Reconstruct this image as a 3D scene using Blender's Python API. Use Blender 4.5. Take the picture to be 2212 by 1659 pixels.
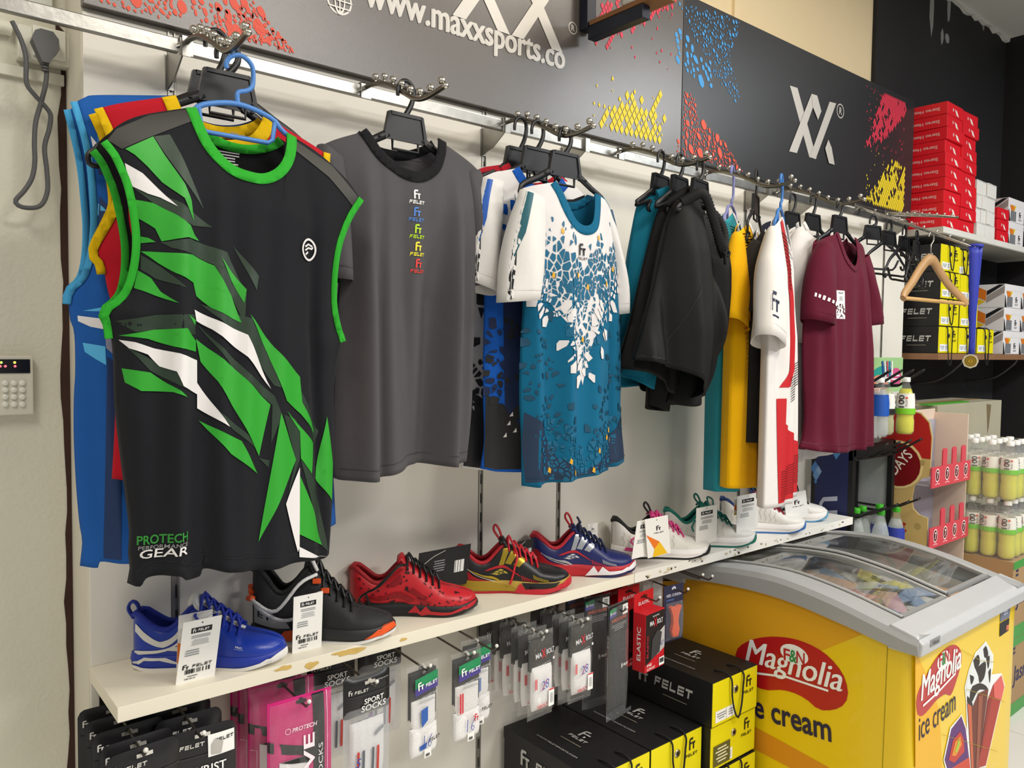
import bpy, bmesh, math, random
from mathutils import Vector, Matrix
from mathutils.geometry import tessellate_polygon
R_ = math.radians
for o in list(bpy.data.objects): bpy.data.objects.remove(o)
scene = bpy.context.scene
C = scene.collection

# ------------------------------------------------------------------ camera
FPX, CX, CY = 1690.0, 1106.0, 829.5
CAM = Vector((0, -1.6, 1.5))
def _cam_rows():
    X = Vector((3150-CX, 778-CY, FPX)).normalized()
    Z = -Vector((650-CX, 39000-CY, FPX)).normalized()
    Z = (Z - X*X.dot(Z)).normalized()
    Y = Z.cross(X)
    return [Vector((X[i], Y[i], Z[i])) for i in range(3)]     # image right, image down, forward in world axes
ROWS = _cam_rows()
cd = bpy.data.cameras.new('camera'); cam = bpy.data.objects.new('camera', cd); C.objects.link(cam)
cd.sensor_fit = 'HORIZONTAL'; cd.sensor_width = 36; cd.lens = 36*FPX/2212; cd.clip_start = .02
m3 = Matrix((ROWS[0], -ROWS[1], -ROWS[2])).transposed()
cam.matrix_world = Matrix.Translation(CAM) @ m3.to_4x4()
scene.camera = cam
# ------------------------------------------------------------------ world, lamps, exposure
w = bpy.data.worlds.new('shop_air'); scene.world = w; w.use_nodes = True
w.node_tree.nodes['Background'].inputs[0].default_value = (1.0, .985, .96, 1)
w.node_tree.nodes['Background'].inputs[1].default_value = .30
def area(name, loc, sx, sy, power, col, rot=(0,0,0)):
    l = bpy.data.lights.new(name, 'AREA'); l.shape = 'RECTANGLE'; l.size = sx; l.size_y = sy
    l.energy = power; l.color = col
    o = bpy.data.objects.new(name, l); C.objects.link(o); o.location = loc; o.rotation_euler = rot
    return o
area('ceiling_lamp', (1.2, -2.3, 3.2), 1.2, .6, 40, (1, .95, .87))
area('ceiling_lamp', (4.2, -2.3, 3.2), 1.2, .5, 60, (.93, .97, 1))
area('ceiling_lamp', (-.8, -1.6, 3.2), .6, 1.2, 24, (1, .92, .8))
area('ceiling_lamp', (2.6, -3.6, 3.2), 1.2, .6, 60, (1, .98, .95))
area('ceiling_lamp', (2.2, -.95, 3.2), .5, .25, 10, (1, .9, .75))
vs = scene.view_settings
scene.display_settings.display_device = 'sRGB'
vs.view_transform = 'Standard'; vs.look = 'None'; vs.gamma = 1; vs.use_curve_mapping = False
vs.exposure = .36

# ------------------------------------------------------------------ helpers
def ray(px, py):
    d = (px-CX, py-CY, FPX)
    return ROWS[0]*d[0] + ROWS[1]*d[1] + ROWS[2]*d[2]
def PX(px, py, x=None, y=None, z=None):
    d = ray(px, py)
    k, v = (0, x) if x is not None else (1, y) if y is not None else (2, z)
    return CAM + d*((v-CAM[k])/d[k])
def LP(O, a, px, py):
    """photo point seen on the upright plane through O whose x axis is turned by a: local (x, z)"""
    ux = Vector((math.cos(a), math.sin(a), 0)); n = Vector((-math.sin(a), math.cos(a), 0))
    d = ray(px, py); O = Vector(O)
    p = CAM + d*((O-CAM).dot(n)/d.dot(n)) - O
    return (p.dot(ux), p.z)
def lerp(a, b, t): return a+(b-a)*t
def clamp(x, a=0., b=1.): return a if x < a else b if x > b else x
def smooth(x): x = clamp(x); return x*x*(3-2*x)
def tab(t, x):
    if x <= t[0][0]: return t[0][1]
    for (a, b), (c, d) in zip(t, t[1:]):
        if x <= c:
            return b+(d-b)*smooth((x-a)/(c-a)) if False else b+(d-b)*((x-a)/(c-a))
    return t[-1][1]
def stab(t, x):                      # smooth table lookup (Catmull-Rom over x)
    n = len(t)
    if x <= t[0][0]: return t[0][1]
    if x >= t[-1][0]: return t[-1][1]
    for i in range(n-1):
        if x <= t[i+1][0]:
            x0, y0 = t[i]; x1, y1 = t[i+1]
            m0 = (t[i+1][1]-t[i-1][1])/(t[i+1][0]-t[i-1][0]) if i > 0 else (y1-y0)/(x1-x0)
            m1 = (t[i+2][1]-t[i][1])/(t[i+2][0]-t[i][0]) if i < n-2 else (y1-y0)/(x1-x0)
            h = x1-x0; s = (x-x0)/h
            return (2*s**3-3*s*s+1)*y0+(s**3-2*s*s+s)*h*m0+(-2*s**3+3*s*s)*y1+(s**3-s*s)*h*m1
def crom(pts, n):                    # smooth curve through pts, n+1 points evenly spaced
    P = [Vector(p) for p in pts]
    if len(P) == 2: return [P[0].lerp(P[1], i/n) for i in range(n+1)]
    d = []
    for i in range(len(P)-1):
        p0 = P[i-1] if i else P[0]*2-P[1]; p3 = P[i+2] if i+2 < len(P) else P[-1]*2-P[-2]
        for k in range(12):
            t = k/12
            d.append(.5*((2*P[i])+(P[i+1]-p0)*t+(2*p0-5*P[i]+4*P[i+1]-p3)*t*t+(3*P[i]-p0-3*P[i+1]+p3)*t**3))
    d.append(P[-1])
    L = [0]
    for a, b in zip(d, d[1:]): L.append(L[-1]+(b-a).length)
    out = []; j = 0
    for i in range(n+1):
        s = L[-1]*i/n
        while j < len(L)-2 and L[j+1] < s: j += 1
        out.append(d[j].lerp(d[j+1], clamp((s-L[j])/max(1e-9, L[j+1]-L[j]))))
    return out

# ---- materials
def lin(h):
    h = h.lstrip('#'); c = [int(h[i:i+2], 16)/255 for i in (0, 2, 4)]
    return [x/12.92 if x <= .04045 else ((x+.055)/1.055)**2.4 for x in c]+[1]
_MC = {}
def M(hexc, rough=.55, metal=0, var=.06, vs_=18, bump=0, bs=300, spec=.5, sheen=0, alpha=1, trans=0, ior=1.45, coat=0, emit=0):
    key = (hexc, rough, metal, var, vs_, bump, bs, spec, sheen, alpha, trans, ior, coat, emit)
    if key in _MC: return _MC[key]
    m = bpy.data.materials.new('m_'+hexc.lstrip('#')); m.use_nodes = True
    nt = m.node_tree; b = nt.nodes['Principled BSDF']; c = lin(hexc)
    b.inputs['Roughness'].default_value = rough; b.inputs['Metallic'].default_value = metal
    b.inputs['Specular IOR Level'].default_value = spec; b.inputs['IOR'].default_value = ior
    b.inputs['Alpha'].default_value = alpha; b.inputs['Transmission Weight'].default_value = trans
    b.inputs['Coat Weight'].default_value = coat
    if sheen: b.inputs['Sheen Weight'].default_value = sheen
    if emit:
        b.inputs['Emission Color'].default_value = c; b.inputs['Emission Strength'].default_value = emit
    tc = nt.nodes.new('ShaderNodeTexCoord')
    no = nt.nodes.new('ShaderNodeTexNoise'); no.inputs['Scale'].default_value = vs_; no.inputs['Detail'].default_value = 4
    nt.links.new(tc.outputs['Object'], no.inputs['Vector'])
    mx = nt.nodes.new('ShaderNodeMix'); mx.data_type = 'RGBA'
    mx.inputs[6].default_value = [x*(1-var) for x in c[:3]]+[1]
    mx.inputs[7].default_value = [min(1, x*(1+var)) for x in c[:3]]+[1]
    nt.links.new(no.outputs['Fac'], mx.inputs[0]); nt.links.new(mx.outputs[2], b.inputs['Base Color'])
    if bump:
        n2 = nt.nodes.new('ShaderNodeTexNoise'); n2.inputs['Scale'].default_value = bs; n2.inputs['Detail'].default_value = 3
        nt.links.new(tc.outputs['Object'], n2.inputs['Vector'])
        bp = nt.nodes.new('ShaderNodeBump'); bp.inputs['Strength'].default_value = bump; bp.inputs['Distance'].default_value = .002
        nt.links.new(n2.outputs['Fac'], bp.inputs['Height']); nt.links.new(bp.outputs[0], b.inputs['Normal'])
    _MC[key] = m
    return m
def fabric(h): return M(h, .78, var=.05, vs_=30, bump=.25, bs=900, spec=.18, sheen=.04)
def plastic(h, r=.35): return M(h, r, var=.04)
def card(h): return M(h, .45, var=.04, vs_=9)
def ink(h): return M(h, .5, var=.02)
def film(tint='#ffffff', a=.12):
    key = ('film', tint, a)
    if key in _MC: return _MC[key]
    m = bpy.data.materials.new('m_film'); m.use_nodes = True; nt = m.node_tree; nt.nodes.clear()
    out = nt.nodes.new('ShaderNodeOutputMaterial'); t = nt.nodes.new('ShaderNodeBsdfTransparent')
    g = nt.nodes.new('ShaderNodeBsdfGlossy'); g.inputs['Roughness'].default_value = .16
    d = nt.nodes.new('ShaderNodeBsdfDiffuse'); d.inputs[0].default_value = lin(tint)
    no = nt.nodes.new('ShaderNodeTexNoise'); no.inputs['Scale'].default_value = 40; no.inputs['Detail'].default_value = 5
    bp = nt.nodes.new('ShaderNodeBump'); bp.inputs['Strength'].default_value = .8; bp.inputs['Distance'].default_value = .01
    nt.links.new(no.outputs['Fac'], bp.inputs['Height']); nt.links.new(bp.outputs[0], g.inputs['Normal'])
    m1 = nt.nodes.new('ShaderNodeMixShader'); m1.inputs[0].default_value = .10
    m2 = nt.nodes.new('ShaderNodeMixShader'); m2.inputs[0].default_value = a
    nt.links.new(t.outputs[0], m1.inputs[1]); nt.links.new(g.outputs[0], m1.inputs[2])
    nt.links.new(m1.outputs[0], m2.inputs[1]); nt.links.new(d.outputs[0], m2.inputs[2])
    nt.links.new(m2.outputs[0], out.inputs[0]); _MC[key] = m
    return m

# ---- objects
def tag(o, label=None, cat=None, group=None, kind=None):
    if label: o['label'] = label
    if cat: o['category'] = cat
    if group: o['group'] = group
    if kind: o['kind'] = kind
    return o
def thing(name, label, cat, loc=(0, 0, 0), rz=0, group=None):
    o = bpy.data.objects.new(name, None); C.objects.link(o); o.empty_display_size = .05
    o.location = loc; o.rotation_euler = (0, 0, rz)
    return tag(o, label, cat, group)
def copy_tree(o, parent=None):
    c = o.copy(); C.objects.link(c); c.parent = parent
    for ch in o.children: copy_tree(ch, c)
    return c

class MB:
    def __init__(s): s.v = []; s.f = []; s.m = []; s.s = []
    def add(s, vs, fs, mi=0, sm=False):
        k = len(s.v); s.v += [tuple(p) for p in vs]
        for f in fs: s.f.append([i+k for i in f]); s.m.append(mi); s.s.append(sm)
        return s
    def box(s, x0, x1, y0, y1, z0, z1, b=0, mi=0):
        if x0 > x1: x0, x1 = x1, x0
        if y0 > y1: y0, y1 = y1, y0
        if z0 > z1: z0, z1 = z1, z0
        b = min(b, .45*(x1-x0), .45*(y1-y0), .45*(z1-z0))
        if b <= 0:
            v = [(x, y, z) for z in (z0, z1) for y in (y0, y1) for x in (x0, x1)]
            return s.add(v, [(0, 2, 3, 1), (4, 5, 7, 6), (0, 1, 5, 4), (2, 6, 7, 3), (0, 4, 6, 2), (1, 3, 7, 5)], mi)
        bm = bmesh.new(); bmesh.ops.create_cube(bm, size=1)
        for v in bm.verts: v.co = Vector((lerp(x0, x1, v.co.x+.5), lerp(y0, y1, v.co.y+.5), lerp(z0, z1, v.co.z+.5)))
        bmesh.ops.bevel(bm, geom=bm.edges[:], offset=b, segments=2, profile=.6, affect='EDGES')
        return s.bm(bm, mi)
    def bm(s, bm, mi=0, sm=False):
        bm.verts.index_update()
        s.add([v.co for v in bm.verts], [[v.index for v in f.verts] for f in bm.faces], mi, sm); bm.free(); return s
    def tube(s, pts, r, n=8, closed=False, mi=0, caps=True, flat=1, up=None):
        P = [Vector(p) for p in pts]; N = len(P); rr = r if callable(r) else (lambda t: r)
        rings = []; prev = None
        for i, p in enumerate(P):
            if closed: t = P[(i+1) % N]-P[i-1]
            else: t = P[min(i+1, N-1)]-P[max(i-1, 0)]
            if t.length < 1e-9: t = Vector((0, 0, 1))
            t.normalize()
            if prev is None:
                a = Vector(up) if up else (Vector((0, 0, 1)) if abs(t.z) < .9 else Vector((1, 0, 0)))
            else: a = prev
            a = a-t*a.dot(t)
            if a.length < 1e-6: a = t.orthogonal()
            a.normalize(); prev = a; b = t.cross(a); q = rr(i/max(1, N-1))
            rings.append([p+a*(q*math.cos(2*math.pi*k/n))+b*(q*flat*math.sin(2*math.pi*k/n)) for k in range(n)])
        vs = [v for g in rings for v in g]; fs = []
        for i in range(N if closed else N-1):
            j = (i+1) % N
            for k in range(n):
                fs.append((i*n+k, j*n+k, j*n+(k+1) % n, i*n+(k+1) % n))
        s.add(vs, fs, mi, True)
        if caps and not closed:
            s.add(rings[0], [list(range(n))], mi); s.add(rings[-1], [list(range(n-1, -1, -1))], mi)
        return s
    def lathe(s, prof, n=16, c=(0, 0, 0), mi=0, axis='z', sm=True):
        vs = []; fs = []
        for r, z in prof:
            for k in range(n):
                a = 2*math.pi*k/n; x, y = r*math.cos(a), r*math.sin(a)
                v = (x, y, z) if axis == 'z' else (z, x, y) if axis == 'x' else (x, z, y)
                vs.append((v[0]+c[0], v[1]+c[1], v[2]+c[2]))
        for i in range(len(prof)-1):
            for k in range(n):
                fs.append((i*n+k, i*n+(k+1) % n, (i+1)*n+(k+1) % n, (i+1)*n+k))
        return s.add(vs, fs, mi, sm)
    def ball(s, c, r, n=8, mi=0):
        return s.lathe([(max(1e-5, r*math.sin(math.pi*i/(n//2+1))), -r*math.cos(math.pi*i/(n//2+1))) for i in range(n//2+2)], n, c, mi)
    def grid(s, fn, nu, nv, mi=0, sm=True):
        vs = [fn(i/nu, j/nv) for j in range(nv+1) for i in range(nu+1)]
        fs = [(j*(nu+1)+i, j*(nu+1)+i+1, (j+1)*(nu+1)+i+1, (j+1)*(nu+1)+i) for j in range(nv) for i in range(nu)]
        return s.add(vs, fs, mi, sm)
    def prism(s, poly, a, b, axes='xz', mi=0):
        """flat outline extruded from a to b along the axis that is not in axes"""
        def to(p, h): return {'xz': (p[0], h, p[1]), 'xy': (p[0], p[1], h), 'yz': (h, p[0], p[1])}[axes]
        tri = tessellate_polygon([[Vector((p[0], p[1], 0)) for p in poly]]); n = len(poly)
        s.add([to(p, a) for p in poly], [list(t) for t in tri], mi)
        s.add([to(p, b) for p in poly], [list(reversed(t)) for t in tri], mi)
        s.add([to(p, a) for p in poly]+[to(p, b) for p in poly], [(i, (i+1) % n, n+(i+1) % n, n+i) for i in range(n)], mi)
        return s
    def build(s, name, mats, parent=None, loc=None, rz=0, fix=True):
        me = bpy.data.meshes.new(name); me.from_pydata(s.v, [], s.f)
        for m in (mats if isinstance(mats, (list, tuple)) else [mats]): me.materials.append(m)
        for p, mi, sm in zip(me.polygons, s.m, s.s): p.material_index = mi; p.use_smooth = sm
        if fix:
            bm = bmesh.new(); bm.from_mesh(me); bmesh.ops.recalc_face_normals(bm, faces=bm.faces); bm.to_mesh(me); bm.free()
        me.update()
        o = bpy.data.objects.new(name, me); C.objects.link(o)
        if parent: o.parent = parent
        if loc is not None: o.location = loc
        if rz: o.rotation_euler = (0, 0, rz)
        return o
def structure(o): o['kind'] = 'structure'; return o

def loop(pts, n=40): return crom(list(pts)+[pts[0]], n)[:-1]
# ---- flat print laid on a surface fn(u, v, lift) -> point
_TC = {}
def glyphs(txt, bold=0, shear=0):
    key = (txt, bold, shear)
    if key not in _TC:
        cu = bpy.data.curves.new('lettering', 'FONT'); cu.body = txt; cu.size = 1; cu.resolution_u = 3
        cu.offset = bold; cu.shear = shear; cu.align_x = 'LEFT'
        ob = bpy.data.objects.new('lettering', cu); C.objects.link(ob)
        dg = bpy.context.evaluated_depsgraph_get(); ev = ob.evaluated_get(dg); me = ev.to_mesh()
        vs = [(v.co.x, v.co.y) for v in me.vertices]; fs = [list(p.vertices) for p in me.polygons]
        ev.to_mesh_clear(); bpy.data.objects.remove(ob); bpy.data.curves.remove(cu)
        x0 = min(v[0] for v in vs); x1 = max(v[0] for v in vs); y0 = min(v[1] for v in vs); y1 = max(v[1] for v in vs)
        _TC[key] = ([((x-x0)/(x1-x0), (y-y0)/(y1-y0)) for x, y in vs], fs, (x1-x0)/(y1-y0))
    return _TC[key]
FMARK = [[(0, 0), (0, .78), (.06, .92), (.2, 1), (.66, 1), (.6, .82), (.27, .82), (.22, .76), (.22, .62), (.47, .62), (.43, .46), (.22, .46), (.22, 0)],
         [(.52, .62), (1, .62), (.96, .46), (.82, .46), (.82, 0), (.62, 0), (.62, .46), (.5, .46)]]
def _fel():
    L = []; w = .78; t = .26
    def r(k, a, b, c, d): L.append([(k+a*w, b), (k+c*w, b), (k+c*w, d), (k+a*w, d)])
    r(0, 0, 0, .2, 1); r(0, .2, .74, 1, 1); r(0, .2, .38, .85, .62)
    for k in (1, 3): r(k, 0, 0, .18, 1); r(k, .18, .76, 1, 1); r(k, .18, .39, 1, .61); r(k, .18, 0, 1, .24)
    r(2, 0, 0, .2, 1); r(2, .2, 0, 1, .26)
    r(4, -.05, .74, 1.05, 1); r(4, .38, 0, .62, .74)
    return [[(x/4.8, y) for x, y in p] for p in L]
FELET = _fel()
class Print:
    def __init__(s, fn, cell=.012, lift=.0008): s.fn = fn; s.cell = cell; s.lift = lift; s.mats = []; s.mb = MB(); s.k = 0; s.ch = []; s.cf = []
    def _mi(s, m):
        if m not in s.mats: s.mats.append(m)
        return s.mats.index(m)
    def _put(s, mat, vs, fs, layer):
        c = s.cell; s.k += 1
        if c:
            us = [v[0] for v in vs]; ws = [v[1] for v in vs]
            if max(us)-min(us) > c or max(ws)-min(ws) > c:
                bm = bmesh.new(); bv = [bm.verts.new((v[0], v[1], 0)) for v in vs]
                for f in fs:
                    try: bm.faces.new([bv[i] for i in f])
                    except ValueError: pass
                for ax, lo, hi in ((0, min(us), max(us)), (1, min(ws), max(ws))):
                    k = math.floor(lo/c)+1
                    while k*c < hi:
                        co = Vector((k*c, 0, 0)) if ax == 0 else Vector((0, k*c, 0))
                        no = Vector((1, 0, 0)) if ax == 0 else Vector((0, 1, 0))
                        bmesh.ops.bisect_plane(bm, geom=bm.verts[:]+bm.edges[:]+bm.faces[:], plane_co=co, plane_no=no, dist=1e-6)
                        k += 1
                bm.verts.index_update()
                vs = [(v.co.x, v.co.y) for v in bm.verts]; fs = [[v.index for v in f.verts] for f in bm.faces]; bm.free()
        s.ch.append(len(s.mb.v)); s.cf.append(len(s.mb.f))
        s.mb.add([s.fn(v[0], v[1], s.lift*(1+layer)+min(s.k, 60)*8e-6) for v in vs], fs, s._mi(mat), True)
    def poly(s, mat, pts, layer=0):
        pts = [(p[0], p[1]) for p in pts]
        tri = tessellate_polygon([[Vector((p[0], p[1], 0)) for p in pts]])
        s._put(mat, pts, [list(t) for t in tri], layer); return s
    def quads(s, mat, A, B, layer=0):
        n = len(A); s._put(mat, [(p[0], p[1]) for p in A]+[(p[0], p[1]) for p in B], [(i, i+1, n+i+1, n+i) for i in range(n-1)], layer); return s
    def rect(s, mat, u0, v0, u1, v1, layer=0): return s.poly(mat, [(u0, v0), (u1, v0), (u1, v1), (u0, v1)], layer)
    def disc(s, mat, u, v, ru, rv, layer=0, n=20): return s.poly(mat, [(u+ru*math.cos(2*math.pi*k/n), v+rv*math.sin(2*math.pi*k/n)) for k in range(n)], layer)
    def ring(s, mat, u, v, ru, rv, wd, layer=0, n=24):
        A = [(u+ru*math.cos(2*math.pi*k/n), v+rv*math.sin(2*math.pi*k/n)) for k in range(n+1)]
        B = [(u+(ru-wd)*math.cos(2*math.pi*k/n), v+(rv-wd*rv/ru)*math.sin(2*math.pi*k/n)) for k in range(n+1)]
        return s.quads(mat, A, B, layer)
    def _xf(s, p, u, v, w, h, rot, sk=0):
        x, y = (p[0]-.5)*w+(p[1]-.5)*h*sk, (p[1]-.5)*h; c, q = math.cos(rot), math.sin(rot)
        return (u+x*c-y*q, v+x*q+y*c)
    def text(s, mat, txt, u, v, w, h, rot=0, bold=.012, shear=0, layer=1, flip=False):
        vs, fs, asp = glyphs(txt, bold, shear)
        if not w: w = asp*h
        if flip: rot += math.pi
        s._put(mat, [s._xf(p, u, v, w, h, rot) for p in vs], fs, layer); return s
    def mark(s, mat, u, v, w, h, rot=0, layer=1):
        for pl in FMARK: s.poly(mat, [s._xf(p, u, v, w, h, rot) for p in pl], layer)
        return s
    def felet(s, mat, u, v, w, h, rot=0, layer=1, sk=.15):
        for pl in FELET: s.poly(mat, [s._xf(p, u, v, w, h, rot, sk) for p in pl], layer)
        return s
    def line(s, mat, pts, wd, layer=1):
        P = [Vector((p[0], p[1])) for p in pts]; A = []; B = []
        for i, p in enumerate(P):
            t = (P[min(i+1, len(P)-1)]-P[max(i-1, 0)])
            t = t.normalized() if t.length else Vector((1, 0)); n = Vector((-t.y, t.x))*wd/2
            A.append(p+n); B.append(p-n)
        return s.quads(mat, A, B, layer)
    def smalltext(s, mat, u, v, w, h, rows, seed=1, layer=1):
        """rows of unreadably small print"""
        rn = random.Random(seed)
        for i in range(rows):
            y = v+h/2-h*(i+.5)/rows; ww = w*rn.uniform(.6, 1)
            s.rect(mat, u-ww/2, y-h/rows*.22, u+ww/2, y+h/rows*.22, layer)
        return s
    def bars(s, mat, u, v, w, h, n=22, seed=3, layer=1):
        rn = random.Random(seed)
        for i in range(n):
            if rn.random() < .7:
                x = u-w/2+w*i/n; s.rect(mat, x, v-h/2, x+w/n*rn.choice((.5, .9)), v+h/2, layer)
        return s
    def build(s, parent, name='print'):
        if not s.mb.f: return None
        n = len(s.ch)
        if n == 1 or n > 60:                     # one motif, or a dense all-over pattern
            o = s.mb.build(name, s.mats, parent, fix=False)
            if n > 60: o['kind'] = 'stuff'
            return o
        ve = s.ch[1:]+[len(s.mb.v)]; fe = s.cf[1:]+[len(s.mb.f)]; box = []
        for a, b in zip(s.ch, ve):
            P = s.mb.v[a:b]; box.append(([min(p[i] for p in P) for i in range(3)], [max(p[i] for p in P) for i in range(3)]))
        up = list(range(n))
        def root(i):
            while up[i] != i: i = up[i]
            return i
        size = lambda b: math.dist(b[0], b[1])
        for i in range(n):
            for j in range(i):
                gap = math.sqrt(sum(max(0, box[i][0][k]-box[j][1][k], box[j][0][k]-box[i][1][k])**2 for k in range(3)))
                if gap < .28*max(size(box[i]), size(box[j])): up[root(i)] = root(j)
        groups = {}
        for i in range(n): groups.setdefault(root(i), []).append(i)
        first = None
        for g in sorted(groups.values(), key=lambda q: -len(q)):
            m = MB(); mats = []
            for i in g:
                o0 = s.ch[i]; base = len(m.v); m.v += s.mb.v[o0:ve[i]]
                for f in range(s.cf[i], fe[i]):
                    mt = s.mats[s.mb.m[f]]
                    if mt not in mats: mats.append(mt)
                    m.f.append([q-o0+base for q in s.mb.f[f]]); m.m.append(mats.index(mt)); m.s.append(True)
            o = m.build(name, mats, parent, fix=False); first = first or o
        return first
def flatfn(O, U, V, N):
    O, U, V, N = Vector(O), Vector(U), Vector(V), Vector(N)
    return lambda u, v, l: O+U*u+V*v+N*l
def faceY(y): return lambda u, v, l: Vector((u, y-l, v))      # print on a face looking to -y, (u, v) = (x, z)
def faceX(x): return lambda u, v, l: Vector((x-l, u, v))      # face looking to -x, (u, v) = (y, z)
def faceZ(z): return lambda u, v, l: Vector((u, v, z+l))
WHITE = ink('#f2f2ef'); BLACK = ink('#141416'); GREY = ink('#8c8f92')
# ================================================================== setting
plaster = M('#d9d6c6', .8, var=.05, vs_=5, bump=.9, bs=120)
cream = M('#f0dcb4', .7, var=.03, vs_=3, bump=.15, bs=90)
blackwall = M('#1d1d1f', .75, var=.25, vs_=4, bump=.4, bs=60)
MB().box(-3, .311, .14, .24, 0, 3.3).build('wall_left', plaster)
structure(bpy.data.objects['wall_left'])
wb = structure(MB().box(.311, 3.52, .14, .24, 0, 3.3).build('wall_back', cream))
MB().box(2.46, 2.50, .128, .14, 2.3, 3.3).build('pilaster_strip', cream, wb)
bw = structure(MB().box(3.52, 5.06, .12, .24, 0, 3.3, .006).build('wall_black', blackwall))
pr = Print(faceY(.12), 0)
for px, py, a, b in ((2013, 15, .03, .16), (2050, 8, .025, .12), (2035, 80, .02, .05), (2046, 82, .03, .03), (2124, 55, .02, .03)):
    p = PX(px, py, y=.12); rn = random.Random(px)
    pr.poly(ink('#8f918f'), [(p.x+a*rn.uniform(.6, 1)*math.cos(k*.7), p.z+b*rn.uniform(.6, 1)*math.sin(k*.7)) for k in range(9)])
pr.build(bw, 'scuff')
structure(MB().box(5.06, 5.16, -4, .24, 0, 3.3).build('wall_right', M('#171315', .7, var=.2, vs_=4)))
structure(MB().box(-3, 5.16, -4, .24, 3.3, 3.4).build('ceiling', M('#cfcfc8', .85, var=.06, vs_=2, bump=.5, bs=40)))
mb = MB()
rn = random.Random(5)
xs = [3.5+i*.05 for i in range(32)]
mb.prism([(3.5, 3.3)]+[(x, 3.3-rn.uniform(.004, .026)) for x in xs]+[(5.06, 3.3)], .10, .12, 'xz')
structure(mb.build('trim_1', M('#cfcfc8', .85)))
fl = structure(MB().box(-3, 5.16, -4, .24, -.1, -.004).build('floor', M('#b9b5ac', .6)))
tile = None
for i in range(12):
    for j in range(7):
        x0, y0 = -1.9+i*.6, -3.95+j*.6
        if tile is None:
            tile = MB().box(.0015, .5985, .0015, .5985, -.004, 0, .001).build('floor_tile', M('#d8d6d0', .25, var=.04, vs_=3), fl)
            t = tile
        else:
            t = tile.copy(); C.objects.link(t); t.parent = fl
        t.location = (x0, y0, 0)
# dark torn gap between the painted wall and the display panel
rn = random.Random(2); zz = [i*.045 for i in range(48)]
structure(MB().prism([(.3105, 0)]+[(.3105, 2.1)]+[(.303-rn.uniform(0, .009), z) for z in reversed(zz)], .1385, .14, 'xz').build('trim_2', M('#3a231a', .8, var=.3, vs_=20)))
# ---- display panel
white_board = M('#e8e3d8', .5, var=.03, vs_=3, bump=.08, bs=60)
dp = structure(MB().box(.311, 3.604, .004, .14, 0, 2.62, .001).build('wall_display', M('#e0dacb', .55, var=.03)))
UPX = [.465, 1.222, 1.497, 2.365, 2.647, 3.397]
edges = [.313]+UPX+[3.602]
for a, b in zip(edges, edges[1:]):
    MB().box(a+(.0075 if a > .32 else 0), b-(.0075 if b < 3.6 else 0), -.002, .004, .01, 2.098, .0015).build('back_panel', white_board, dp)
steel = M('#b9b6ae', .35, 1, var=.1, vs_=14)
dark = M('#2b2a28', .6)
mb = MB(); mb.box(-.007, .007, 0, .004, .02, 2.10, 0); mb.box(-.007, -.0045, -.004, 0, .02, 2.10); mb.box(.0045, .007, -.004, 0, .02, 2.10)
for k in range(40): mb.box(.0002, .0036, -.0006, .001, .05+k*.05, .05+k*.05+.026, 0, 1)
up0 = mb.build('slotted_upright', [M('#a8a59d', .4, .7, var=.1), dark], dp, (UPX[0], 0, 0))
for x in UPX[1:]:
    u = up0.copy(); C.objects.link(u); u.parent = dp; u.location = (x, 0, 0)
# ---- sign boards
SY = -.021
sign_l = thing('sign_board', 'dark grey sign board with web address above the hanging shirts', 'sign', (0, 0, 0))
MB().box(.311, 1.983, -.02, .002, 2.104, 2.612, .0015).build('board', M('#564f4a', .3, var=.12, vs_=2, bump=.12, bs=500, spec=1.0), sign_l)  # lighter, browner base than the right board: warm reflected light put into the colour
sign_r = thing('sign_board', 'black sign board with silver letter logo at the right', 'sign', (0, 0, 0))
MB().box(1.985, 3.602, -.02, .002, 2.104, 2.612, .0015).build('board', M('#242427', .34, var=.1, vs_=2, bump=.12, bs=500, spec=.6), sign_r)
def SG(px, py): p = PX(px, py, y=-.02); return (p.x, p.z)
silver = M('#c9c4bd', .4, .3, var=.12, vs_=3)
orange, blue_, pink_, yel_ = ink('#e8573f'), ink('#3f9be0'), ink('#e0354f'), ink('#f2d62a')
pl = Print(faceY(-.02), 0)
x0, z0 = SG(787, 30); x1, z1 = SG(1218, 168)
zb = SG(800, 40)[1]
for k, dx in enumerate((-.002, 0, .002)): pl.text(silver, 'www.maxxsports.co', (x0+x1)/2+dx, z1+.036+.001*(k-1), x1-x0, .072, bold=.008, layer=1+k*.3)
xr, zr = SG(1213, 114); xl = SG(1092, 0)[0]
lw = .185
for i, ch in enumerate('XXAM'):
    cx_ = xr-lw*.47-i*lw
    if ch == 'X': 
        for q in (1, -1):
            pl.poly(silver, [(cx_-q*.09, zr+.2), (cx_-q*.05, zr+.2), (cx_+q*.09, zr), (cx_+q*.05, zr)], 1 if q > 0 else 2)
    elif ch == 'A':
        pl.poly(silver, [(cx_-.1, zr+.012), (cx_-.06, zr+.012), (cx_+.01, zr+.16), (cx_+.04, zr+.1), (cx_+.005, zr+.03), (cx_+.05, zr+.03), (cx_+.1, zr+.1), (cx_+.02, zr+.2), (cx_-.005, zr+.2)])
    else: pl.text(silver, 'M', cx_, zr+.1, .16, .2, bold=0)
def reg(P_, u, v, r): P_.ring(silver, u, v, r, r, r*.16); P_.text(silver, 'R', u, v, r*.75, r*.95, bold=.014)
u, v = SG(1237, 61); reg(pl, u, v, .0165)
u, v = SG(733, 2); pl.ring(silver, u, v, .03, .03, .004)
pl.ring(silver, u, v, .013, .03, .003, 2); pl.rect(silver, u-.03, v-.0015, u+.03, v+.0015, 2); pl.rect(silver, u-.0015, v-.03, u+.0015, v+.03, 2)
pl.rect(silver, u-.026, v-.0165, u+.026, v-.0135, 2)
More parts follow.
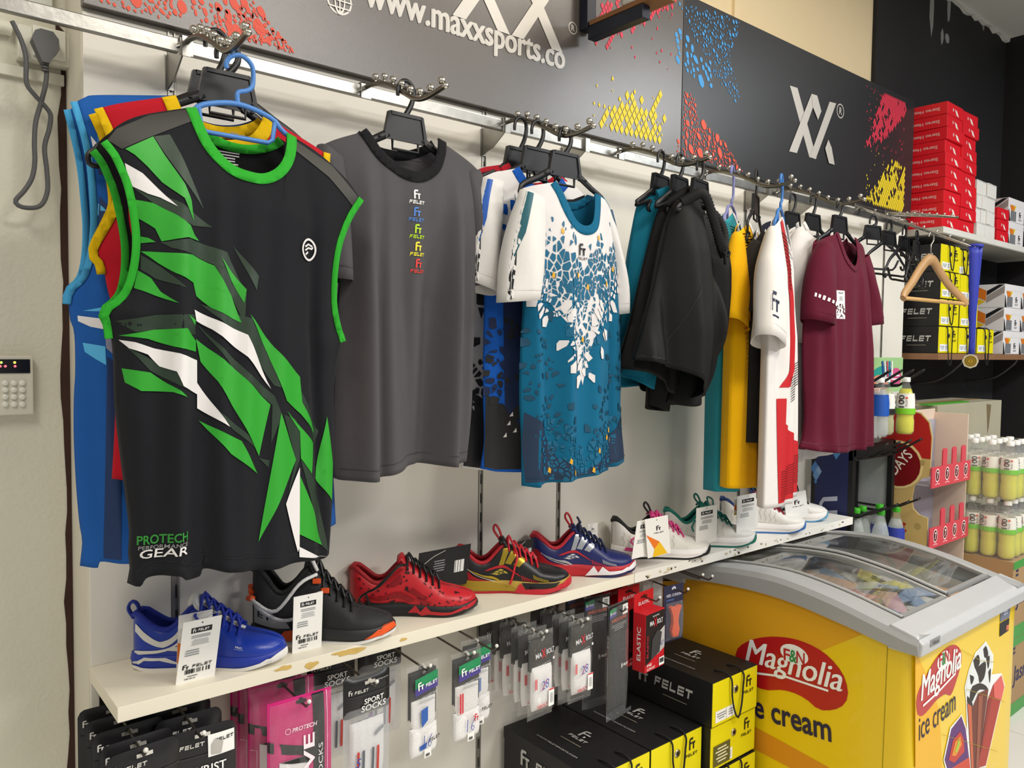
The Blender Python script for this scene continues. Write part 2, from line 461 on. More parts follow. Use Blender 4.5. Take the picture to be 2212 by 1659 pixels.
def off_board(x, z, r): return z > 2.606-r or z < 2.110+r or x < .32+r or x > 3.594-r or abs(x-1.984) < r+.004
def blobcells(P_, mat, region, n, seed, rmin, rmax, keep=1.0):
    """organic animal-spot cells inside a traced region"""
    rn = random.Random(seed); us = [p[0] for p in region]; vs2 = [p[1] for p in region]
    placed = []
    def inside(x, y):
        c = False; j = len(region)-1
        for i in range(len(region)):
            if (region[i][1] > y) != (region[j][1] > y) and x < (region[j][0]-region[i][0])*(y-region[i][1])/(region[j][1]-region[i][1])+region[i][0]: c = not c
            j = i
        return c
    tries = 0
    while len(placed) < n and tries < n*60:
        tries += 1
        x, y = rn.uniform(min(us), max(us)), rn.uniform(min(vs2), max(vs2)); r = lerp(rmin, rmax, rn.random()**2.2)
        if not inside(x, y) or off_board(x, y, r) or any((x-a)**2+(y-b)**2 < (r+c)**2*.72 for a, b, c in placed): continue
        placed.append((x, y, r)); an = rn.uniform(.6, 1.4); k = 9; e = rn.uniform(.45, .8)
        pts = []
        for q in range(k):
            t = 2*math.pi*q/k; rr = r*rn.uniform(.78, 1.05); a_, b_ = rr*math.cos(t), rr*e*math.sin(t)
            pts.append((x+a_*math.cos(an+1)-b_*math.sin(an+1), y+a_*math.sin(an+1)+b_*math.cos(an+1)))
        P_.poly(mat, pts)
def diamonds(P_, mat, region, size, seed, dens):
    """halftone lattice of slanted diamonds inside a traced region"""
    rn = random.Random(seed); us = [p[0] for p in region]; vs2 = [p[1] for p in region]
    cxx, czz = sum(us)/len(us), sum(vs2)/len(vs2); du, dv = size*.62, size*.5
    nu = int((max(us)-min(us))/(du*.5))+2; nv = int((max(vs2)-min(vs2))/dv)+2
    streak = {}
    for j in range(nv):
        for i in range(nu):
            u = min(us)+i*du+(du/2 if j % 2 else 0); v = min(vs2)+j*dv
            if u > max(us) or off_board(u, v, size*.5): continue
            key = i-(j//2); st = streak.setdefault(key, rn.random())
            fx = abs(u-cxx)/((max(us)-min(us))/2); fz = (v-min(vs2))/(max(vs2)-min(vs2))
            c = False; jj = len(region)-1
            for ii in range(len(region)):
                if (region[ii][1] > v) != (region[jj][1] > v) and u < (region[jj][0]-region[ii][0])*(v-region[ii][1])/(region[jj][1]-region[ii][1])+region[ii][0]: c = not c
                jj = ii
            pden = dens(fx, fz)*(.55+.9*st)
            if c and rn.random() < pden: s = .86
            elif rn.random() < pden*(.75 if c else .22): s = rn.uniform(.18, .55)
            else: continue
            P_.poly(mat, [(u-du/2*s, v), (u, v+dv*s), (u+du/2*s, v), (u, v-dv*s)])
pl.build(sign_l, 'lettering'); pl = Print(faceY(-.02), 0)
blobcells(pl, orange, [SG(*p) for p in ((190, 12), (330, -60), (520, -30), (560, 20), (600, 70), (650, 128), (560, 98), (470, 80), (420, 30), (300, 45))], 170, 4, .004, .022)
blobcells(pl, orange, [SG(*p) for p in ((470, 20), (540, 10), (600, 70), (650, 128), (560, 105), (480, 75))], 60, 9, .005, .02)
diamonds(pl, yel_, [SG(*p) for p in ((1270, 298), (1330, 315), (1415, 335), (1440, 250), (1425, 200), (1395, 220), (1360, 180), (1310, 240))], .034, 3, lambda fx, fz: 1.0-.8*fz)
diamonds(pl, pink_, [SG(*p) for p in ((1275, 90), (1290, 55), (1300, 10), (1460, -60), (1460, 10), (1400, 45), (1350, 80), (1310, 110))], .024, 8, lambda fx, fz: .3+.7*fz)
pl.build(sign_l, 'spot_pattern')
pr = Print(faceY(-.02), 0)
S4 = lambda q: [SG(1640+a/3.867, b/3.867) for a, b in q]
for k, q in enumerate(([(255, 715), (318, 735), (478, 1325), (418, 1315)], [(585, 850), (640, 865), (468, 1330), (420, 1312)], [(432, 785), (478, 800), (310, 1280), (245, 1265)],
          [(432, 785), (478, 800), (513, 930), (485, 1003), (440, 890)], [(570, 1168), (597, 1235), (622, 1378), (575, 1365), (543, 1240)])): pr.poly(silver, S4(q), k)
u, v = SG(1815, 240); reg(pr, u, v, .028)
pr.build(sign_r, 'lettering'); pr = Print(faceY(-.02), 0)
blobcells(pr, blue_, [SG(*p) for p in ((1460, 60), (1462, 130), (1500, 170), (1540, 190), (1535, 150), (1500, 110), (1475, 65))], 30, 3, .008, .036)
blobcells(pr, blue_, [SG(*p) for p in ((1466, 5), (1600, 45), (1575, 130), (1600, 200), (1590, 225), (1545, 165), (1505, 90))], 230, 6, .003, .009)
blobcells(pr, orange, [SG(*p) for p in ((1460, 340), (1480, 190), (1500, 215), (1510, 260), (1560, 300), (1605, 372), (1540, 358))], 170, 11, .004, .022)
diamonds(pr, pink_, [SG(*p) for p in ((1866, 322), (1890, 250), (1908, 198), (1958, 222), (1955, 250), (1900, 310))], .022, 4, lambda fx, fz: .35+.65*fz)
diamonds(pr, yel_, [SG(*p) for p in ((1868, 432), (1950, 462), (1955, 360), (1925, 345), (1895, 395))], .026, 7, lambda fx, fz: 1.05-.7*fz)
pr.build(sign_r, 'spot_pattern')
# ---- hanging rail along the panel and its display arms
galv = M('#9a9893', .3, 1, var=.25, vs_=26, bump=.1, bs=80)
rail = thing('hang_rail', 'galvanised steel hanging rail running along the display panel', 'rail', (0, -.085, 2.033))
for a, b in ((-.35, .452), (.472, 1.214), (1.228, 1.49), (1.504, 2.357), (2.372, 2.64), (2.655, 3.38)):
    MB().box(a, b, -.006, .007, 0, .026, .002).build('bar', galv, rail)
for x in UPX:
    mb = MB(); mb.prism([(-.011, -.004), (-.011, .03), (.0, .03), (.083, .022), (.083, -.045), (.04, -.035)], x-.009, x-.006, 'yz')
    mb.box(x-.009, x+.006, -.014, -.011, -.006, .03); mb.box(x-.012, x+.003, .079, .083, -.045, .022)
    mb.build('bracket', galv, rail)
nick = M('#8d897c', .3, 1, var=.1)
APROF = [(0, .02), (-.03, .0205), (-.085, .009), (-.14, -.016), (-.2, -.048), (-.245, -.056), (-.305, -.05)]
arm_lab = ['holding the stack of sleeveless shirts', 'holding the grey tee alone', 'holding the shard print tees', 'holding the sports shorts', 'holding the yellow and white shirts', 'holding the maroon tee']
ARMX = [.465, .834, 1.221, 1.633, 2.027, 2.429]
arm0 = None
for x, lb in zip(ARMX, arm_lab):
    if arm0 is None:
        arm0 = a = thing('display_arm', '', 'hook', (x, -.085, 2.033))
        path = crom([(0, y, z) for y, z in APROF], 26)
        MB().tube(path, .0052, 8).build('arm', nick, a)
        mb = MB(); mb.box(-.012, .012, -.010, -.006, -.004, .03, .001); mb.box(-.012, .012, -.010, .012, .026, .03, .001)
        mb.tube([(0, -.01, .02), (-.012, -.006, .012), (-.022, .0, .006)], .0035, 6); mb.build('clamp', galv, a)
        for t in (4, 7, 10, 13, 16, 19, 22, 25):
            p = path[t]; MB().tube([p, p+Vector((0, 0, .009))], .002, 6).ball(p+Vector((0, 0, .014)), .0075, 10).build('ball_stop', M('#cfcac0', .2, 1), a)
        MB().ball(path[-1], .0065, 10).build('end_ball', M('#cfcac0', .2, 1), a)
    else:
        a = copy_tree(arm0); a.location.x = x
    tag(a, 'curved metal display arm with ball stops '+lb, 'hook', 'display arms on the rail')
for i, (p0, p1, lb) in enumerate((((3.0, -.09, 2.066), (3.018, -.503, 1.875), 'straight sloping display arm carrying empty black hangers'), ((3.25, -.09, 2.07), (3.3, -.335, 2.035), 'short empty display arm in front of the red boxes'))):
    a = thing('display_arm', lb, 'hook', p0); d = Vector(p1)-Vector(p0)
    MB().tube([(0, 0, 0), d*.5, d], .005, 8).tube([(-.03, 0, .005), d*.5+Vector((-.03, 0, .005)), d*.97+Vector((-.012, 0, .0))], .003, 6).build('arm', M('#c9c6bf', .25, 1), a)
    MB().box(-.035, .012, .0, .004, -.03, .015, .001).build('clamp', galv, a)
    for k in range(8):
        p = d*((k+1.2)/9.2); MB().tube([p+Vector((-.012, 0, 0)), p+Vector((.012, 0, .01))], .002, 6).ball(p+Vector((.012, 0, .011)), .0048, 8).build('ball_stop', M('#e6e3dc', .2, 1), a)
# ---- shoe shelf
SZ = .9
sh = thing('shelf_board', 'cream laminate shelf board under the four leftmost shoes', 'shelf', (0, 0, SZ))
XJ = 1.585
cream_lam = M('#ece5d2', .42, var=.03, vs_=4, bump=.05, bs=200)
white_lam = M('#f1eee6', .42, var=.03, vs_=4, bump=.05, bs=200)
MB().box(.311, XJ-.001, -.212, -.003, -.026, 0, .001).build('board', cream_lam, sh)
sh2 = thing('shelf_board', 'white shelf board with chipped front edge beside the ice cream freezer', 'shelf', (0, 0, SZ))
MB().box(XJ+.001, 2.777, -.212, -.003, -.026, 0, .001).build('board', white_lam, sh2)
chip, chipd = M('#cfae62', .8, var=.25, vs_=60), ink('#2c2620')
def chips(parent, lst, mat, seed):
    p = Print(faceY(-.212), 0); rn = random.Random(seed)
    for x, z, a, b in lst:
        p.poly(mat, [(x+a*rn.uniform(.5, 1)*math.cos(k*.63), z+b*rn.uniform(.5, 1)*math.sin(k*.63)) for k in range(10)])
    p.build(parent, 'chipped_patch')
chips(sh, [(.60, -.006, .022, .006), (.655, -.014, .018, .009), (.74, -.008, .035, .008), (.86, -.012, .012, .005), (.71, -.004, .02, .004)], chip, 3)
rn = random.Random(8)
chips(sh2, [(rn.uniform(1.62, 2.74), rn.uniform(-.022, -.006), rn.uniform(.004, .014), rn.uniform(.002, .006)) for _ in range(16)], M('#c9bd9a', .8, var=.3, vs_=60), 4)
chips(sh2, [(rn.uniform(1.62, 2.74), rn.uniform(-.022, -.003), rn.uniform(.003, .009), rn.uniform(.0015, .005)) for _ in range(18)], chipd, 5)
for i, x in enumerate((.49, 1.247, 1.48, 2.39, 2.62)):
    MB().prism([(-.003, -.09), (-.003, -.028), (-.17, -.028), (-.17, -.04), (-.05, -.055)], x-.0015, x+.0015, 'yz').build('bracket', steel, sh if x < 1.5 else sh2)
# ---- things on the plain wall at the left
def WL(px, py, y=.14): return PX(px, py, y=y)
a, b = WL(62, 0), WL(146, 165)
tr = thing('cable_trunking', 'white plastic cable trunking on the wall at the top left', 'trunking', (0, .14, 0))
q = WL(0, 165); q2 = WL(142, 190)
MB().box(-.25, .306, -.012, 0, q2.z, q2.z+.02, .001).build('horizontal_run', plastic('#cfcdbd'), tr)
q = WL(0, 62)
MB().tube([(-.3, -.012, q.z), (WL(22, 62).x, -.012, q.z)], .013, 12).build('conduit', plastic('#dedccb'), tr)
x0, x1 = WL(58, 30).x, WL(110, 30).x
MB().box(x0, x1, -.016, 0, WL(80, 30).z, 3.28, .001).build('vertical_run', plastic('#d6d8ce'), tr)
so = thing('wall_socket', 'white wall socket with a grey plug in it', 'socket', (0, .14, 0))
s0, s1 = WL(32, 60), WL(144, 155)
MB().box(s0.x, s1.x, -.03, 0, s1.z, s0.z, .003).build('back_box', plastic('#dddbcc'), so)
s2, s3 = WL(64, 65), WL(140, 150)
MB().box(s2.x, s3.x-.004, -.036, -.03, s3.z+.004, s2.z, .002).build('face_plate', plastic('#e9e7da'), so)
pg = WL(97, 100, .09)
plug = thing('power_plug', 'dark grey power plug hanging a looped cable', 'plug', (pg.x, .1, pg.z))
gr = plastic('#58585a', .5)
MB().prism([(-.022, .006), (-.017, .022), (-.008, .027), (.012, .026), (.021, .014), (.022, -.004), (.012, -.018), (.006, -.032), (-.006, -.032), (-.012, -.018)], -.022, .004, 'xz').build('plug_body', gr, plug)
for k in range(3): MB().tube([(.0, -.009, -.032-k*.005), (.0, -.009, -.035-k*.005)], .0065, 10).build('strain_ring', gr, plug)
def CW(px, py): p = PX(px, py, y=.1); return (p.x-pg.x, p.y-.1-.006, p.z-pg.z)
MB().tube(crom([CW(*p) for p in ((100, 155), (97, 185), (87, 225), (76, 265), (73, 310), (74, 350), (68, 385), (52, 412), (32, 436), (50, 449), (85, 446), (101, 415), (100, 370), (95, 320), (105, 280), (108, 250), (95, 230), (72, 205), (56, 180), (55, 130), (45, 90), (25, 48))], 110), .0042, 8).build('cable', gr, plug)
kp = thing('alarm_keypad', 'cream alarm keypad with lit red and yellow indicators', 'keypad', (0, .14, 0))
k0, k1 = WL(-45, 768), WL(69, 893)
MB().box(k0.x, k1.x, -.022, 0, k1.z, k0.z, .003).build('case', plastic('#dcd8c8'), kp)
d0, d1 = WL(-30, 771), WL(61, 803)
MB().box(d0.x, d1.x, -.024, -.02, d1.z-.002, d0.z-.004, .001).build('display', plastic('#15151a', .2), kp)
def KP(px, py): p = PX(px, py, y=.118); return p
for px, py, c in ((31, 783, '#ffe24a'), (2, 783, '#9be84a'), (0, 791, '#ff4f5e'), (11, 791, '#ff4f5e'), (32, 791, '#ff4f5e')):
    p = KP(px, py); MB().lathe([(.0022, -.0262), (.0016, -.0268), (1e-5, -.027)], 8, (p.x, 0, p.z), axis='y').build('indicator', M(c, .3, emit=2.5), kp)
g = 0
for py in (827, 842, 857, 873):
    for px in (-15, 11, 30, 48):
        p = KP(px, py); g += 1
        MB().lathe([(.0052, -.022), (.0052, -.0255), (.004, -.027), (1e-5, -.0272)], 12, (p.x, 0, p.z), axis='y').build('key', plastic('#f0eee4'), kp)
# ---- bracket shelf above the sign
bx = PX(1260, 60, y=-.02).x
bk = thing('bracket_shelf', 'dark steel bracket carrying a wooden board above the sign', 'bracket', (0, 0, 0))
navy = M('#151b2b', .4, var=.1)
zb_ = PX(1260, 66, y=-.03).z
MB().box(bx-.017, bx+.017, -.052, -.0215, zb_, zb_+.3, .002).build('post', navy, bk)
ze = PX(1357, 55, x=bx).z
MB().box(bx-.012, bx+.017, -.245, -.05, ze, ze+.035, .002).build('arm', navy, bk)
MB().box(bx-.012, bx+.05, -.3, -.054, ze+.037, ze+.05, .002).build('wooden_board', M('#8a5f3a', .6, var=.25, vs_=12), bk)
fan = thing('white_fixture', 'white rounded fixture standing on the bracket shelf', 'fixture', (bx+.02, -.2, ze+.0505))
MB().lathe([(1e-5, 0), (.036, 0), (.042, .006), (.042, .05), (.036, .09), (.02, .11), (1e-5, .115)], 24).build('body', plastic('#e4e0d6'), fan)
MB().lathe([(.043, .01), (.045, .014), (.043, .018)], 24).build('rim', plastic('#c9c5bb'), fan)
# ================================================================== hangers
def hanger_black(name, label, O, rz, group=None, w=.19, drop=.055, hooktop=.118, mat=None, small=False, bar=True, lift=0):
    """plastic garment hanger: flat plate, two arms with turned tips, cross bar and hook; O = neck point"""
    h = thing(name, label, 'hanger', O, rz, group); mt = mat or plastic('#17171a', .38)
    z0 = lift
    mb = MB()
    mb.prism([(-.047, .026+z0), (-.036, .072+z0), (.036, .072+z0), (.047, .026+z0), (.047, .02+z0), (-.047, .02+z0)], -.0025, .0025)
    mb.prism([(-.036, .068+z0), (-.036, .075+z0), (.036, .075+z0), (.036, .068+z0)], -.005, .005)
    for q in (1, -1):
        mb.prism([(q*.047, .018+z0), (q*.05, .026+z0), (q*.040, .074+z0), (q*.034, .074+z0), (q*.043, .024+z0)], -.005, .005)
    mb.build('plate', mt, h)
    for q in (1, -1):
        mb = MB(); mb.tube(crom([(q*.04, 0, .03+z0), (q*.08, 0, .008+z0), (q*.13, 0, -.02+z0), (q*w, 0, -drop+z0)], 12), lambda t: .0085-.003*t, 8, flat=.6)
        mb.tube(crom([(q*w, 0, -drop+z0), (q*(w+.012), 0, -drop-.012+z0), (q*(w+.010), 0, -drop-.026+z0), (q*(w-.004), 0, -drop-.026+z0), (q*(w-.010), 0, -drop-.014+z0)], 10), .0045, 6)
        mb.build('arm', mt, h)
        MB().lathe([(1e-5, -.0062), (.003, -.0062), (.003, .0062), (1e-5, .0062)], 10, (q*.062, 0, .02+z0), axis='y').build('rivet', plastic('#0c0c0d'), h)
    if bar:
        mb = MB(); mb.tube(crom([(-w*.86, 0, -drop+.008+z0), (-w*.7, 0, -drop-.028+z0), (-w*.4, 0, -drop-.03+z0), (w*.4, 0, -drop-.03+z0), (w*.7, 0, -drop-.028+z0), (w*.86, 0, -drop+.008+z0)], 20), .0042, 6)
        mb.build('cross_bar', mt, h)
        mb = MB(); mb.tube([(-.03, 0, .02+z0), (-.03, 0, .002+z0), (.03, 0, .002+z0), (.03, 0, .02+z0)], .003, 6); mb.build('lower_loop', mt, h)
    ht = hooktop-.02
    pts = [(-.004, 0, .07+z0), (.006, 0, .085+z0)] + [(.0, 0, ht)][:0]
    k = ht-.02
    pts = [(0, 0, .072+z0), (.012, 0, lerp(.072+z0, k, .5)), (.018, 0, k), (.015, 0, k+.019), (.002, 0, k+.027), (-.012, 0, k+.021), (-.018, 0, k+.006), (-.018, 0, k-.006)]
    MB().tube(crom(pts, 26), lambda t: .0062-.0022*t, 8, flat=.75).build('hook', mt, h)
    return h
def hanger_wire(name, label, O, rz, colh, group=None, w=.17, drop=.06, hooktop=.12, lift=0):
    """tubular plastic hanger with an arched head"""
    h = thing(name, label, 'hanger', O, rz, group); mt = plastic(colh, .35); z0 = lift
    mb = MB(); mb.tube(crom([(-w, 0, -drop+z0), (-.11, 0, -.018+z0), (-.075, 0, .004+z0), (-.055, 0, .022+z0), (0, 0, .034+z0), (.055, 0, .022+z0), (.075, 0, .004+z0), (.11, 0, -.018+z0), (w, 0, -drop+z0)], 36), .0045, 8)
    mb.build('shoulder_bow', mt, h)
    mb = MB(); mb.tube([(-.062, 0, .016+z0), (-.058, 0, -.014+z0), (-.05, 0, -.02+z0), (.05, 0, -.02+z0), (.058, 0, -.014+z0), (.062, 0, .016+z0)], .004, 8); mb.build('inner_loop', mt, h)
    mb = MB(); mb.tube(crom([(-w, 0, -drop+z0), (-w*.95, 0, -drop-.022+z0), (-w*.7, 0, -drop-.026+z0), (w*.7, 0, -drop-.026+z0), (w*.95, 0, -drop-.022+z0), (w, 0, -drop+z0)], 20), .0042, 8); mb.build('cross_bar', mt, h)
    k = hooktop-.04
    mb = MB(); mb.tube(crom([(0, 0, .034+z0), (.0, 0, .052+z0), (.014, 0, .058+z0), (.024, 0, .068+z0), (.025, 0, k+.01), (.018, 0, k+.022), (.004, 0, k+.028), (-.012, 0, k+.022), (-.019, 0, k+.008), (-.017, 0, k+.002)], 30), .004, 8); mb.build('hook', mt, h)
    return h
# ================================================================== garments
class Garment:
    """front and back cloth sheets spanned between traced edges, hung on an upright plane"""
    def __init__(g, name, label, cat, O, rz, L, Rt, topL, neck, topR, hem, mat, depth=.045, folds=7, famp=.008, seed=1, backneck=.028, gap=None, group=None, nrow=60, plane=0., bmat=None, raw=False):
        g.root = thing(name, label, cat, O, rz, group); g.O = Vector(O); g.rz = rz; g.d = depth
        f = lambda q: [tuple(p) if raw else LP(O, rz, *p) for p in q]; g.raw = raw
        L, Rt, topL, neck, topR, hem = map(f, (L, Rt, topL, neck, topR, hem))
        g.Lc = crom(L, nrow); g.Rc = crom(Rt, nrow)
        tl, nk, trr = crom(topL, 22), crom(neck, 36), crom(topR, 22)
        g.neckc = nk
        T = tl[:-1]+nk[:-1]+trr; n = len(T)-1
        B = crom(hem, n)
        # back neckline: shallow dip between the neck points
        a, b = nk[0], nk[-1]; bn = []
        for i, p in enumerate(nk):
            t = i/(len(nk)-1); q = a.lerp(b, t); bn.append(Vector((q.x, q.y-backneck*math.sin(math.pi*t)**.7)))
        g.backneck = bn
        TB = tl[:-1]+bn[:-1]+trr
        g.shz = [(p.x, p.y) for p in tl[::3]]+[(lerp(a.x, b.x, .5), max(a.y, b.y))]+[(p.x, p.y) for p in trr[1::3]]
        g.shz.sort()
        g.lz = sorted((p.y, p.x) for p in g.Lc); g.rz_ = sorted((p.y, p.x) for p in g.Rc)
        rn = random.Random(seed); xl = min(p.x for p in g.Lc); xr = max(p.x for p in g.Rc)
        g.folds = [(lerp(xl, xr, (k+rn.uniform(.2, .8))/folds), rn.uniform(.014, .03), 1.7*famp*rn.uniform(.5, 1.2)*rn.choice((1, 1, -1)), rn.uniform(-.06, .06)) for k in range(folds)]
        g.gap = gap; g.nrow = nrow; g.bmat = bmat
        g.ztop = max(p.y for p in T); g.zbot = min(p.y for p in B)
        def coons(T, s, t, i):
            j = t*nrow; j0 = min(int(round(j)), nrow)
            Lp, Rp = g.Lc[j0], g.Rc[j0]
            p = T[i]*(1-t)+B[i]*t+Lp*(1-s)+Rp*s-(T[0]*(1-s)*(1-t)+T[-1]*s*(1-t)+B[0]*(1-s)*t+B[-1]*s*t)
            return p
        def sheet(T, yf, name, m):
            vs = []; fs = []
            for j in range(nrow+1):
                for i in range(n+1):
                    p = coons(T, i/n, j/nrow, i); vs.append((p.x, yf(p.x, p.y), p.y))
            for j in range(nrow):
                for i in range(n): q = j*(n+1)+i; fs.append((q, q+1, q+n+2, q+n+1))
            return MB().add(vs, fs, 0, True).build(name, m, g.root, fix=False)
        g.front = sheet(T, g.yF, 'front', mat)
        g.back = sheet(TB, g.yB, 'back', bmat or mat)
        for o in (g.front, g.back):
            md = o.modifiers.new('cloth', 'SOLIDIFY'); md.thickness = .0014; md.offset = 0
        g.fF = lambda x, z, l: Vector((x, g.yF(x, z)-l-.0011, z))
        g.fB = lambda x, z, l: Vector((x, g.yB(x, z)-l-.0008, z))
        g.B = B
    def s_(g, x, z):
        a = tab(g.lz, z); b = tab(g.rz_, z)
        return clamp((x-a)/max(1e-4, b-a), 0, 1)*2-1
    def yF(g, x, z):
        s = g.s_(x, z); zs = tab(g.shz, x); dd = clamp((zs-z)/.14)**.7
        y = g.d*(1-abs(s)**3)**.9*(.25+.75*dd)*(.85+.15*(g.ztop-z)/(g.ztop-g.zbot))
        amp = clamp((zs-z-.03)/.3)
        for fx, fw, fa, sl in g.folds:
            u = (x-fx-sl*(z-g.ztop))/fw; y += fa*amp*math.exp(-u*u)*(1-abs(s)**6)
        if g.gap:
            z1, z0, am = g.gap
            if z0 < z < z1: y += am*math.sin(math.pi*(z-z0)/(z1-z0))**.8*abs(s)**2
        return -y-.004*(1-abs(s)**10)
    def yB(g, x, z):
        s = g.s_(x, z); zs = tab(g.shz, x); dd = clamp((zs-z)/.14)**.7
        y = g.d*.8*(1-abs(s)**3)**.9*(.25+.75*dd)
        amp = clamp((zs-z-.03)/.3)
        for fx, fw, fa, sl in g.folds[::2]:
            u = (x+fx-.02+sl*(z-g.ztop))/(fw*1.3); y += fa*.8*amp*math.exp(-u*u)*(1-abs(s)**6)
        if g.gap:
            z1, z0, am = g.gap
            if z0 < z < z1: y += am*1.2*math.sin(math.pi*(z-z0)/(z1-z0))**.8*abs(s)**2
        return y+.004*(1-abs(s)**10)
    def P(g, q): return [g.pt(*p) for p in q]
    def pt(g, px, py): return (px, py) if g.raw else LP(g.O, g.rz, px, py)
    def bind(g, curve, wd, mat, fn, name, side=1, lift=.0012):
        """narrow knitted band along a cloth edge"""
        C_ = curve; A = []; Bq = []
        for i, p in enumerate(C_):
            t = C_[min(i+1, len(C_)-1)]-C_[max(i-1, 0)]; t.normalize(); n_ = Vector((-t.y, t.x))*side
            A.append(p-n_*.001); e = p+n_*wd
            if 'collar' in name: e.y = min(e.y, tab(g.shz, e.x)+.001)
            Bq.append(e)
        pr = Print(fn, .01, lift); pr.quads(mat, A, Bq); o = pr.build(g.root, name)
        md = o.modifiers.new('band', 'SOLIDIFY'); md.thickness = .0022; md.offset = 0
        return o
    def collar(g, mat, wd=.02, name='collar', back=True, neckmat=None):
        g.bind(g.neckc, wd, mat, g.fF, name, -1)
        if back: g.bind(g.backneck, wd*.85, mat, g.fB, 'back_'+name, -1)
    def hemline(g, mat, up=.022):
        c = [p+Vector((0, up)) for p in g.B[2:-2]]
        pr = Print(g.fF, .012, .0003); pr.line(mat, c, .0012); pr.build(g.root, 'hem_stitch')
    def sleeve(g, q, mat, name='sleeve', depth=.05, cuffmat=None, bend=0.0, nseg=12, y0=0., prints=None):
        """open tube from the armhole (A outer, D inner) to the cuff (B outer, C inner); edges may carry mid points"""
        outer = crom(g.P(q[0]), nseg); inner = crom(g.P(q[1]), nseg); n = 22
        def pos(r, th, l=0):
            j = clamp(r)*nseg; j0 = min(int(j), nseg-1); f = j-j0
            a = outer[j0].lerp(outer[j0+1], f); b = inner[j0].lerp(inner[j0+1], f)
            c = (a+b)/2; h = (b-a)/2; dep = depth*(.55+.45*math.sin(clamp(r*1.2)*math.pi/2))
            dep *= 1+.12*math.sin(3*th+5*r)
            co = math.cos(th); sn = math.sin(th)
            return Vector((c.x+h.x*co, y0-(dep+l)*sn*abs(sn)**-.15 if abs(sn) > 1e-3 else y0, c.y+h.y*co))
        vs = []; fs = []
        for j in range(nseg+1):
            for k in range(n): vs.append(pos(j/nseg, 2*math.pi*k/n))
        for j in range(nseg):
            for k in range(n): fs.append((j*n+k, j*n+(k+1) % n, (j+1)*n+(k+1) % n, (j+1)*n+k))
        o = MB().add(vs, fs, 0, True).build(name, mat, g.root, fix=False)
        md = o.modifiers.new('cloth', 'SOLIDIFY'); md.thickness = .0014; md.offset = 0
        # front of tube as print surface: u 0 outer edge .. 1 inner edge, v 0 armhole .. 1 cuff
        fn = lambda u, v, l: pos(v, math.pi*(1-clamp(u, .0, 1.)), l+.001)
        pr = Print(fn, .08)
        pr.line(cuffmat or mat, [(u/10, .90) for u in range(0, 11)], .008, 0)
        if prints: prints(pr)
        pr.build(g.root, 'sleeve_print')
        return o
def shards(pr, region, n, seed, colf, shrink, aspect=1.0, layer=0, inside=None):
    """broken-glass print: Voronoi cells of random points, shrunk towards their centres; colf(x, z, rnd) -> material or None"""
    rn = random.Random(seed); us = [p[0] for p in region]; vs_ = [p[1] for p in region]
    x0, x1, z0, z1 = min(us), max(us), min(vs_), max(vs_)
    def ins(x, y):
        c = False; j = len(region)-1
        for i in range(len(region)):
            if (region[i][1] > y) != (region[j][1] > y) and x < (region[j][0]-region[i][0])*(y-region[i][1])/(region[j][1]-region[i][1])+region[i][0]: c = not c
            j = i
        return c
    pts = []
    while len(pts) < n:
        p = (rn.uniform(x0, x1), rn.uniform(z0, z1)/aspect)
        if ins(p[0], p[1]*aspect): pts.append(p)
    big = 1.1*math.sqrt((x1-x0)*(z1-z0)/aspect/n)
    for i, p in enumerate(pts):
        near = sorted(((q[0]-p[0])**2+(q[1]-p[1])**2, q) for j, q in enumerate(pts) if j != i)[:14]
        poly = [(p[0]-big, p[1]-big), (p[0]+big, p[1]-big), (p[0]+big, p[1]+big), (p[0]-big, p[1]+big)]
        for d2, q in near:
            mx_, my = (p[0]+q[0])/2, (p[1]+q[1])/2; nx, ny = q[0]-p[0], q[1]-p[1]; out = []
            for a, b in zip(poly, poly[1:]+poly[:1]):
                da = (a[0]-mx_)*nx+(a[1]-my)*ny; db = (b[0]-mx_)*nx+(b[1]-my)*ny
                if da <= 0: out.append(a)
                if (da < 0) != (db < 0):
                    t = da/(da-db); out.append((a[0]+(b[0]-a[0])*t, a[1]+(b[1]-a[1])*t))
            poly = out
            if len(poly) < 3: break
        if len(poly) < 3: continue
        m = colf(p[0], p[1]*aspect, rn.random())
        if m is None: continue
        k = shrink(p[0], p[1]*aspect)*rn.uniform(.75, 1.05)
        cx_ = sum(a[0] for a in poly)/len(poly); cy_ = sum(a[1] for a in poly)/len(poly)
        poly = [((cx_+(a[0]-cx_)*k), (cy_+(a[1]-cy_)*k)*aspect) for a in poly]
        if all(ins(cx_+(a[0]-cx_)*1.02, a[1]) or True for a in poly): pr.poly(m, poly, layer)
# ---- blue vest at the back of the first arm
fb = fabric
g = Garment('sleeveless_shirt', 'royal blue sleeveless shirt with sky blue armholes hanging rearmost at the left end', 'shirt', (.47, -.19, 1.865), 0,
    [(158, 228), (178, 300), (190, 360), (196, 420), (200, 490), (194, 560), (180, 605), (157, 627), (150, 650), (152, 690), (161, 720), (163, 800), (160, 860), (160, 950), (165, 1050), (172, 1130), (178, 1170), (173, 1222)],
    [(700, 380), (690, 450), (672, 560), (690, 640), (705, 720), (712, 900), (718, 1000), (725, 1131)],
    [(158, 228), (175, 219), (205, 213), (370, 211)], [(370, 211), (400, 290), (450, 330), (510, 330), (550, 290), (565, 248)], [(565, 248), (620, 300), (700, 380)],
    [(173, 1222), (207, 1222), (213, 1208), (275, 1208), (450, 1203), (600, 1165), (725, 1131)], fb('#1f5aa8'), .04, gap=(.13, -.31, .03), seed=4, group='sleeveless shirts on the first arm')
sky = fb('#4aa5da'); n = g.nrow
g.bind(g.Lc[:27], .009, sky, g.fF, 'armhole_band', -1); g.bind(g.Lc[:27], .009, sky, g.fB, 'armhole_band', -1)
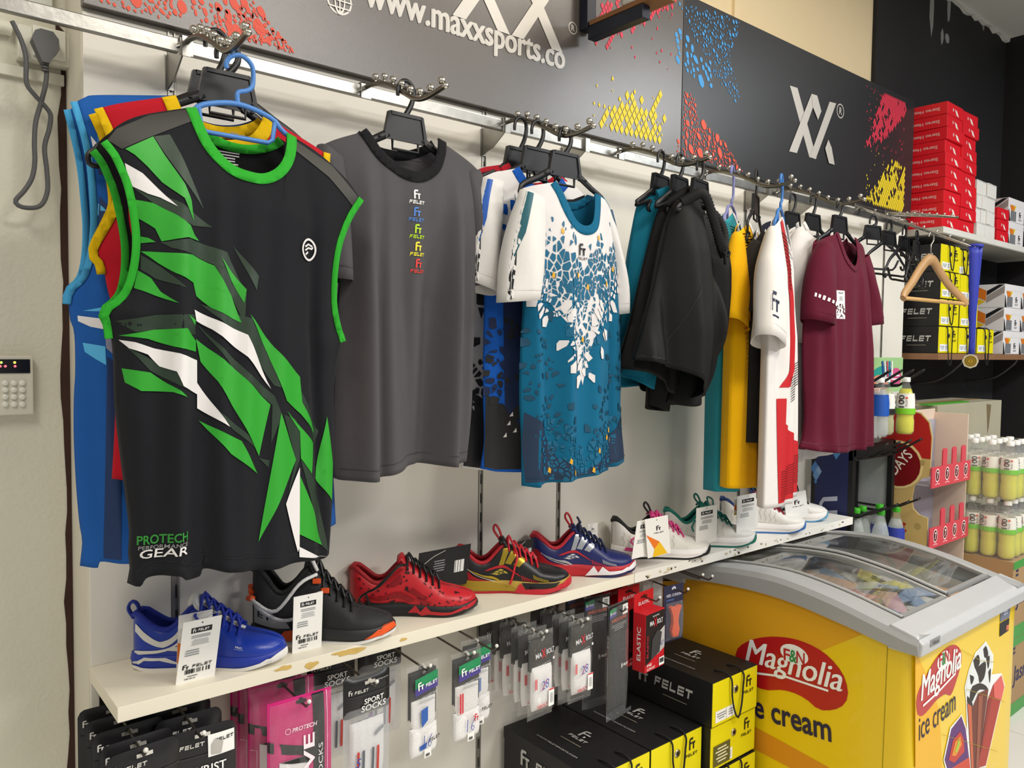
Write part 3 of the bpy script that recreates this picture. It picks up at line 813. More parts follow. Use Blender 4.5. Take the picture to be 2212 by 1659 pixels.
g.bind(g.Rc[:22], .009, sky, g.fF, 'armhole_band', 1); g.collar(fb('#173a78'), .018)
pr = Print(g.fF, .012); W_, NV, LB = ink('#e3e0e2'), ink('#15315f'), ink('#53b3e6')
for m, q in ((W_, [(165, 682), (215, 690), (216, 712), (190, 706), (166, 694)]), (LB, [(176, 740), (218, 748), (220, 788), (200, 775), (180, 760)]), (LB, [(175, 672), (211, 665), (211, 674)]),
             (ink('#8d93a8'), [(217, 712), (236, 720), (240, 770), (220, 752)]), (NV, [(217, 690), (246, 690), (246, 712), (218, 708)]), (NV, [(222, 770), (250, 790), (250, 1200), (217, 1200), (220, 860)]),
             (NV, [(196, 330), (240, 360), (246, 400), (202, 384)]), (LB, [(202, 445), (230, 470), (230, 480), (201, 470)]), (NV, [(204, 430), (235, 470), (245, 520), (203, 505)]), (ink('#2a72ad'), [(204, 505), (240, 530), (240, 620), (206, 580)]),
             (ink('#2a72ad'), [(200, 300), (260, 330), (260, 420), (215, 400), (198, 340)]), (W_, [(186, 302), (215, 340), (225, 365), (195, 352)])): pr.poly(m, g.P(q))
pr.build(g.root)
hanger_black('coat_hanger', 'black plastic hanger inside the royal blue sleeveless shirt', (.485, -.19, 1.9), 0, 'black hangers on the first arm', hooktop=.165, w=.16, drop=.085)
# ---- red vest in the middle
g = Garment('sleeveless_shirt', 'red sleeveless shirt with yellow trim between the blue and the black one', 'shirt', (.475, -.25, 1.865), 0,
    [(214, 238), (228, 268), (240, 300), (252, 380), (256, 440), (240, 480), (208, 543), (222, 570), (232, 620), (250, 700), (250, 800), (249, 900), (246, 970), (242, 1034)],
    [(690, 333), (682, 430), (676, 520), (700, 600), (706, 700), (706, 800), (706, 900), (705, 1010)],
    [(214, 238), (260, 228), (372, 211)], [(372, 211), (395, 270), (430, 300), (480, 310), (530, 300), (556, 270), (563, 252)], [(563, 252), (600, 275), (690, 333)],
    [(242, 1034), (300, 1036), (450, 1030), (600, 1020), (705, 1010)], fb('#b81626'), .03, gap=(.12, -.22, .018), seed=6, famp=.005, group='sleeveless shirts on the first arm')
yb = fb('#e3b90d')
g.bind(g.Lc[:28], .012, yb, g.fF, 'armhole_band', -1); g.bind(g.Lc[:28], .012, yb, g.fB, 'armhole_band', -1); g.bind(g.Rc[:19], .012, yb, g.fF, 'armhole_band', 1)
g.collar(yb, .022)
hanger_black('coat_hanger', 'black plastic hanger with turned tips poking out of the red sleeveless shirt', (.483, -.252, 1.888), -.03, 'black hangers on the first arm', w=.2, drop=.085, hooktop=.14)
# ---- black and green vest in front
G3 = g = Garment('sleeveless_shirt', 'black sleeveless shirt with green and white slashes hanging in front at the left', 'shirt', (.49, -.315, 1.83), 0,
    [(218, 312), (240, 340), (255, 372), (268, 405), (281, 463), (289, 527), (285, 587), (272, 633), (252, 658), (230, 677), (238, 705), (245, 780), (247, 866), (258, 970), (270, 1065), (279, 1145), (277, 1198), (281, 1222), (275, 1259)],
    [(755, 432), (733, 465), (717, 501), (706, 542), (702, 597), (706, 653), (717, 694), (729, 722), (735, 745), (726, 790), (720, 840), (720, 920), (719, 1000), (716, 1100), (710, 1196)],
    [(218, 312), (232, 290), (266, 268), (314, 253), (402, 238)], [(414, 238), (426, 280), (442, 320), (468, 354), (500, 376), (540, 386), (572, 376), (594, 352), (605, 322), (610, 292)], [(610, 292), (660, 325), (700, 360), (735, 400), (755, 432)],
    [(275, 1259), (294, 1260), (310, 1238), (360, 1226), (379, 1235), (409, 1229), (418, 1212), (469, 1214), (555, 1212), (613, 1202), (660, 1202), (690, 1206), (710, 1196)],
    fb('#1b1c21'), .05, gap=(.10, -.30, .035), seed=11, famp=.013, group='sleeveless shirts on the first arm', bmat=fb('#121214'))
gb = fb('#2fa52f')
g.bind(g.Lc[:28], .010, gb, g.fF, 'armhole_band', -1); g.bind(g.Lc[:28], .010, gb, g.fB, 'armhole_band', -1)
g.bind(g.Rc[:26], .010, gb, g.fF, 'armhole_band', 1); g.bind(g.Rc[:26], .010, gb, g.fB, 'armhole_band', 1)
g.collar(gb, .016)
GR, DG, WT, OL = ink('#2c9e2b'), ink('#26382a'), ink('#e4e1e1'), ink('#2e2d27')
pr = Print(g.fF, .009, .0007)
for q in ([(273, 415), (316, 425), (367, 450), (433, 500), (390, 496), (329, 463)], [(327, 530), (385, 524), (463, 552), (481, 592), (500, 640), (495, 700), (470, 640), (435, 578), (390, 556), (347, 542)],
          [(476, 537), (527, 602), (521, 632)], [(243, 694), (320, 682), (397, 681), (399, 724), (330, 712), (280, 718)], [(264, 750), (320, 780), (362, 806), (367, 832), (310, 800)],
          [(318, 305), (352, 300), (372, 345), (400, 420), (416, 462), (395, 430), (370, 395), (340, 345)], [(292, 555), (330, 582), (376, 626), (320, 606), (292, 585)],
          [(410, 660), (510, 690), (560, 760), (600, 840), (560, 830), (500, 740)], [(402, 700), (440, 740), (500, 800), (560, 850), (575, 890), (553, 950), (556, 870), (470, 790)],
          [(540, 745), (610, 800), (622, 815), (625, 840), (660, 900), (680, 930), (670, 960), (640, 900), (600, 850)], [(580, 890), (612, 900), (624, 930), (622, 985), (600, 1040), (590, 1060), (612, 986)],
          [(404, 850), (440, 880), (500, 930), (520, 960), (470, 920)], [(624, 985), (652, 1017), (680, 1080), (705, 1190), (688, 1174), (655, 1090)], [(528, 980), (550, 985), (548, 1000)]): pr.poly(DG, g.P(q))
for q in ([(256, 332), (316, 305), (337, 345), (375, 410), (388, 445), (393, 487), (372, 440), (330, 405), (300, 370), (275, 345)],
          [(273, 438), (311, 448), (354, 473), (385, 496), (395, 516), (405, 528), (380, 521), (329, 528), (316, 501), (284, 478)],
          [(290, 516), (304, 520), (318, 529), (291, 530)], [(291, 547), (390, 557), (435, 580), (471, 643), (489, 699), (430, 668), (400, 643), (392, 615), (354, 595), (322, 572)],
          [(287, 587), (311, 605), (329, 633), (359, 658), (316, 640), (280, 624)], [(449, 562), (500, 630), (495, 658), (471, 610)], [(251, 725), (316, 713), (377, 710), (400, 737), (400, 759), (354, 749), (304, 732)],
          [(257, 795), (310, 803), (340, 825), (363, 840), (377, 853), (350, 843), (290, 842), (262, 825)], [(400, 732), (470, 790), (552, 869), (528, 976), (480, 890), (440, 820), (410, 780)],
          [(505, 681), (560, 750), (622, 812), (628, 866), (666, 925), (666, 934), (624, 890), (587, 861), (545, 760)], [(406, 903), (486, 943), (524, 1012), (465, 970)],
          [(573, 886), (612, 986), (527, 1155), (555, 991)], [(588, 882), (661, 954), (652, 1017), (624, 983), (622, 927)], [(622, 1020), (660, 1100), (690, 1175), (620, 1142)], [(695, 898), (716, 1000), (714, 1080), (670, 1030)],
          [(379, 681), (399, 693), (398, 704)]): pr.poly(GR, g.P(q), 1)
for q in ([(255, 362), (290, 385), (318, 415), (358, 457), (325, 437), (300, 428), (272, 412), (262, 390)], [(251, 734), (278, 739), (316, 752), (360, 762), (402, 777), (402, 848), (367, 830), (355, 800), (327, 790), (304, 765), (268, 752)],
          [(395, 671), (500, 724), (545, 820), (553, 836), (500, 770), (430, 712), (400, 695)], [(402, 824), (463, 914), (402, 877)], [(621, 1002), (620, 1169), (616, 1179), (585, 1076)], [(619, 1168), (680, 1198), (704, 1200), (620, 1190)]): pr.poly(WT, g.P(q), 2)
pr.poly(OL, g.P([(220, 312), (240, 288), (314, 256), (400, 242), (402, 270), (300, 310), (250, 332)]), 0); pr.poly(OL, g.P([(612, 300), (700, 364), (752, 432), (740, 452), (690, 390), (620, 330)]), 0)
u, v = g.pt(641, 545); pr.ring(WT, u, v, .0155, .019, .003, 3); pr.line(WT, [(u-.009, v+.004), (u-.001, v+.009), (u+.008, v+.006)], .003, 3); pr.line(WT, [(u-.009, v-.002), (u-.001, v+.003), (u+.007, v+.002), (u+.009, v+.005)], .003, 3); pr.line(WT, [(u-.008, v-.009), (u-.002, v-.004)], .003, 3)
u, v = g.pt(335, 1152); pr.text(ink('#2f8a34'), 'PROTECH', u, v, .064, .014, .12, .02, .2, 2)
u, v = g.pt(336, 1168); pr.text(ink('#8a8a8a'), 'PERFORMANCE', u, v, .062, .006, .12, .01, .2, 2)
u, v = g.pt(336, 1181); pr.text(WT, 'GEAR', u, v, .058, .013, .12, .01, .2, 2)
pr.build(g.root); g.hemline(ink('#17171a'))
pr = Print(g.fB, .012, .0006); u, v = g.pt(507, 332); pr.text(WT, 'POLYMESH', u, v+.015, .034, .006, -.06)
pr.smalltext(WT, u, v-.004, .036, .026, 6, 2); u, v = g.pt(560, 300); pr.text(GREY, 'PROTECH', u-.01, v+.003, .06, .005, -.1); pr.build(g.root, 'neck_print')
hanger_wire('coat_hanger', 'blue plastic hanger inside the black and green sleeveless shirt', (.477, -.315, 1.86), -.02, '#4d86cf', w=.16, drop=.07, hooktop=.125, lift=.0)
# ---- grey tee
g = Garment('t_shirt', 'charcoal grey tee with black collar and a column of small coloured logos', 'shirt', (.835, -.232, 1.90), 0,
    [(690, 318), (712, 400), (728, 480), (734, 560), (728, 660), (722, 760), (716, 900), (714, 980), (720, 1031)],
    [(1030, 366), (1034, 450), (1026, 600), (1018, 760), (1014, 880), (1004, 992)],
    [(690, 309), (717, 296), (778, 280)], [(782, 281), (793, 300), (808, 328), (836, 356), (879, 378), (915, 364), (931, 331), (938, 302)], [(938, 302), (975, 325), (1030, 362)],
    [(720, 1031), (735, 1035), (800, 1028), (865, 1006), (900, 1001), (950, 1001), (1004, 992)], fb('#525053'), .045, seed=21, famp=.016, folds=8)
g.collar(fb('#17171a'), .02); g.hemline(ink('#3d3c3e'))
g.sleeve(([(688, 312), (674, 380), (668, 480), (672, 600)], [(735, 350), (748, 450), (752, 540), (752, 610)]), fb('#525053'), y0=.0)
g.sleeve(([(1000, 375), (1002, 450), (1004, 540), (1006, 620)], [(1034, 366), (1052, 430), (1060, 520), (1062, 610)]), fb('#525053'), y0=.01)
pr = Print(g.fF, .012, .0006)
for (px, py), c in zip(((879, 430), (879, 467), (882, 503), (884, 540), (886, 576)), ('#eeeeea', '#4f82cf', '#b4dc2c', '#efe23a', '#e0413a')):
    u, v = g.pt(px, py); pr.mark(ink(c), u, v+.004, .015, .018); pr.felet(ink(c), u, v-.0115, .033, .007)
pr.build(g.root)
pr = Print(g.fB, .012, .0006); u, v = g.pt(848, 349); pr.mark(WHITE, u, v, .011, .009); pr.rect(ink('#5d5457'), *g.pt(803, 322), *g.pt(925, 333)); pr.build(g.root, 'neck_print')
hanger_black('coat_hanger', 'black plastic hanger of the charcoal grey tee', (.845, -.235, 1.893), 0, hooktop=.154, w=.15, drop=.065)
# ---- shard print tees
SW = fb('#d9d6d6')
g = Garment('t_shirt', 'white and black shard print tee with red collar hanging behind the blue one', 'shirt', (1.22, -.155, 1.88), 0,
    [(1018, 372), (1016, 500), (1018, 620), (1018, 760), (1016, 850), (1006, 930), (995, 1009)], [(1250, 420), (1256, 600), (1260, 760), (1262, 985)],
    [(1018, 372), (1040, 362), (1090, 354)], [(1090, 354), (1110, 400), (1150, 420), (1190, 405), (1200, 380)], [(1200, 380), (1225, 395), (1250, 420)],
    [(995, 1009), (1040, 1013), (1130, 1008), (1262, 985)], SW, .035, seed=31, famp=.004, group='shard print tees')
g.collar(fb('#c02030'), .03)
pr = Print(g.fF, .015, .0006); BK = ink('#1c1b1c')
pr.poly(BK, g.P([(1017, 846), (1046, 870), (1120, 920), (1240, 960), (1256, 982), (1130, 1004), (1040, 1010), (998, 1006), (1006, 930)]))
pr.poly(fb('#b72030'), g.P([(1020, 370), (1042, 362), (1090, 356), (1092, 368), (1050, 374), (1024, 382)]))
shards(pr, g.P([(1018, 650), (1100, 640), (1100, 900), (1018, 860)]), 90, 4, lambda x, z, r: BK if r < .5 else None, lambda x, z: .8, 1.3, 1)
pr.build(g.root)
hanger_black('coat_hanger', 'rear black hanger above the shard print tees', (1.205, -.165, 1.9), 0, 'black hangers of the shard print tees', w=.13, drop=.065, hooktop=.16)
g = Garment('t_shirt', 'white and royal blue shard print tee tucked behind the teal one', 'shirt', (1.215, -.215, 1.88), 0,
    [(1030, 400), (1044, 500), (1046, 640), (1044, 760), (1044, 860), (1046, 950), (1038, 1012)], [(1270, 440), (1275, 600), (1282, 800), (1285, 975)],
    [(1030, 385), (1060, 372), (1105, 362)], [(1112, 362), (1125, 390), (1150, 408), (1185, 405), (1206, 388)], [(1210, 386), (1240, 405), (1270, 430)],
    [(1038, 1012), (1070, 1017), (1130, 1012), (1200, 1000), (1285, 975)], fb('#1657b4'), .035, seed=37, famp=.005, group='shard print tees')
BLU = fb('#1657b4'); g.collar(BLU, .024)
pr = Print(g.fF, .015, .0006); WS = ink('#e2dedd'); NB = ink('#0f1f45')
pr.poly(WS, g.P([(1030, 388), (1060, 374), (1108, 366), (1125, 395), (1150, 412), (1185, 408), (1207, 391), (1240, 407), (1266, 432), (1270, 460), (1180, 500), (1110, 520), (1046, 530), (1038, 460)]))
shards(pr, g.P([(1040, 440), (1130, 430), (1130, 560), (1046, 570)]), 70, 4, lambda x, z, r: BLU if r < .7 else None, lambda x, z: .75, 1.3, 1)
pr.poly(NB, g.P([(1075, 640), (1130, 640), (1130, 960), (1078, 900)])); pr.poly(BK, g.P([(1046, 850), (1075, 878), (1110, 930), (1200, 960), (1278, 968), (1200, 994), (1130, 1006), (1060, 1012), (1042, 1008), (1046, 940)]), 1)
shards(pr, g.P([(1050, 700), (1130, 690), (1130, 920), (1050, 860)]), 110, 6, lambda x, z, r: NB if r < .35 else BK if r < .6 else None, lambda x, z: .8, 1.2, 2)
for px, py in ((1087, 893), (1083, 912), (1092, 927), (1077, 938)): u, v = g.pt(px, py); pr.poly(WS, [(u-.004, v-.005), (u+.004, v-.004), (u+.003, v+.006)], 3)
pr.build(g.root)
def slp(colA, colB, colC):
    def f(pr):
        pr.poly(colA, [(0, .02), (.36, .02), (.30, .4), (.2, .62), (0, .5)]); pr.poly(colB, [(0, .45), (.22, .55), (.24, .7), (.2, .98), (0, .98)])
        rn = random.Random(3)
        for k in range(46):
            v = rn.uniform(.34, .97); u = rn.uniform(0, .22); r = rn.uniform(.012, .035)
            pr.poly(colC, [(u, v-r), (u+r*1.6, v-r*.3), (u+r*1.2, v+r), (u-r*.2 if u > r else u, v+r*.6)], 1)
    return f
g.sleeve(([(1024, 388), (1008, 440), (1000, 520), (994, 612)], [(1066, 400), (1062, 470), (1056, 560), (1046, 640)]), fb('#dedbd8'), y0=-.03, depth=.035, prints=slp(ink('#1657b4'), ink('#14151a'), ink('#e9e6e4')))
hanger_black('coat_hanger', 'middle black hanger above the shard print tees', (1.215, -.215, 1.893), 0, 'black hangers of the shard print tees', w=.13, drop=.065, hooktop=.15)
g = Garment('t_shirt', 'white and teal shard print tee with small gold flecks, frontmost of its three', 'shirt', (1.222, -.29, 1.86), 0,
    [(1112, 420), (1128, 520), (1130, 640), (1124, 760), (1122, 860), (1126, 950), (1127, 1049)], [(1318, 452), (1328, 560), (1334, 680), (1337, 800), (1337, 890), (1343, 990)],
    [(1108, 408), (1140, 400), (1186, 392)], [(1190, 393), (1200, 418), (1208, 447), (1219, 477), (1237, 492), (1256, 486), (1268, 455), (1275, 420)], [(1278, 418), (1300, 430), (1320, 455)],
    [(1127, 1049), (1150, 1050), (1156, 1042), (1200, 1033), (1256, 1018), (1314, 1003), (1343, 990)], fb('#0c6184'), .042, seed=42, famp=.010, group='shard print tees', folds=6)
TEAL = fb('#0c6184'); TI = ink('#0b5f82'); g.collar(TEAL, .02)
WB = fb('#dedada')
pr = Print(g.fF, .012, .0005)
pr.poly(WB, g.P([(1110, 412), (1140, 403), (1186, 396), (1196, 420), (1206, 452), (1218, 481), (1237, 496), (1258, 490), (1272, 455), (1278, 421), (1300, 433), (1316, 453), (1324, 540), (1320, 600), (1290, 640), (1258, 700), (1240, 760), (1228, 830), (1215, 770), (1195, 700), (1160, 630), (1132, 560), (1127, 500)]))
NVY = ink('#1b2f4a'); DT = ink('#0f4560')
cxm = g.pt(1228, 600)[0]; zt = g.pt(1228, 480)[1]; zm = g.pt(1228, 560)[1]; zv = g.pt(1228, 820)[1]
zlg = g.pt(1228, 562)[1]
def colu(x, z, r):
    t = (zt-z)/(zt-zm)
    if abs(x-cxm) < .022 and z > zlg: return None
    return TI if r < clamp(t*.9+abs(x-cxm)*2.0-.1, 0, .95) else None
shards(pr, g.P([(1128, 480), (1200, 470), (1228, 505), (1262, 500), (1322, 490), (1324, 600), (1300, 640), (1150, 640), (1128, 600)]), 300, 9, colu, lambda x, z: clamp(.45+.55*(zt-z)/(zt-zm), .4, .86), 1.7, 1)
shards(pr, g.P([(1170, 620), (1290, 610), (1262, 700), (1240, 780), (1228, 830), (1214, 780), (1195, 700)]), 200, 10, lambda x, z, r: TI if r < .62 else None, lambda x, z: .8, 1.6, 1)
shards(pr, g.P([(1132, 560), (1170, 600), (1200, 690), (1222, 800), (1235, 800), (1256, 690), (1290, 620), (1324, 560), (1318, 640), (1280, 700), (1245, 790), (1228, 830), (1210, 790), (1180, 710), (1140, 640)]), 150, 12, lambda x, z, r: WB if r < .6 else None, lambda x, z: .72, 1.4, 2)
shards(pr, g.P([(1128, 640), (1170, 690), (1180, 800), (1200, 900), (1228, 960), (1250, 880), (1290, 760), (1334, 650), (1337, 900), (1280, 960), (1150, 960), (1128, 900)]), 330, 13, lambda x, z, r: DT if r < .42 else None, lambda x, z: .62, 1.25, 1)
pr.poly(NVY, g.P([(1127, 890), (1152, 910), (1180, 985), (1228, 1012), (1275, 980), (1300, 940), (1334, 888), (1341, 985), (1290, 1003), (1200, 1028), (1156, 1036), (1130, 1042), (1126, 960)]))
shards(pr, g.P([(1156, 900), (1200, 930), (1228, 985), (1258, 930), (1310, 900), (1305, 960), (1270, 1000), (1200, 1025), (1160, 1020)]), 230, 14, lambda x, z, r: TI if r < .75 else None, lambda x, z: .78, 1.25, 2)
GOLD = ink('#e2a82c')
for px, py in ((1146, 582), (1175, 596), (1217, 597), (1281, 615), (1307, 583), (1238, 622), (1227, 733), (1285, 925), (1279, 940), (1254, 967), (1195, 990), (1169, 1012), (1207, 1015), (1243, 1008), (1298, 947), (1158, 484), (1265, 517), (1190, 502)):
    u, v = g.pt(px, py); pr.poly(GOLD, [(u-.0035, v-.004), (u+.003, v-.0075), (u+.004, v+.002), (u-.001, v+.0075)], 4)
u, v = g.pt(1228, 543); pr.mark(BLACK, u, v, .021, .027, 0, 4); pr.felet(BLACK, u, v-.02, .031, .005, 0, 4)
pr.line(ink('#0c3f58'), [g.pt(*p) for p in ((1130, 1033), (1200, 1021), (1256, 1006), (1340, 980))], .0012, 4)
pr.build(g.root)
pr = Print(g.fB, .012, .0006); a = g.pt(1205, 430); b = g.pt(1250, 438)
pr.line(BLACK, [g.pt(1203, 423), g.pt(1225, 434), g.pt(1250, 434), g.pt(1272, 425)], .012); pr.build(g.root, 'neck_tape')
g.sleeve(([(1104, 414), (1082, 480), (1066, 560), (1058, 655)], [(1148, 440), (1148, 520), (1144, 590), (1133, 650)]), fb('#e2dfdb'), y0=-.035, depth=.04, prints=slp(ink('#0c5a68'), ink('#10151b'), ink('#e9e6e4')))
g.sleeve(([(1300, 450), (1316, 540), (1322, 610), (1326, 680)], [(1322, 455), (1340, 540), (1350, 610), (1350, 676)]), fb('#dcd9d7'), y0=.01, depth=.035, prints=lambda p: p.poly(ink('#17456a'), [(.55, 0), (1, 0), (1, .3), (.6, .1)]))
hanger_black('coat_hanger', 'front black hanger inside the white and teal tee', (1.228, -.295, 1.87), 0, 'black hangers of the shard print tees', w=.12, drop=.065, hooktop=.143)
# ---- shorts on the fourth arm
BLKF = M('#0b0b0b', .65, var=.06, vs_=30, bump=.25, bs=900, spec=.3)
def adopt(a, b):
    for c in list(b.root.children): c.parent = a.root
    bpy.data.objects.remove(b.root)
TEALS = fb('#0f6d86')
g = Garment('sports_shorts', 'teal sports shorts hanging rearmost behind the black pairs', 'shorts', (1.62, -.24, 1.86), 0,
    [(1383, 430), (1373, 458), (1354, 584), (1339, 709), (1334, 787), (1339, 813)], [(1452, 414), (1462, 540), (1450, 680), (1420, 790), (1395, 833)],
    [(1383, 430), (1395, 424), (1410, 418)], [(1410, 418), (1420, 413), (1432, 411)], [(1432, 411), (1442, 412), (1452, 414)], [(1339, 813), (1355, 830), (1376, 839), (1395, 833)], TEALS, .05, seed=51, famp=.008, backneck=.0, group='shorts on the fourth arm')
pr = Print(g.fF, .01, .001); pr.line(fb('#0c5a70'), g.P([(1384, 508), (1405, 500)]), .004); pr.build(g.root, 'pocket_seam')
def waistband(g, pts, r, mat, name='waistband'):
    mb = MB(); pp = crom(pts, 60)
    mb.tube(pp, lambda t: r*(1+.18*math.sin(t*190)), 10, flat=.55); return mb.build(name, mat, g.root)
def W3(g, px, py, dy): x, z = g.pt(px, py); return (x, dy, z)
waistband(g, [W3(g, 1400, 424, -.03), W3(g, 1420, 416, -.045), W3(g, 1440, 414, -.03), W3(g, 1455, 418, 0)], .012, TEALS)
hanger_black('coat_hanger', 'leftmost black hanger above the sports shorts', (1.615, -.25, 1.885), .2, 'black hangers of the shorts', w=.05, drop=.0, hooktop=.15, bar=False)
g = Garment('sports_shorts', 'black sports shorts pressed between the teal pair and the front black pair', 'shorts', (1.628, -.29, 1.86), 0,
    [(1452, 416), (1430, 440), (1418, 465), (1405, 512), (1383, 599), (1361, 693), (1339, 769), (1334, 796)], [(1520, 440), (1530, 560), (1520, 680), (1480, 780), (1449, 850)],
    [(1452, 416), (1460, 414), (1470, 414)], [(1470, 414), (1480, 416), (1490, 420)], [(1490, 420), (1505, 428), (1520, 440)], [(1334, 796), (1370, 805), (1398, 822), (1412, 845), (1449, 850)], BLKF, .05, seed=52, famp=.008, backneck=0, group='shorts on the fourth arm')
g2 = Garment('x', 'x', 'x', (1.628, -.29, 1.86), 0, [(1430, 600), (1415, 700), (1403, 823), (1402, 875)], [(1500, 600), (1490, 700), (1465, 800), (1433, 888)],
    [(1430, 600), (1440, 598), (1450, 597)], [(1450, 597), (1460, 597), (1470, 597)], [(1470, 597), (1485, 598), (1500, 600)], [(1402, 875), (1415, 885), (1433, 888)], BLKF, .03, seed=53, backneck=0)
adopt(g, g2)
waistband(g, [W3(g, 1425, 444, -.02), W3(g, 1450, 420, -.05), W3(g, 1480, 418, -.04), W3(g, 1500, 425, 0)], .012, BLKF)
hanger_black('coat_hanger', 'middle black hanger above the sports shorts', (1.63, -.3, 1.875), .2, 'black hangers of the shorts', w=.05, drop=.0, hooktop=.145, bar=False)
g = Garment('sports_shorts', 'black sports shorts with gathered waist and drawstring hanging frontmost', 'shorts', (1.635, -.36, 1.85), 0,
    [(1483, 421), (1458, 440), (1442, 480), (1436, 505), (1411, 618), (1383, 718), (1367, 777)], [(1508, 440), (1522, 560), (1540, 640), (1548, 712), (1522, 790), (1488, 860)],
    [(1483, 421), (1487, 420), (1491, 421)], [(1491, 421), (1496, 424), (1500, 428)], [(1500, 428), (1504, 433), (1508, 440)], [(1367, 777), (1414, 790), (1452, 816), (1488, 860)], BLKF, .055, seed=54, famp=.02, backneck=0, group='shorts on the fourth arm', folds=6)
g2 = Garment('x', 'x', 'x', (1.635, -.36, 1.85), 0, [(1512, 480), (1522, 560), (1530, 640), (1500, 760), (1461, 870)], [(1561, 462), (1584, 505), (1587, 580), (1573, 656), (1566, 734), (1552, 787), (1536, 850)],
    [(1512, 480), (1520, 470), (1530, 462)], [(1530, 462), (1538, 457), (1546, 455)], [(1546, 455), (1554, 457), (1561, 462)], [(1461, 870), (1495, 877), (1536, 850)], BLKF, .045, seed=55, famp=.02, backneck=0, folds=6)
for c in g2.root.children: c.location.y = .03
adopt(g, g2)
pr = Print(g.fF, .012, .0008); pr.line(ink('#060606'), [g.pt(*p) for p in ((1460, 620), (1440, 680), (1418, 745))], .0016); pr.line(ink('#060606'), [g.pt(*p) for p in ((1372, 768), (1414, 779), (1452, 804), (1484, 845))], .0016); pr.build(g.root, 'seam')
waistband(g, [W3(g, 1462, 440, -.015), W3(g, 1486, 424, -.045), W3(g, 1502, 472, -.052), W3(g, 1520, 528, -.05), W3(g, 1540, 551, -.035)], .013, BLKF)
waistband(g, [W3(g, 1505, 438, .02), W3(g, 1530, 438, .035), W3(g, 1550, 446, .03), W3(g, 1561, 466, .015), W3(g, 1558, 500, -.01), W3(g, 1545, 540, -.03)], .009, BLKF, 'waistband_back')
MB().tube(crom([W3(g, 1530, 548, -.045), W3(g, 1535, 556, -.05), W3(g, 1540, 551, -.05), W3(g, 1535, 545, -.048), W3(g, 1531, 562, -.05), W3(g, 1533, 574, -.048)], 24), .004, 8).build('drawstring', BLKF, g.root)
MB().box(*[v for p in ((W3(g, 1526, 505, 0)[0], W3(g, 1537, 505, 0)[0]), (.028, .03), (W3(g, 1530, 524, 0)[2], W3(g, 1530, 496, 0)[2])) for v in p]).build('waist_label', ink('#b4562a'), g.root)
hanger_black('coat_hanger', 'rightmost black hanger above the sports shorts', (1.642, -.355, 1.86), .2, 'black hangers of the shorts', w=.05, drop=.0, hooktop=.14, bar=False)
# ---- edge-on tees on the fifth arm
def tee(label, O, a, LN, mat, slm, colm, seed, flare=.0, rs=.5, neckd=.09, sh=.19, hw=.22, dep=.05, slp_=None, group='tees seen edge on', slen=.22, collarw=.018):
    L = [(-sh, -.045), (-sh-.012, -.2), (-hw+.005, -.4), (-hw, -LN)]; Rr = [(-x*rs if z < -.1 else -x*.85, z) for x, z in L]
    g = Garment('t_shirt', label, 'shirt', O, a, L, Rr, [(-sh, -.045), (-.13, -.02), (-.075, 0)], [(-.075, 0), (-.062, -.03), (-.04, -neckd*.8), (0, -neckd), (.04, -neckd*.8), (.062, -.03), (.075, 0)], [(.075, 0), (.12, -.02), (sh*.85, -.045)],
        [(-hw, -LN), (-.1, -LN-.008), (.0, -LN-.006), (hw*rs, -LN)], mat, raw=True, depth=dep, seed=seed, famp=.008, group=group)
    g.collar(colm, collarw)
    for q in (-1,):
        g.sleeve(([(q*(sh-.005), -.04), (q*(sh+.04), -.10), (q*(sh+.058+flare*.5), -.16), (q*(sh+.062+flare), -slen-.02)], [(q*(sh-.05), -.12), (q*(sh-.03), -.2), (q*(sh-.035), -slen+.01), (q*(sh-.04), -slen-.06)]), slm, depth=.042, y0=.0, prints=slp_ if q < 0 else None)
    return g
A5 = .43
WC = fb('#ece9e6')
g = tee('teal tee with striped shoulder hanging rearmost beside the yellow one', (2.02, -.185, 1.905), A5+.06, .80, fb('#2a8a98'), fb('#1d6f78'), WC, 61, hw=.2)
pr = Print(g.fF, .015, .0006)
for k in range(14): pr.rect(ink('#0f3f45'), -.19, -.05-k*.008, -.06, -.0475-k*.008)
pr.build(g.root)
hanger_wire('coat_hanger', 'pale lilac plastic hanger of the teal striped tee', (2.022, -.185, 1.905), A5, '#8b8fc9', w=.12, hooktop=.165)
g = tee('bright yellow tee with white collar hanging edge on beside the black shorts', (2.02, -.245, 1.87), A5, .745, fb('#efb404'), fb('#f2b706'), WC, 62, dep=.05, slen=.26, flare=.03)
pr = Print(g.fF, .015, .0006)
for k in range(26): pr.line(ink('#a87606'), [(-.2+.002*k, -.25-k*.014), (-.08, -.23-k*.014)], .003)
for k in range(6): pr.line(ink('#3a2c0a'), [(-.17, -.045-k*.008), (-.1, -.035-k*.008)], .003)
pr.text(BLACK, 'FT', -.12, -.12, .03, .03); pr.build(g.root)
hanger_black('coat_hanger', 'black hanger between the yellow tee and the white red one', (2.027, -.265, 1.885), A5, w=.13, hooktop=.16)
g = tee('black and grey camouflage tee with white collar half hidden by the white red one', (2.05, -.283, 1.85), A5-.02, .60, fb('#242323'), fb('#292727'), WC, 63, neckd=.16, dep=.035, hw=.19, sh=.17)
pr = Print(g.fF, .015, .0006); shards(pr, [(-.19, -.1), (.15, -.1), (.15, -.55), (-.19, -.55)], 60, 5, lambda x, z, r: ink('#4a4644') if r < .4 else None, lambda x, z: .85, 1.2); pr.build(g.root)
RED = ink('#c01f26')
def wrs(pr): pr.mark(ink('#17223f'), .17, .72, .2, -.16); pr.rect(ink('#17223f'), .08, .83, .27, .845, 1)
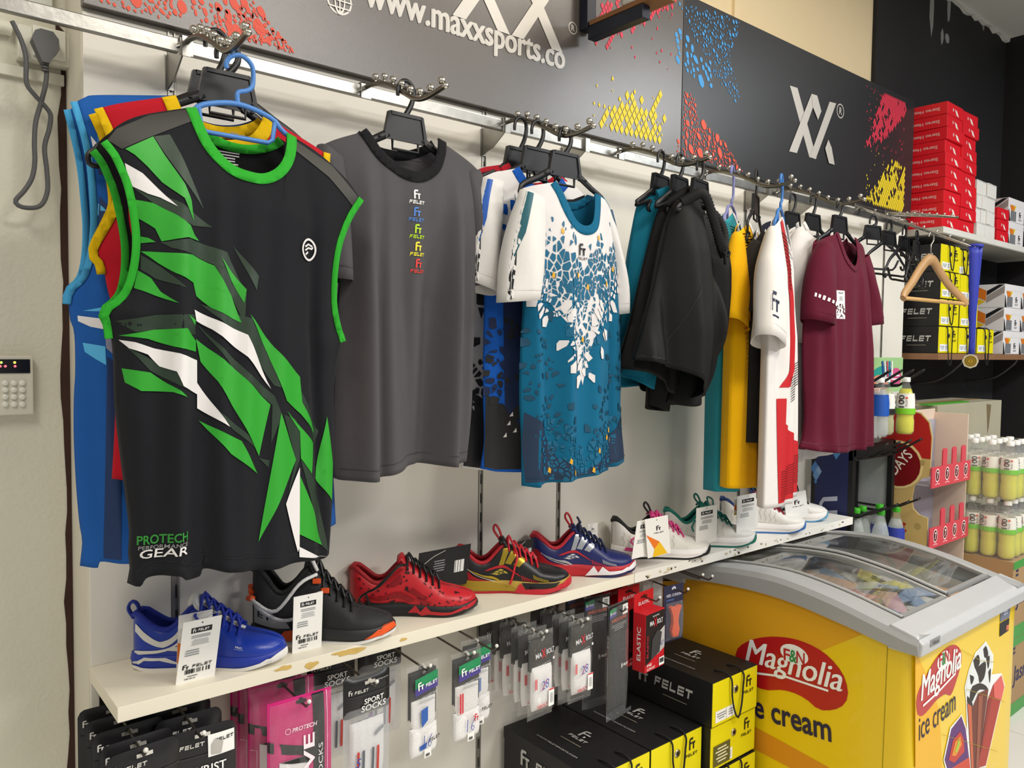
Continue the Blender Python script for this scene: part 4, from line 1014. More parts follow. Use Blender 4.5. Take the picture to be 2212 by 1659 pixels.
g = tee('white tee with red striped side panel and dark mark on the sleeve, hanging edge on', (2.03, -.345, 1.875), A5+.02, .79, fb('#e0dbd8'), fb('#e6e1dc'), fb('#d8d4d2'), 64, dep=.034, slp_=wrs, slen=.31, flare=.045)
pr = Print(g.fF, .008, .0012)
for dx in (-.07,):
    sh_ = lambda q: [(x+dx, z) for x, z in q]
    pr.poly(RED, sh_([(-.02, -.01), (-.05, -.02), (-.06, -.2), (-.02, -.36), (-.09, -.47), (-.0, -.47), (.05, -.36), (.03, -.2), (.0, -.1)]))
    pr.poly(RED, sh_([(-.1, -.50), (-.07, -.50), (-.07, -.57), (.12, -.64), (.14, -.78), (-.09, -.785)]))
    for k in range(12): pr.line(ink('#7c1016'), sh_([(-.08, -.70-k*.007), (.12, -.67-k*.007)]), .0022, 1)
    for k in range(10): pr.line(BLACK, sh_([(.0, -.45-k*.007), (.1, -.40-k*.007)]), .002, 1)
    for k in range(14): pr.line(ink('#3c0f12'), sh_([(-.055, -.05-k*.011), (.01, -.06-k*.011)]), .003, 1)
pr.build(g.root)
hanger_wire('coat_hanger', 'bright blue plastic hanger of the white red tee', (2.03, -.345, 1.875), A5, '#3d7bc4', w=.12, hooktop=.145)
# ---- sixth arm
NAVY = fb('#1e2131')
g = Garment('t_shirt', 'dark navy tee hanging rearmost beside the plain white one', 'shirt', (2.43, -.14, 1.90), 0,
    [(1643, 490), (1648, 560), (1660, 700), (1668, 820), (1675, 930)], [(1770, 520), (1776, 620), (1782, 780), (1786, 940)], [(1643, 490), (1660, 480), (1682, 474)], [(1682, 474), (1688, 495), (1700, 510), (1715, 508), (1722, 495)], [(1722, 495), (1745, 505), (1770, 520)],
    [(1675, 930), (1700, 936), (1740, 938), (1786, 940)], NAVY, .03, seed=71, famp=.005, group='tees on the sixth arm')
g.collar(NAVY, .018)
g.sleeve(([(1660, 500), (1664, 580), (1672, 660), (1680, 752)], [(1690, 520), (1694, 600), (1700, 680), (1707, 746)]), NAVY, depth=.04, y0=-.03)
hanger_black('coat_hanger', 'black hanger of the dark navy tee', (2.435, -.14, 1.9), 0, 'black hangers on the sixth arm', w=.11, drop=.06, hooktop=.15)
WTEE = fb('#dcd8d6')
g = Garment('t_shirt', 'plain white tee tucked behind the maroon one', 'shirt', (2.43, -.215, 1.885), 0,
    [(1700, 510), (1694, 620), (1684, 740), (1682, 830), (1684, 910), (1688, 999)], [(1800, 540), (1806, 650), (1812, 800), (1815, 960)], [(1700, 500), (1712, 486), (1727, 478)], [(1730, 479), (1738, 505), (1748, 522), (1758, 524), (1768, 512), (1773, 502)], [(1773, 502), (1788, 512), (1800, 530)],
    [(1688, 999), (1710, 996), (1740, 984), (1780, 972), (1815, 960)], WTEE, .035, seed=72, famp=.009, group='tees on the sixth arm')
g.collar(fb('#e9e6e4'), .016)
g.sleeve(([(1704, 496), (1688, 529), (1682, 580), (1692, 660), (1707, 741)], [(1738, 530), (1742, 590), (1738, 660), (1732, 700), (1727, 748)]), WTEE, depth=.045, y0=-.03)
hanger_black('coat_hanger', 'black hanger of the plain white tee', (2.435, -.215, 1.885), 0, 'black hangers on the sixth arm', w=.11, drop=.06, hooktop=.155)
MAR = fb('#5d152b')
g = Garment('t_shirt', 'plain maroon tee with a white paper strip on the chest, frontmost on its arm', 'shirt', (2.435, -.305, 1.865), 0,
    [(1757, 524), (1746, 600), (1736, 680), (1733, 740), (1734, 820), (1737, 893), (1733, 945), (1725, 966)], [(1868, 552), (1870, 650), (1871, 706), (1872, 800), (1871, 900), (1872, 958)],
    [(1757, 520), (1775, 510), (1797, 502)], [(1800, 502), (1802, 530), (1806, 556), (1813, 573), (1821, 577), (1829, 563), (1835, 532), (1836, 514)], [(1836, 514), (1855, 527), (1868, 548)],
    [(1725, 966), (1740, 972), (1780, 974), (1820, 968), (1872, 958)], MAR, .045, seed=73, famp=.013, group='tees on the sixth arm')
g.collar(MAR, .017); g.hemline(ink('#571429'))
def mds(pr):
    rn = random.Random(4)
    for k in range(9): u = .12+k*.085; h = rn.uniform(.015, .035); pr.poly(WHITE, [(u, .71+k*.008-h), (u+.045, .715+k*.008-h), (u+.035, .72+k*.008+h), (u-.01, .715+k*.008+h)], 1)
g.sleeve(([(1757, 520), (1741, 552), (1733, 592), (1726, 645), (1722, 690)], [(1774, 545), (1776, 600), (1772, 650), (1768, 680), (1765, 706)]), MAR, depth=.045, y0=-.03, prints=mds)
g.sleeve(([(1852, 560), (1858, 610), (1862, 660), (1866, 704)], [(1869, 550), (1880, 592), (1887, 650), (1891, 699)]), MAR, depth=.04, y0=0)
pr = Print(g.fF, .012, .0008); a = g.pt(1775, 689); b = g.pt(1792, 630); pr.rect(WHITE, *a, *b)
xm = (a[0]+b[0])/2; pr.felet(BLACK, xm, b[1]-.008, .022, .005, 0, 1); pr.smalltext(GREY, xm, b[1]-.025, .022, .014, 3, 4); 
rn = random.Random(6)
for k in range(34): u_ = rn.uniform(a[0]+.002, b[0]-.006); v_ = rn.uniform(a[1]+.002, a[1]+.045); pr.rect(MAR if False else ink('#4b1326'), u_, v_, u_+rn.uniform(.002, .004), v_+rn.uniform(.002, .008), 1)
pr.build(g.root, 'paper_strip')
hanger_black('coat_hanger', 'black hanger of the plain maroon tee', (2.44, -.305, 1.868), 0, 'black hangers on the sixth arm', w=.09, drop=.085, hooktop=.142)
# ---- empty hangers, wooden hanger and medal on the sloping arm
ord_ = ('nearest the wall', 'second from the wall', 'third from the wall', 'fourth from the wall')
for k, t in enumerate((.12, .27, .41, .52)):
    y = lerp(-.09, -.503, t); z = lerp(2.066, 1.875, t)
    hanger_black('coat_hanger', 'empty black hanger on the sloping arm, '+ord_[k], (3.008, y, z-.125), -.25+.16*k, 'empty black hangers on the sloping arm', hooktop=.125, w=.17, drop=.06)
y = lerp(-.09, -.503, .64); z = lerp(2.066, 1.875, .64)
whs = 1.2
wh = thing('wooden_hanger', 'natural wood hanger with round trouser bar on the sloping arm', 'hanger', (3.013, y, z-.115), -.05)
wood = M('#bb9263', .45, var=.18, vs_=22, bump=.1, bs=60)
wh.scale = (1.18, 1.18, 1.18); wh.location.z -= .02
mb = MB()
for q in (1, -1):
    mb.tube(crom([(0, 0, .03), (q*.02, 0, .028), (q*.06, 0, .0), (q*.12, -.006, -.045), (q*.19, -.018, -.085), (q*.205, -.022, -.1)], 18), lambda t: .017-.004*t, 10, flat=.6)
    mb.build('shoulder', wood, wh); mb = MB()
MB().tube([(-.192, -.018, -.098), (.192, -.018, -.098)], .006, 10).build('trouser_bar', M('#cfa468', .5, var=.1), wh)
MB().tube(crom([(0, 0, .04), (0, 0, .075), (.014, 0, .09), (.014, 0, .108), (0, 0, .118), (-.014, 0, .108), (-.015, 0, .1)], 24), .0022, 8).build('hook', M('#cfcac0', .25, 1), wh)
me_ = thing('medal', 'octagonal gold and white medal on a long blue ribbon at the arm tip', 'medal', (3.018, -.503, 1.877), R_(-60))
rib = M('#2733a0', .55, var=.05)
mb = MB()
def zz_(px, py): return PX(px, py, x=3.018).z-1.877
zb1 = zz_(2098, 765)
mb.grid(lambda u, v: (-.022*(1-v*.5)+u*.03*(1-v*.35), -.004-.003*math.sin(3*v), -v*(.0-zb1)), 2, 16)
mb.grid(lambda u, v: (-.004*(1-v)+u*.026*(1-v*.4)-.012*v, .004+.002*math.sin(4*v), -v*(.0-zb1)), 2, 16)
mb.tube([(-.022, 0, .004), (0, 0, .008), (.022, 0, .004)], .006, 6)
o = mb.build('ribbon', rib, me_); md = o.modifiers.new('cloth', 'SOLIDIFY'); md.thickness = .001
mz = zz_(2097, 777)-.005
MB().lathe([(1e-5, -.002), (.026, -.002), (.026, .002), (1e-5, .002)], 8, (-.004, -.001, mz), axis='y', sm=False).build('disc', M('#d9d3bd', .3, .6), me_)
pr = Print(lambda u, v, l: Vector((u-.004, -.0032-l, v+mz)), 0, .0005); gm = M('#c9a233', .3, .8)
pr.disc(gm, 0, 0, .02, .02); pr.ring(ink('#3a3216'), 0, 0, .017, .017, .002, 1); pr.ring(ink('#3a3216'), 0, 0, .011, .011, .002, 1); pr.rect(ink('#3a3216'), -.0007, -.005, .0007, .005, 1); pr.build(me_, 'emblem')
# ================================================================== shoes
HW = [(0, .010), (.03, .024), (.1, .033), (.25, .035), (.42, .034), (.58, .041), (.72, .0475), (.84, .045), (.93, .033), (.98, .017), (1, .004)]
class Shoe:
    def __init__(s, label, toe, ang, upper, collar, lace, mid, out, tongue, L=.29, high=0, sole=.026, heel_h=.078, group='shoes along the shelf', liner=None, lacew=.0028):
        a = ang; s.L = L
        heel = (toe[0]-L*math.cos(a), toe[1]-L*math.sin(a))
        s.root = thing('sports_shoe', label, 'shoe', (heel[0], heel[1], SZ), a, group)
        s.TOP = [(0, heel_h+.004+high), (.04, heel_h+.008+high), (.1, heel_h-.002+high*.9), (.19, .060+high*.8), (.27, .062+high*.9), (.36, .083+high), (.42, .094+high), (.5, .086+high*.5), (.6, .070+high*.2), (.72, .0535), (.84, .046), (.93, .040), (.98, .034), (1, .026)]
        s.TOP = [(a_, b_*1.24) for a_, b_ in s.TOP]
        s.OPEN = [(0, .55), (.06, .7), (.2, .74), (.36, .62), (.44, .44), (.6, .34), (.7, .24), (.74, .0), (1, 0)]
        s.sole = sole
        s.SB = lambda u: .012*smooth((u-.72)/.28)+.004*smooth((.1-u)/.1)
        s.ST = lambda u: sole+.004*smooth((.2-u)/.2)-.003*smooth((u-.4)/.3)+.006*smooth((u-.85)/.15)
        w_ = lambda u: stab(HW, u)
        def up(u, v, q, l=0):
            w = w_(u)*.97; o = stab(s.OPEN, u) if u < .74 else 0; o = clamp(o)
            h = stab(s.TOP, u); b = s.ST(u)-.004
            y = w*((1-o)*(max(0, 1-v**2.6))**.5+o)+w*.06*math.sin(math.pi*v)
            return Vector((u*L+l*.3*(1 if u > .9 else 0), q*(y+l), b+(h-b)*v+l*v*.6))
        s.up = up
        nu, nv = 80, 22
        mb = MB()
        for q in (-1, 1): mb.grid(lambda u, v: up(u, v, q), nu, nv)
        o = mb.build('upper', upper, s.root); md = o.modifiers.new('shell', 'SOLIDIFY'); md.thickness = .003; md.offset = -1
        # inside lining and insole
        ml = liner or collar
        MB().grid(lambda u, v: Vector((lerp(.05, .74, u)*L, lerp(-1, 1, v)*w_(lerp(.05, .74, u))*.85, .034)), 14, 6).build('insole', M('#9a9894', .8), s.root)
        rim = [up(u, 1, -1) for u in [.42-.42*k/14 for k in range(15)]]
        rim = rim+[Vector((p.x, -p.y, p.z)) for p in reversed(rim[:-1])]
        MB().tube(rim, .0055, 8).build('collar', collar, s.root)
        mb = MB()
        for q in (-1, 1): mb.grid(lambda u, v: up(lerp(.01, .42, u), lerp(.45, 1, v), q)+Vector((.002, -q*.006, 0)), 16, 5)
        mb.build('lining', ml, s.root)
        # tongue
        def tg(u, v):
            uu = lerp(.73, .34, u); h = stab(s.TOP, uu); w = lerp(.012, .026, smooth(u*1.3))
            lift = .004+.030*smooth((u-.62)/.38)
            return Vector((uu*L-.004*u+.012*smooth((u-.7)/.3), (v*2-1)*w, h-.002+lift-.010*(v*2-1)**2))
        o = MB().grid(tg, 16, 8).build('tongue', tongue, s.root); md = o.modifiers.new('pad', 'SOLIDIFY'); md.thickness = .006; md.offset = -1
        s.tg = tg
        # midsole, outsole
        def ring(z, k, u0=0):
            P = [(u, -1) for u in [i/30 for i in range(31)]]+[(u, 1) for u in [1-i/30 for i in range(1, 30)]]
            return [Vector((u*L+(.003*k if u > .9 else -.003*k if u < .05 else 0), q*(w_(u)*(1+.04*k)+.001*k), z(u))) for u, q in P]
        def loft(rs, m, name):
            n = len(rs[0]); vs = [p for r in rs for p in r]; fs = [(i*n+j, i*n+(j+1) % n, (i+1)*n+(j+1) % n, (i+1)*n+j) for i in range(len(rs)-1) for j in range(n)]
            mb = MB().add(vs, fs, 0, True)
            for r, rev in ((rs[0], 1), (rs[-1], 0)):
                h = n//2; idx = [[i, i+1, (n-1-i) % n, (n-i) % n] for i in range(1, h)]
                mb.add(r, idx, 0, False)
            return mb.build(name, m, s.root)
        loft([ring(lambda u: s.SB(u)+.005, 1.0), ring(lambda u: lerp(s.SB(u), s.ST(u), .5), 1.7), ring(lambda u: s.ST(u), 1.0), ring(lambda u: s.ST(u)+.002, .2)], mid, 'midsole')
        loft([ring(lambda u: s.SB(u), .2), ring(lambda u: s.SB(u)+.001, 1.0), ring(lambda u: s.SB(u)+.006, 1.2)], out, 'outsole')
        def so(u, v, l):
            z = lerp(s.SB(u), s.ST(u)+.002, v); k = 1.0+.7*math.sin(math.pi*clamp(v))
            return Vector((clamp(u)*L+(.003*k if u > .9 else -.003*k if u < .05 else 0), -(w_(clamp(u))*(1+.04*k)+.001*k+l), z))
        s.pu = Print(lambda u, v, l: up(clamp(u, .005, .995), clamp(v), -1, l+.0012), .02, .0005)
        s.ps = Print(so, .025, .0012)
        # laces
        mb = MB(); us = [.45, .50, .55, .60, .65, .70]
        for i, u in enumerate(us):
            a_, b_ = up(u, 1, -1), up(u, 1, 1)
            c = tg((.73-u)/.39, .5)+Vector((0, 0, .007))
            a2 = up(u+.005, .86, -1, .003); b2 = up(u+.005, .86, 1, .003)
            mb.tube(crom([a2, a_+Vector((0, 0, .005)), c, b_+Vector((0, 0, .005)), b2], 14), lacew, 6)
            if i < 5:
                a3 = up(us[i+1], 1, 1)+Vector((0, 0, .005)); mb.tube(crom([a_+Vector((0, 0, .006)), c+Vector((.006, 0, .004)), a3], 8), lacew, 6)
                a3 = up(us[i+1], 1, -1)+Vector((0, 0, .005)); mb.tube(crom([b_+Vector((0, 0, .006)), c+Vector((.006, 0, .005)), a3], 8), lacew, 6)
        mb.build('laces', lace, s.root); s.lace = lace; s.lacew = lacew
    def at(s, u, v, l=.004): return s.up(u, v, -1, l)
    def bow(s, pts):
        MB().tube(crom(pts, 30), s.lacew, 6).build('lace_end', s.lace, s.root)
    def pull(s, mat, n=12, u=0, h=.03):
        """heel or tongue pull loop"""
        if u == 0:
            p = Vector((.002, 0, stab(s.TOP, 0)-.008)); q = [p+Vector((-.004, 0, 0)), p+Vector((-.014, 0, h*.6)), p+Vector((-.006, 0, h)), p+Vector((.004, 0, h*.7)), p+Vector((.004, 0, 0))]
        else:
            p = s.tg(1, .5); q = [p+Vector((.004, 0, -.004)), p+Vector((-.012, 0, h*.6)), p+Vector((-.008, 0, h)), p+Vector((.002, 0, h*.6)), p+Vector((.01, 0, -.004))]
        MB().tube(crom(q, 16), .003, 6, flat=2.2).build('pull_loop', mat, s.root)
    def done(s):
        s.pu.build(s.root, 'upper_print'); s.ps.build(s.root, 'sole_print')
def tagcard(root, px0, py0, px1, py1, y, kind='white', lean=0, tilt=0):
    """price card hung from the laces, traced at a given distance from the wall"""
    if kind not in ('black', 'mark') and px0 < 800: y = max(-.208, PX((px0+px1)/2, py1-3, z=SZ).y)
    a = PX(px0, py0, y=y); b = PX(px1, py1, y=y); w = b.x-a.x; h = a.z-b.z
    inv = Matrix.Rotation(-root.rotation_euler.z, 4, 'Z') @ Matrix.Translation(-root.location)
    def fn(u, v, l): return inv @ Vector((a.x+w*(u+.5)+tilt*(v-.5)*h, y+lean*(v)-.0012-l, a.z-h*(.5-v)))
    mb = MB(); vs = [fn(u, v, l) for l in (-.0012, 0) for u, v in ((-.5, -.5), (.5, -.5), (.5, .5), (-.5, .5))]
    mb.add(vs, [(0, 1, 2, 3), (4, 5, 6, 7), (0, 1, 5, 4), (1, 2, 6, 5), (2, 3, 7, 6), (3, 0, 4, 7)])
    card_ = mb.build('price_card', card('#f3f1ec') if kind != 'black' else card('#121214'), root)
    pr = Print(fn, 0, .0003)
    if kind == 'white':
        pr.disc(BLACK, 0, .45, .02, .012); pr.rect(BLACK, -.27, .31, .27, .39); pr.mark(WHITE, -.18, .35, .09, .05); pr.felet(WHITE, .05, .35, .28, .035)
        pr.smalltext(GREY, 0, .255, .5, .05, 2, 2); pr.smalltext(ink('#b4b4b4'), 0, .17, .56, .09, 4, 3); pr.smalltext(GREY, -.18, .03, .4, .1, 3, 5)
        pr.mark(BLACK, -.3, -.17, .17, .07); pr.felet(BLACK, .12, -.175, .5, .042); pr.bars(BLACK, .02, -.245, .66, .065)
        pr.text(BLACK, 'RM188.00', -.16, -.35, .28, .02, 0, .01); pr.smalltext(BLACK, -.1, -.315, .36, .02, 1, 7)
    elif kind == 'short':
        pr.disc(BLACK, 0, .45, .02, .012); pr.rect(BLACK, -.28, .28, .28, .38); pr.mark(WHITE, -.18, .33, .09, .06); pr.felet(WHITE, .05, .33, .28, .04)
        pr.smalltext(GREY, 0, .2, .6, .06, 2, 2); pr.smalltext(ink('#b4b4b4'), 0, .09, .6, .1, 4, 3); pr.smalltext(GREY, -.15, -.06, .45, .12, 3, 5)
    elif kind == 'fold':
        pr.mark(BLACK, .05, .22, .2, .12); pr.felet(BLACK, .05, .1, .42, .03); pr.disc(BLACK, 0, .43, .02, .012)
        pr.poly(ink('#ef7b22'), [(-.5, .1), (.05, -.14), (-.2, -.3), (-.35, -.1)]); pr.poly(ink('#f4c31c'), [(.05, -.14), (.35, -.48), (-.3, -.5), (-.2, -.3)])
    elif kind == 'mark':
        pr.mark(BLACK, .05, .12, .26, .16); pr.felet(BLACK, .08, -.04, .5, .03); pr.disc(BLACK, 0, .43, .02, .014)
    elif kind == 'stripe':
        pr.poly(ink('#ef7b22'), [(-.5, .1), (.2, -.1), (-.1, -.3), (-.5, -.2)]); pr.poly(ink('#f4c31c'), [(-.5, -.35), (.1, -.45), (-.5, -.5)])
    else:
        pr.smalltext(GREY, -.1, .1, .3, .3, 5, 4); pr.bars(WHITE, .3, .0, .2, .3, 8)
    pr.build(card_, 'card_print')
    top = fn(0, .45, 0); tgt = Vector((.155, -.01, .1))
    MB().tube(crom([top, (top+tgt)/2+Vector((0, -.006, .006)), tgt], 10), .0007, 4).build('card_string', M('#d8d4cc', .6), root)
rub = lambda h: M(h, .5, var=.04)
lea = lambda h, r=.38: M(h, r, var=.05, vs_=40, bump=.12, bs=500)
mesh_ = lambda h: M(h, .65, var=.1, vs_=200, bump=.5, bs=420)
AN = R_(-35)
# 1 royal blue
s = Shoe('royal blue sports shoe with white heel panel and two price cards, leftmost on the shelf', (.612, -.19), R_(-33), lea('#1d3aa3', .3), mesh_('#1a2f9a'), lea('#2338a8'), rub('#2238a0'), rub('#e9e6e2'), lea('#e6e4df'), L=.275, heel_h=.074)
s.pull(mesh_('#1b2f8f'), h=.032)
wp = lea('#dcdad4')
s.pu.poly(wp, [(.03, .78), (.12, .70), (.2, .62), (.3, .72), (.38, .9), (.40, .8), (.33, .58), (.22, .42), (.1, .5), (.03, .6)]); s.pu.poly(wp, [(.02, .02), (.02, .12), (.2, .34), (.36, .5), (.36, .44), (.2, .24)]); s.pu.poly(wp, [(.22, .36), (.36, .14), (.42, .04), (.46, .04), (.4, .2), (.3, .36)])
s.pu.text(wp, 'PRO', .72, .5, .045, .07); s.pu.rect(ink('#93a2d6'), .69, .42, .75, .435)
s.ps.poly(rub('#d9d7d2'), [(.03, .45), (.1, .9), (.24, .92), (.34, .5), (.3, .5), (.2, .75), (.1, .7), (.06, .4)]); s.ps.poly(rub('#e9e6e2'), [(.0, .0), (1, .0), (1, .9), (.94, .75), (.86, .4), (.7, .25), (.45, .22), (.0, .25)])
s.bow([s.at(.47, .9, .008), s.at(.44, .8, .02), s.at(.5, .7, .016), s.at(.56, .75, .014)]); s.done()
tagcard(s.root, 386, 1330, 460, 1455, -.205, 'stripe', 0, .05); tagcard(s.root, 396, 1345, 480, 1468, -.216, 'white', .0, .13)
# 2 black and orange high top
s = Shoe('black high top shoe with orange toe, striped laces and a price card', (.842, -.205), R_(-34), mesh_('#232325'), mesh_('#1a1a1b'), lea('#1b1b1c'), rub('#29292b'), rub('#e8e6e3'), mesh_('#1c1c1d'), L=.285, high=.028, heel_h=.085, sole=.03)
OR = rub('#e8571c')
s.pu.poly(lea('#a9aaab'), [(.02, .1), (.02, .42), (.12, .46), (.24, .3), (.28, .06)]); s.pu.text(BLACK, 'ET', .1, .27, .1, .1)
s.ps.poly(OR, [(.18, .3), (.24, .85), (.36, .95), (.44, .4), (.3, .2)]); s.ps.poly(OR, [(.80, .3), (.86, .6), (.92, 1.0), (.99, 1.0), (1, .5), (.9, .28)]); s.ps.poly(rub('#efedea'), [(0, 0), (1, 0), (1, .4), (.9, .26), (.7, .22), (.4, .12), (0, .15)], 1)
s.pu.poly(OR, [(.9, .0), (.93, .3), (.985, .4), (.99, .0)])
sl = M('#e2e0dc', .6, var=.6, vs_=160)
s.lace = sl; s.lacew = .0038
s.bow([s.at(.46, .95, .01), s.at(.36, .8, .03), s.at(.2, .55, .03), s.at(.05, .45, .016), s.at(-.0, .5, .012), s.at(.1, .36, .014), s.at(.25, .3, .012), s.at(.42, .3, .008)])
s.bow([s.at(.46, 1, .01), s.at(.4, 1, .02)+Vector((0, 0, .03)), s.at(.36, 1, .02)+Vector((0, 0, .05)), s.at(.34, 1, .0)+Vector((0, .02, .04))])
MB().tube([s.at(.02, .5, .014), s.at(-.02, .5, .012)], .006, 8).build('cord_stop', OR, s.root)
for u in (.46, .52): MB().box(-.008, .008, -.003, .003, -.005, .005, .001).build('eyelet_loop', OR, s.root, s.at(u, .86, .004))
s.pull(OR, u=1, h=.035); MB().tube([Vector((.0, -.018, .1)), Vector((-.006, 0, .108)), Vector((.0, .018, .1))], .006, 8).build('heel_tab', OR, s.root); s.done()
tagcard(s.root, 634, 1290, 697, 1406, -.212, 'white', 0, .03)
# 3 red
s = Shoe('red speckled sports shoe with black laces and a black card behind it', (1.072, -.185), AN, lea('#c3232c', .4), mesh_('#a31a22'), lea('#141416'), rub('#1a1a1c'), rub('#1a1a1c'), lea('#b3202a'), L=.285)
rn = random.Random(3)
for k in range(70):
    u, v = rn.uniform(.08, .96), rn.uniform(.12, .85); r = rn.uniform(.008, .017); t = rn.uniform(0, 3)
    s.pu.poly(BLACK, [(u+r*math.cos(t), v+3*r*math.sin(t)), (u-r*.6*math.sin(t), v+1.8*r*math.cos(t)), (u-r*math.cos(t), v-3*r*math.sin(t)), (u+r*.6*math.sin(t), v-1.8*r*math.cos(t))])
DR = lea('#8f121c')
for q in ([(.14, .42), (.3, .44), (.4, .36), (.52, .2), (.48, .14), (.34, .28), (.2, .34)], [(.3, .7), (.4, .78), (.42, .58), (.36, .56)], [(.5, .5), (.62, .34), (.56, .3), (.46, .4)], [(.52, .28), (.66, .22), (.58, .14)]): s.pu.poly(DR, q, 1)
s.pu.poly(rub('#18181a'), [(.1, .0), (.14, .22), (.28, .16), (.44, .1), (.52, 0)], 1)
s.ps.poly(lea('#b5212a'), [(.46, .35), (.52, 1), (.56, .5), (.6, 1), (.64, .6), (.8, .5), (.95, 1), (1, 1), (.96, .55), (.8, .25), (.62, .3), (.57, .15), (.53, .4)]); s.ps.poly(lea('#b5212a'), [(0, .3), (.12, .2), (.14, .9), (0, 1)])
s.bow([s.at(.45, .95, .012), s.at(.38, .9, .03), s.at(.25, .8, .03), s.at(.14, .5, .02), s.at(.08, .2, .014), s.at(.12, .1, .012), s.at(.17, .16, .012), s.at(.14, .5, .018), s.at(.22, .75, .03), s.at(.4, .95, .02)])
s.done()
tagcard(s.root, 905, 1195, 1016, 1258, -.075, 'black', 0, .1)
# 4 black and gold
def racer(label, toe, up_, hp, sole_, gold, acc, lacec, collar, L=.285):
    s = Shoe(label, toe, AN, lea(up_, .35), mesh_(collar), lea(lacec), rub(sole_), rub('#c02430'), lea(up_), L=L, sole=.03)
    for k, (a, b) in enumerate(((.36, .42), (.42, .49), (.49, .57))):
        s.pu.poly(M(gold, .3, .5), [(a, .5+.02*k), (a+.05, .5+.02*k), (b+.04, .92), (b-.01, .92)])
    s.pu.poly(lea(acc), [(.24, .62), (.28, .66), (.54, .3), (.56, .24), (.4, .42)], 1)
    s.pu.poly(lea(hp), [(.0, .0), (.0, .55), (.05, .55), (.14, .3), (.3, .1), (.36, .0)])
    s.pu.poly(M(gold, .3, .5), [(.1, .48), (.2, .4), (.36, .06), (.40, .02), (.3, .3), (.18, .5)], 1); s.pu.line(WHITE, [(.08, .5), (.2, .34), (.34, .04)], .01, 2)
    s.pu.felet(WHITE if gold != '#b59a2f' else ink('#d8c14a'), .37, .33, .16, .09, -1.15, 2)
    for k in range(9): s.pu.poly(ink(acc), [(.56+k*.016, .3-k*.012), (.568+k*.016, .3-k*.012), (.575+k*.016, .14-k*.006), (.567+k*.016, .14-k*.006)], 1); s.pu.poly(M(gold, .3, .5), [(.66+k*.015, .46-k*.018), (.668+k*.015, .46-k*.018), (.676+k*.015, .27-k*.012), (.668+k*.015, .27-k*.012)], 1)
    s.pull(lea(acc), u=1, h=.034); return s
s = racer('black and gold sports shoe with red laces and red sole edge', (1.358, -.195), '#1e1d1f', '#a91c26', '#b8963a', '#b59a2f', '#b81f2b', '#d02634', '#c02430')
s.ps.poly(M('#ab8d2c', .45, .3), [(.02, .45), (.1, 1), (.3, .95), (.5, .5), (.5, .2), (.3, .25), (.1, .3)]); s.ps.poly(rub('#c62634'), [(.5, .1), (.55, .9), (.6, .4), (.64, .95), (.7, .5), (.85, .5), (.96, 1), (1, 1), (1, .1), (.6, .0)], 1); s.ps.poly(rub('#1c1c1e'), [(.56, .95), (.6, .45), (.64, .98), (.7, .55), (.86, .6), (.9, 1), (.7, 1)], 2)
s.bow([s.at(.5, 1, .012), s.at(.52, .8, .02), s.at(.5, .5, .016), s.at(.48, .2, .014), s.at(.46, 0, .012)]); s.done()
tagcard(s.root, 1118, 1170, 1150, 1215, -.08, 'black')
s = racer('navy and red sports shoe with silver bars and white toe edge', (1.597, -.197), '#232a66', '#b21f2c', '#c02832', '#b9bcc2', '#c22733', '#1b2347', '#c62b38', L=.28)
s.ps.poly(rub('#c02630'), [(.02, .3), (.1, 1), (.3, .95), (.55, .5), (.5, .15), (.3, .15), (.1, .25)]); s.ps.poly(rub('#efedf0'), [(.5, .12), (.58, 1), (.62, .45), (.66, 1), (.72, .6), (.85, .6), (.96, 1), (1, 1), (1, .4), (.88, .28), (.7, .26), (.6, .2)], 1); s.ps.poly(rub('#20265a'), [(.48, 0), (1, 0), (1, .38), (.88, .26), (.7, .22), (.55, .06)], 2)
s.pu.mark(WHITE, .03, .28, .035, .12); s.bow([s.at(.46, 1, .012), s.at(.44, 1, .02)+Vector((0, 0, .02)), s.at(.42, 1, .02)+Vector((0, 0, .03)), s.at(.45, 1, .03)+Vector((0, 0, .012))]); s.done()
tagcard(s.root, 1268, 1133, 1290, 1160, -.07, 'mark')
# white runners
def runner(label, toe, lacec, collar, outc, toecap, tong, ang=AN, L=.29):
    s = Shoe(label, toe, ang, lea('#e9e6df', .45), mesh_(collar), lea(lacec), rub('#efece8'), rub(outc), lea(tong), L=L, sole=.032, heel_h=.082)
    wv = lea('#d6d2c8')
    for k in range(10): s.pu.line(wv, [(.1+k*.055+.01*math.sin(j), .72-j*.055) for j in range(11)], .006)
    s.pu.line(wv, [(.7, .3), (.73, .22), (.735, .15)], .006); s.pu.line(lea('#c9c5bb'), [(u/20, .1+.02*math.sin(u)) for u in range(1, 19)], .012)
    s.ps.poly(rub(toecap), [(.84, .02), (.9, .35), (.96, .95), (1, 1.0), (1, 0)]); s.ps.line(ink('#cdb8ba'), [(u/20, .5) for u in range(0, 18)], .03)
    return s
s = runner('white sports shoe with pink laces, black sole and two folded cards', (1.905, -.215), '#d94389', '#19191b', '#1b1b1d', '#1d1d1f', '#d93f86')
s.pu.poly(lea('#d93f86'), [(.1, .02), (.24, .06), (.3, .0), (.26, .0)]); s.ps.poly(lea('#d93f86'), [(.1, .75), (.28, .6), (.3, .95), (.12, 1)])
s.bow([s.at(.44, .9, .012), s.at(.3, .8, .014), s.at(.2, .7, .012), s.at(.16, .45, .012), s.at(.2, .2, .012), s.at(.2, 0, .012)+Vector((0, -.006, -.02))]); s.pull(lea('#1a1a1c'), u=1, h=.03); s.done()
tagcard(s.root, 1376, 1126, 1414, 1196, -.205, 'short', -.0, .2); tagcard(s.root, 1392, 1122, 1440, 1196, -.216, 'fold', 0, -.15)
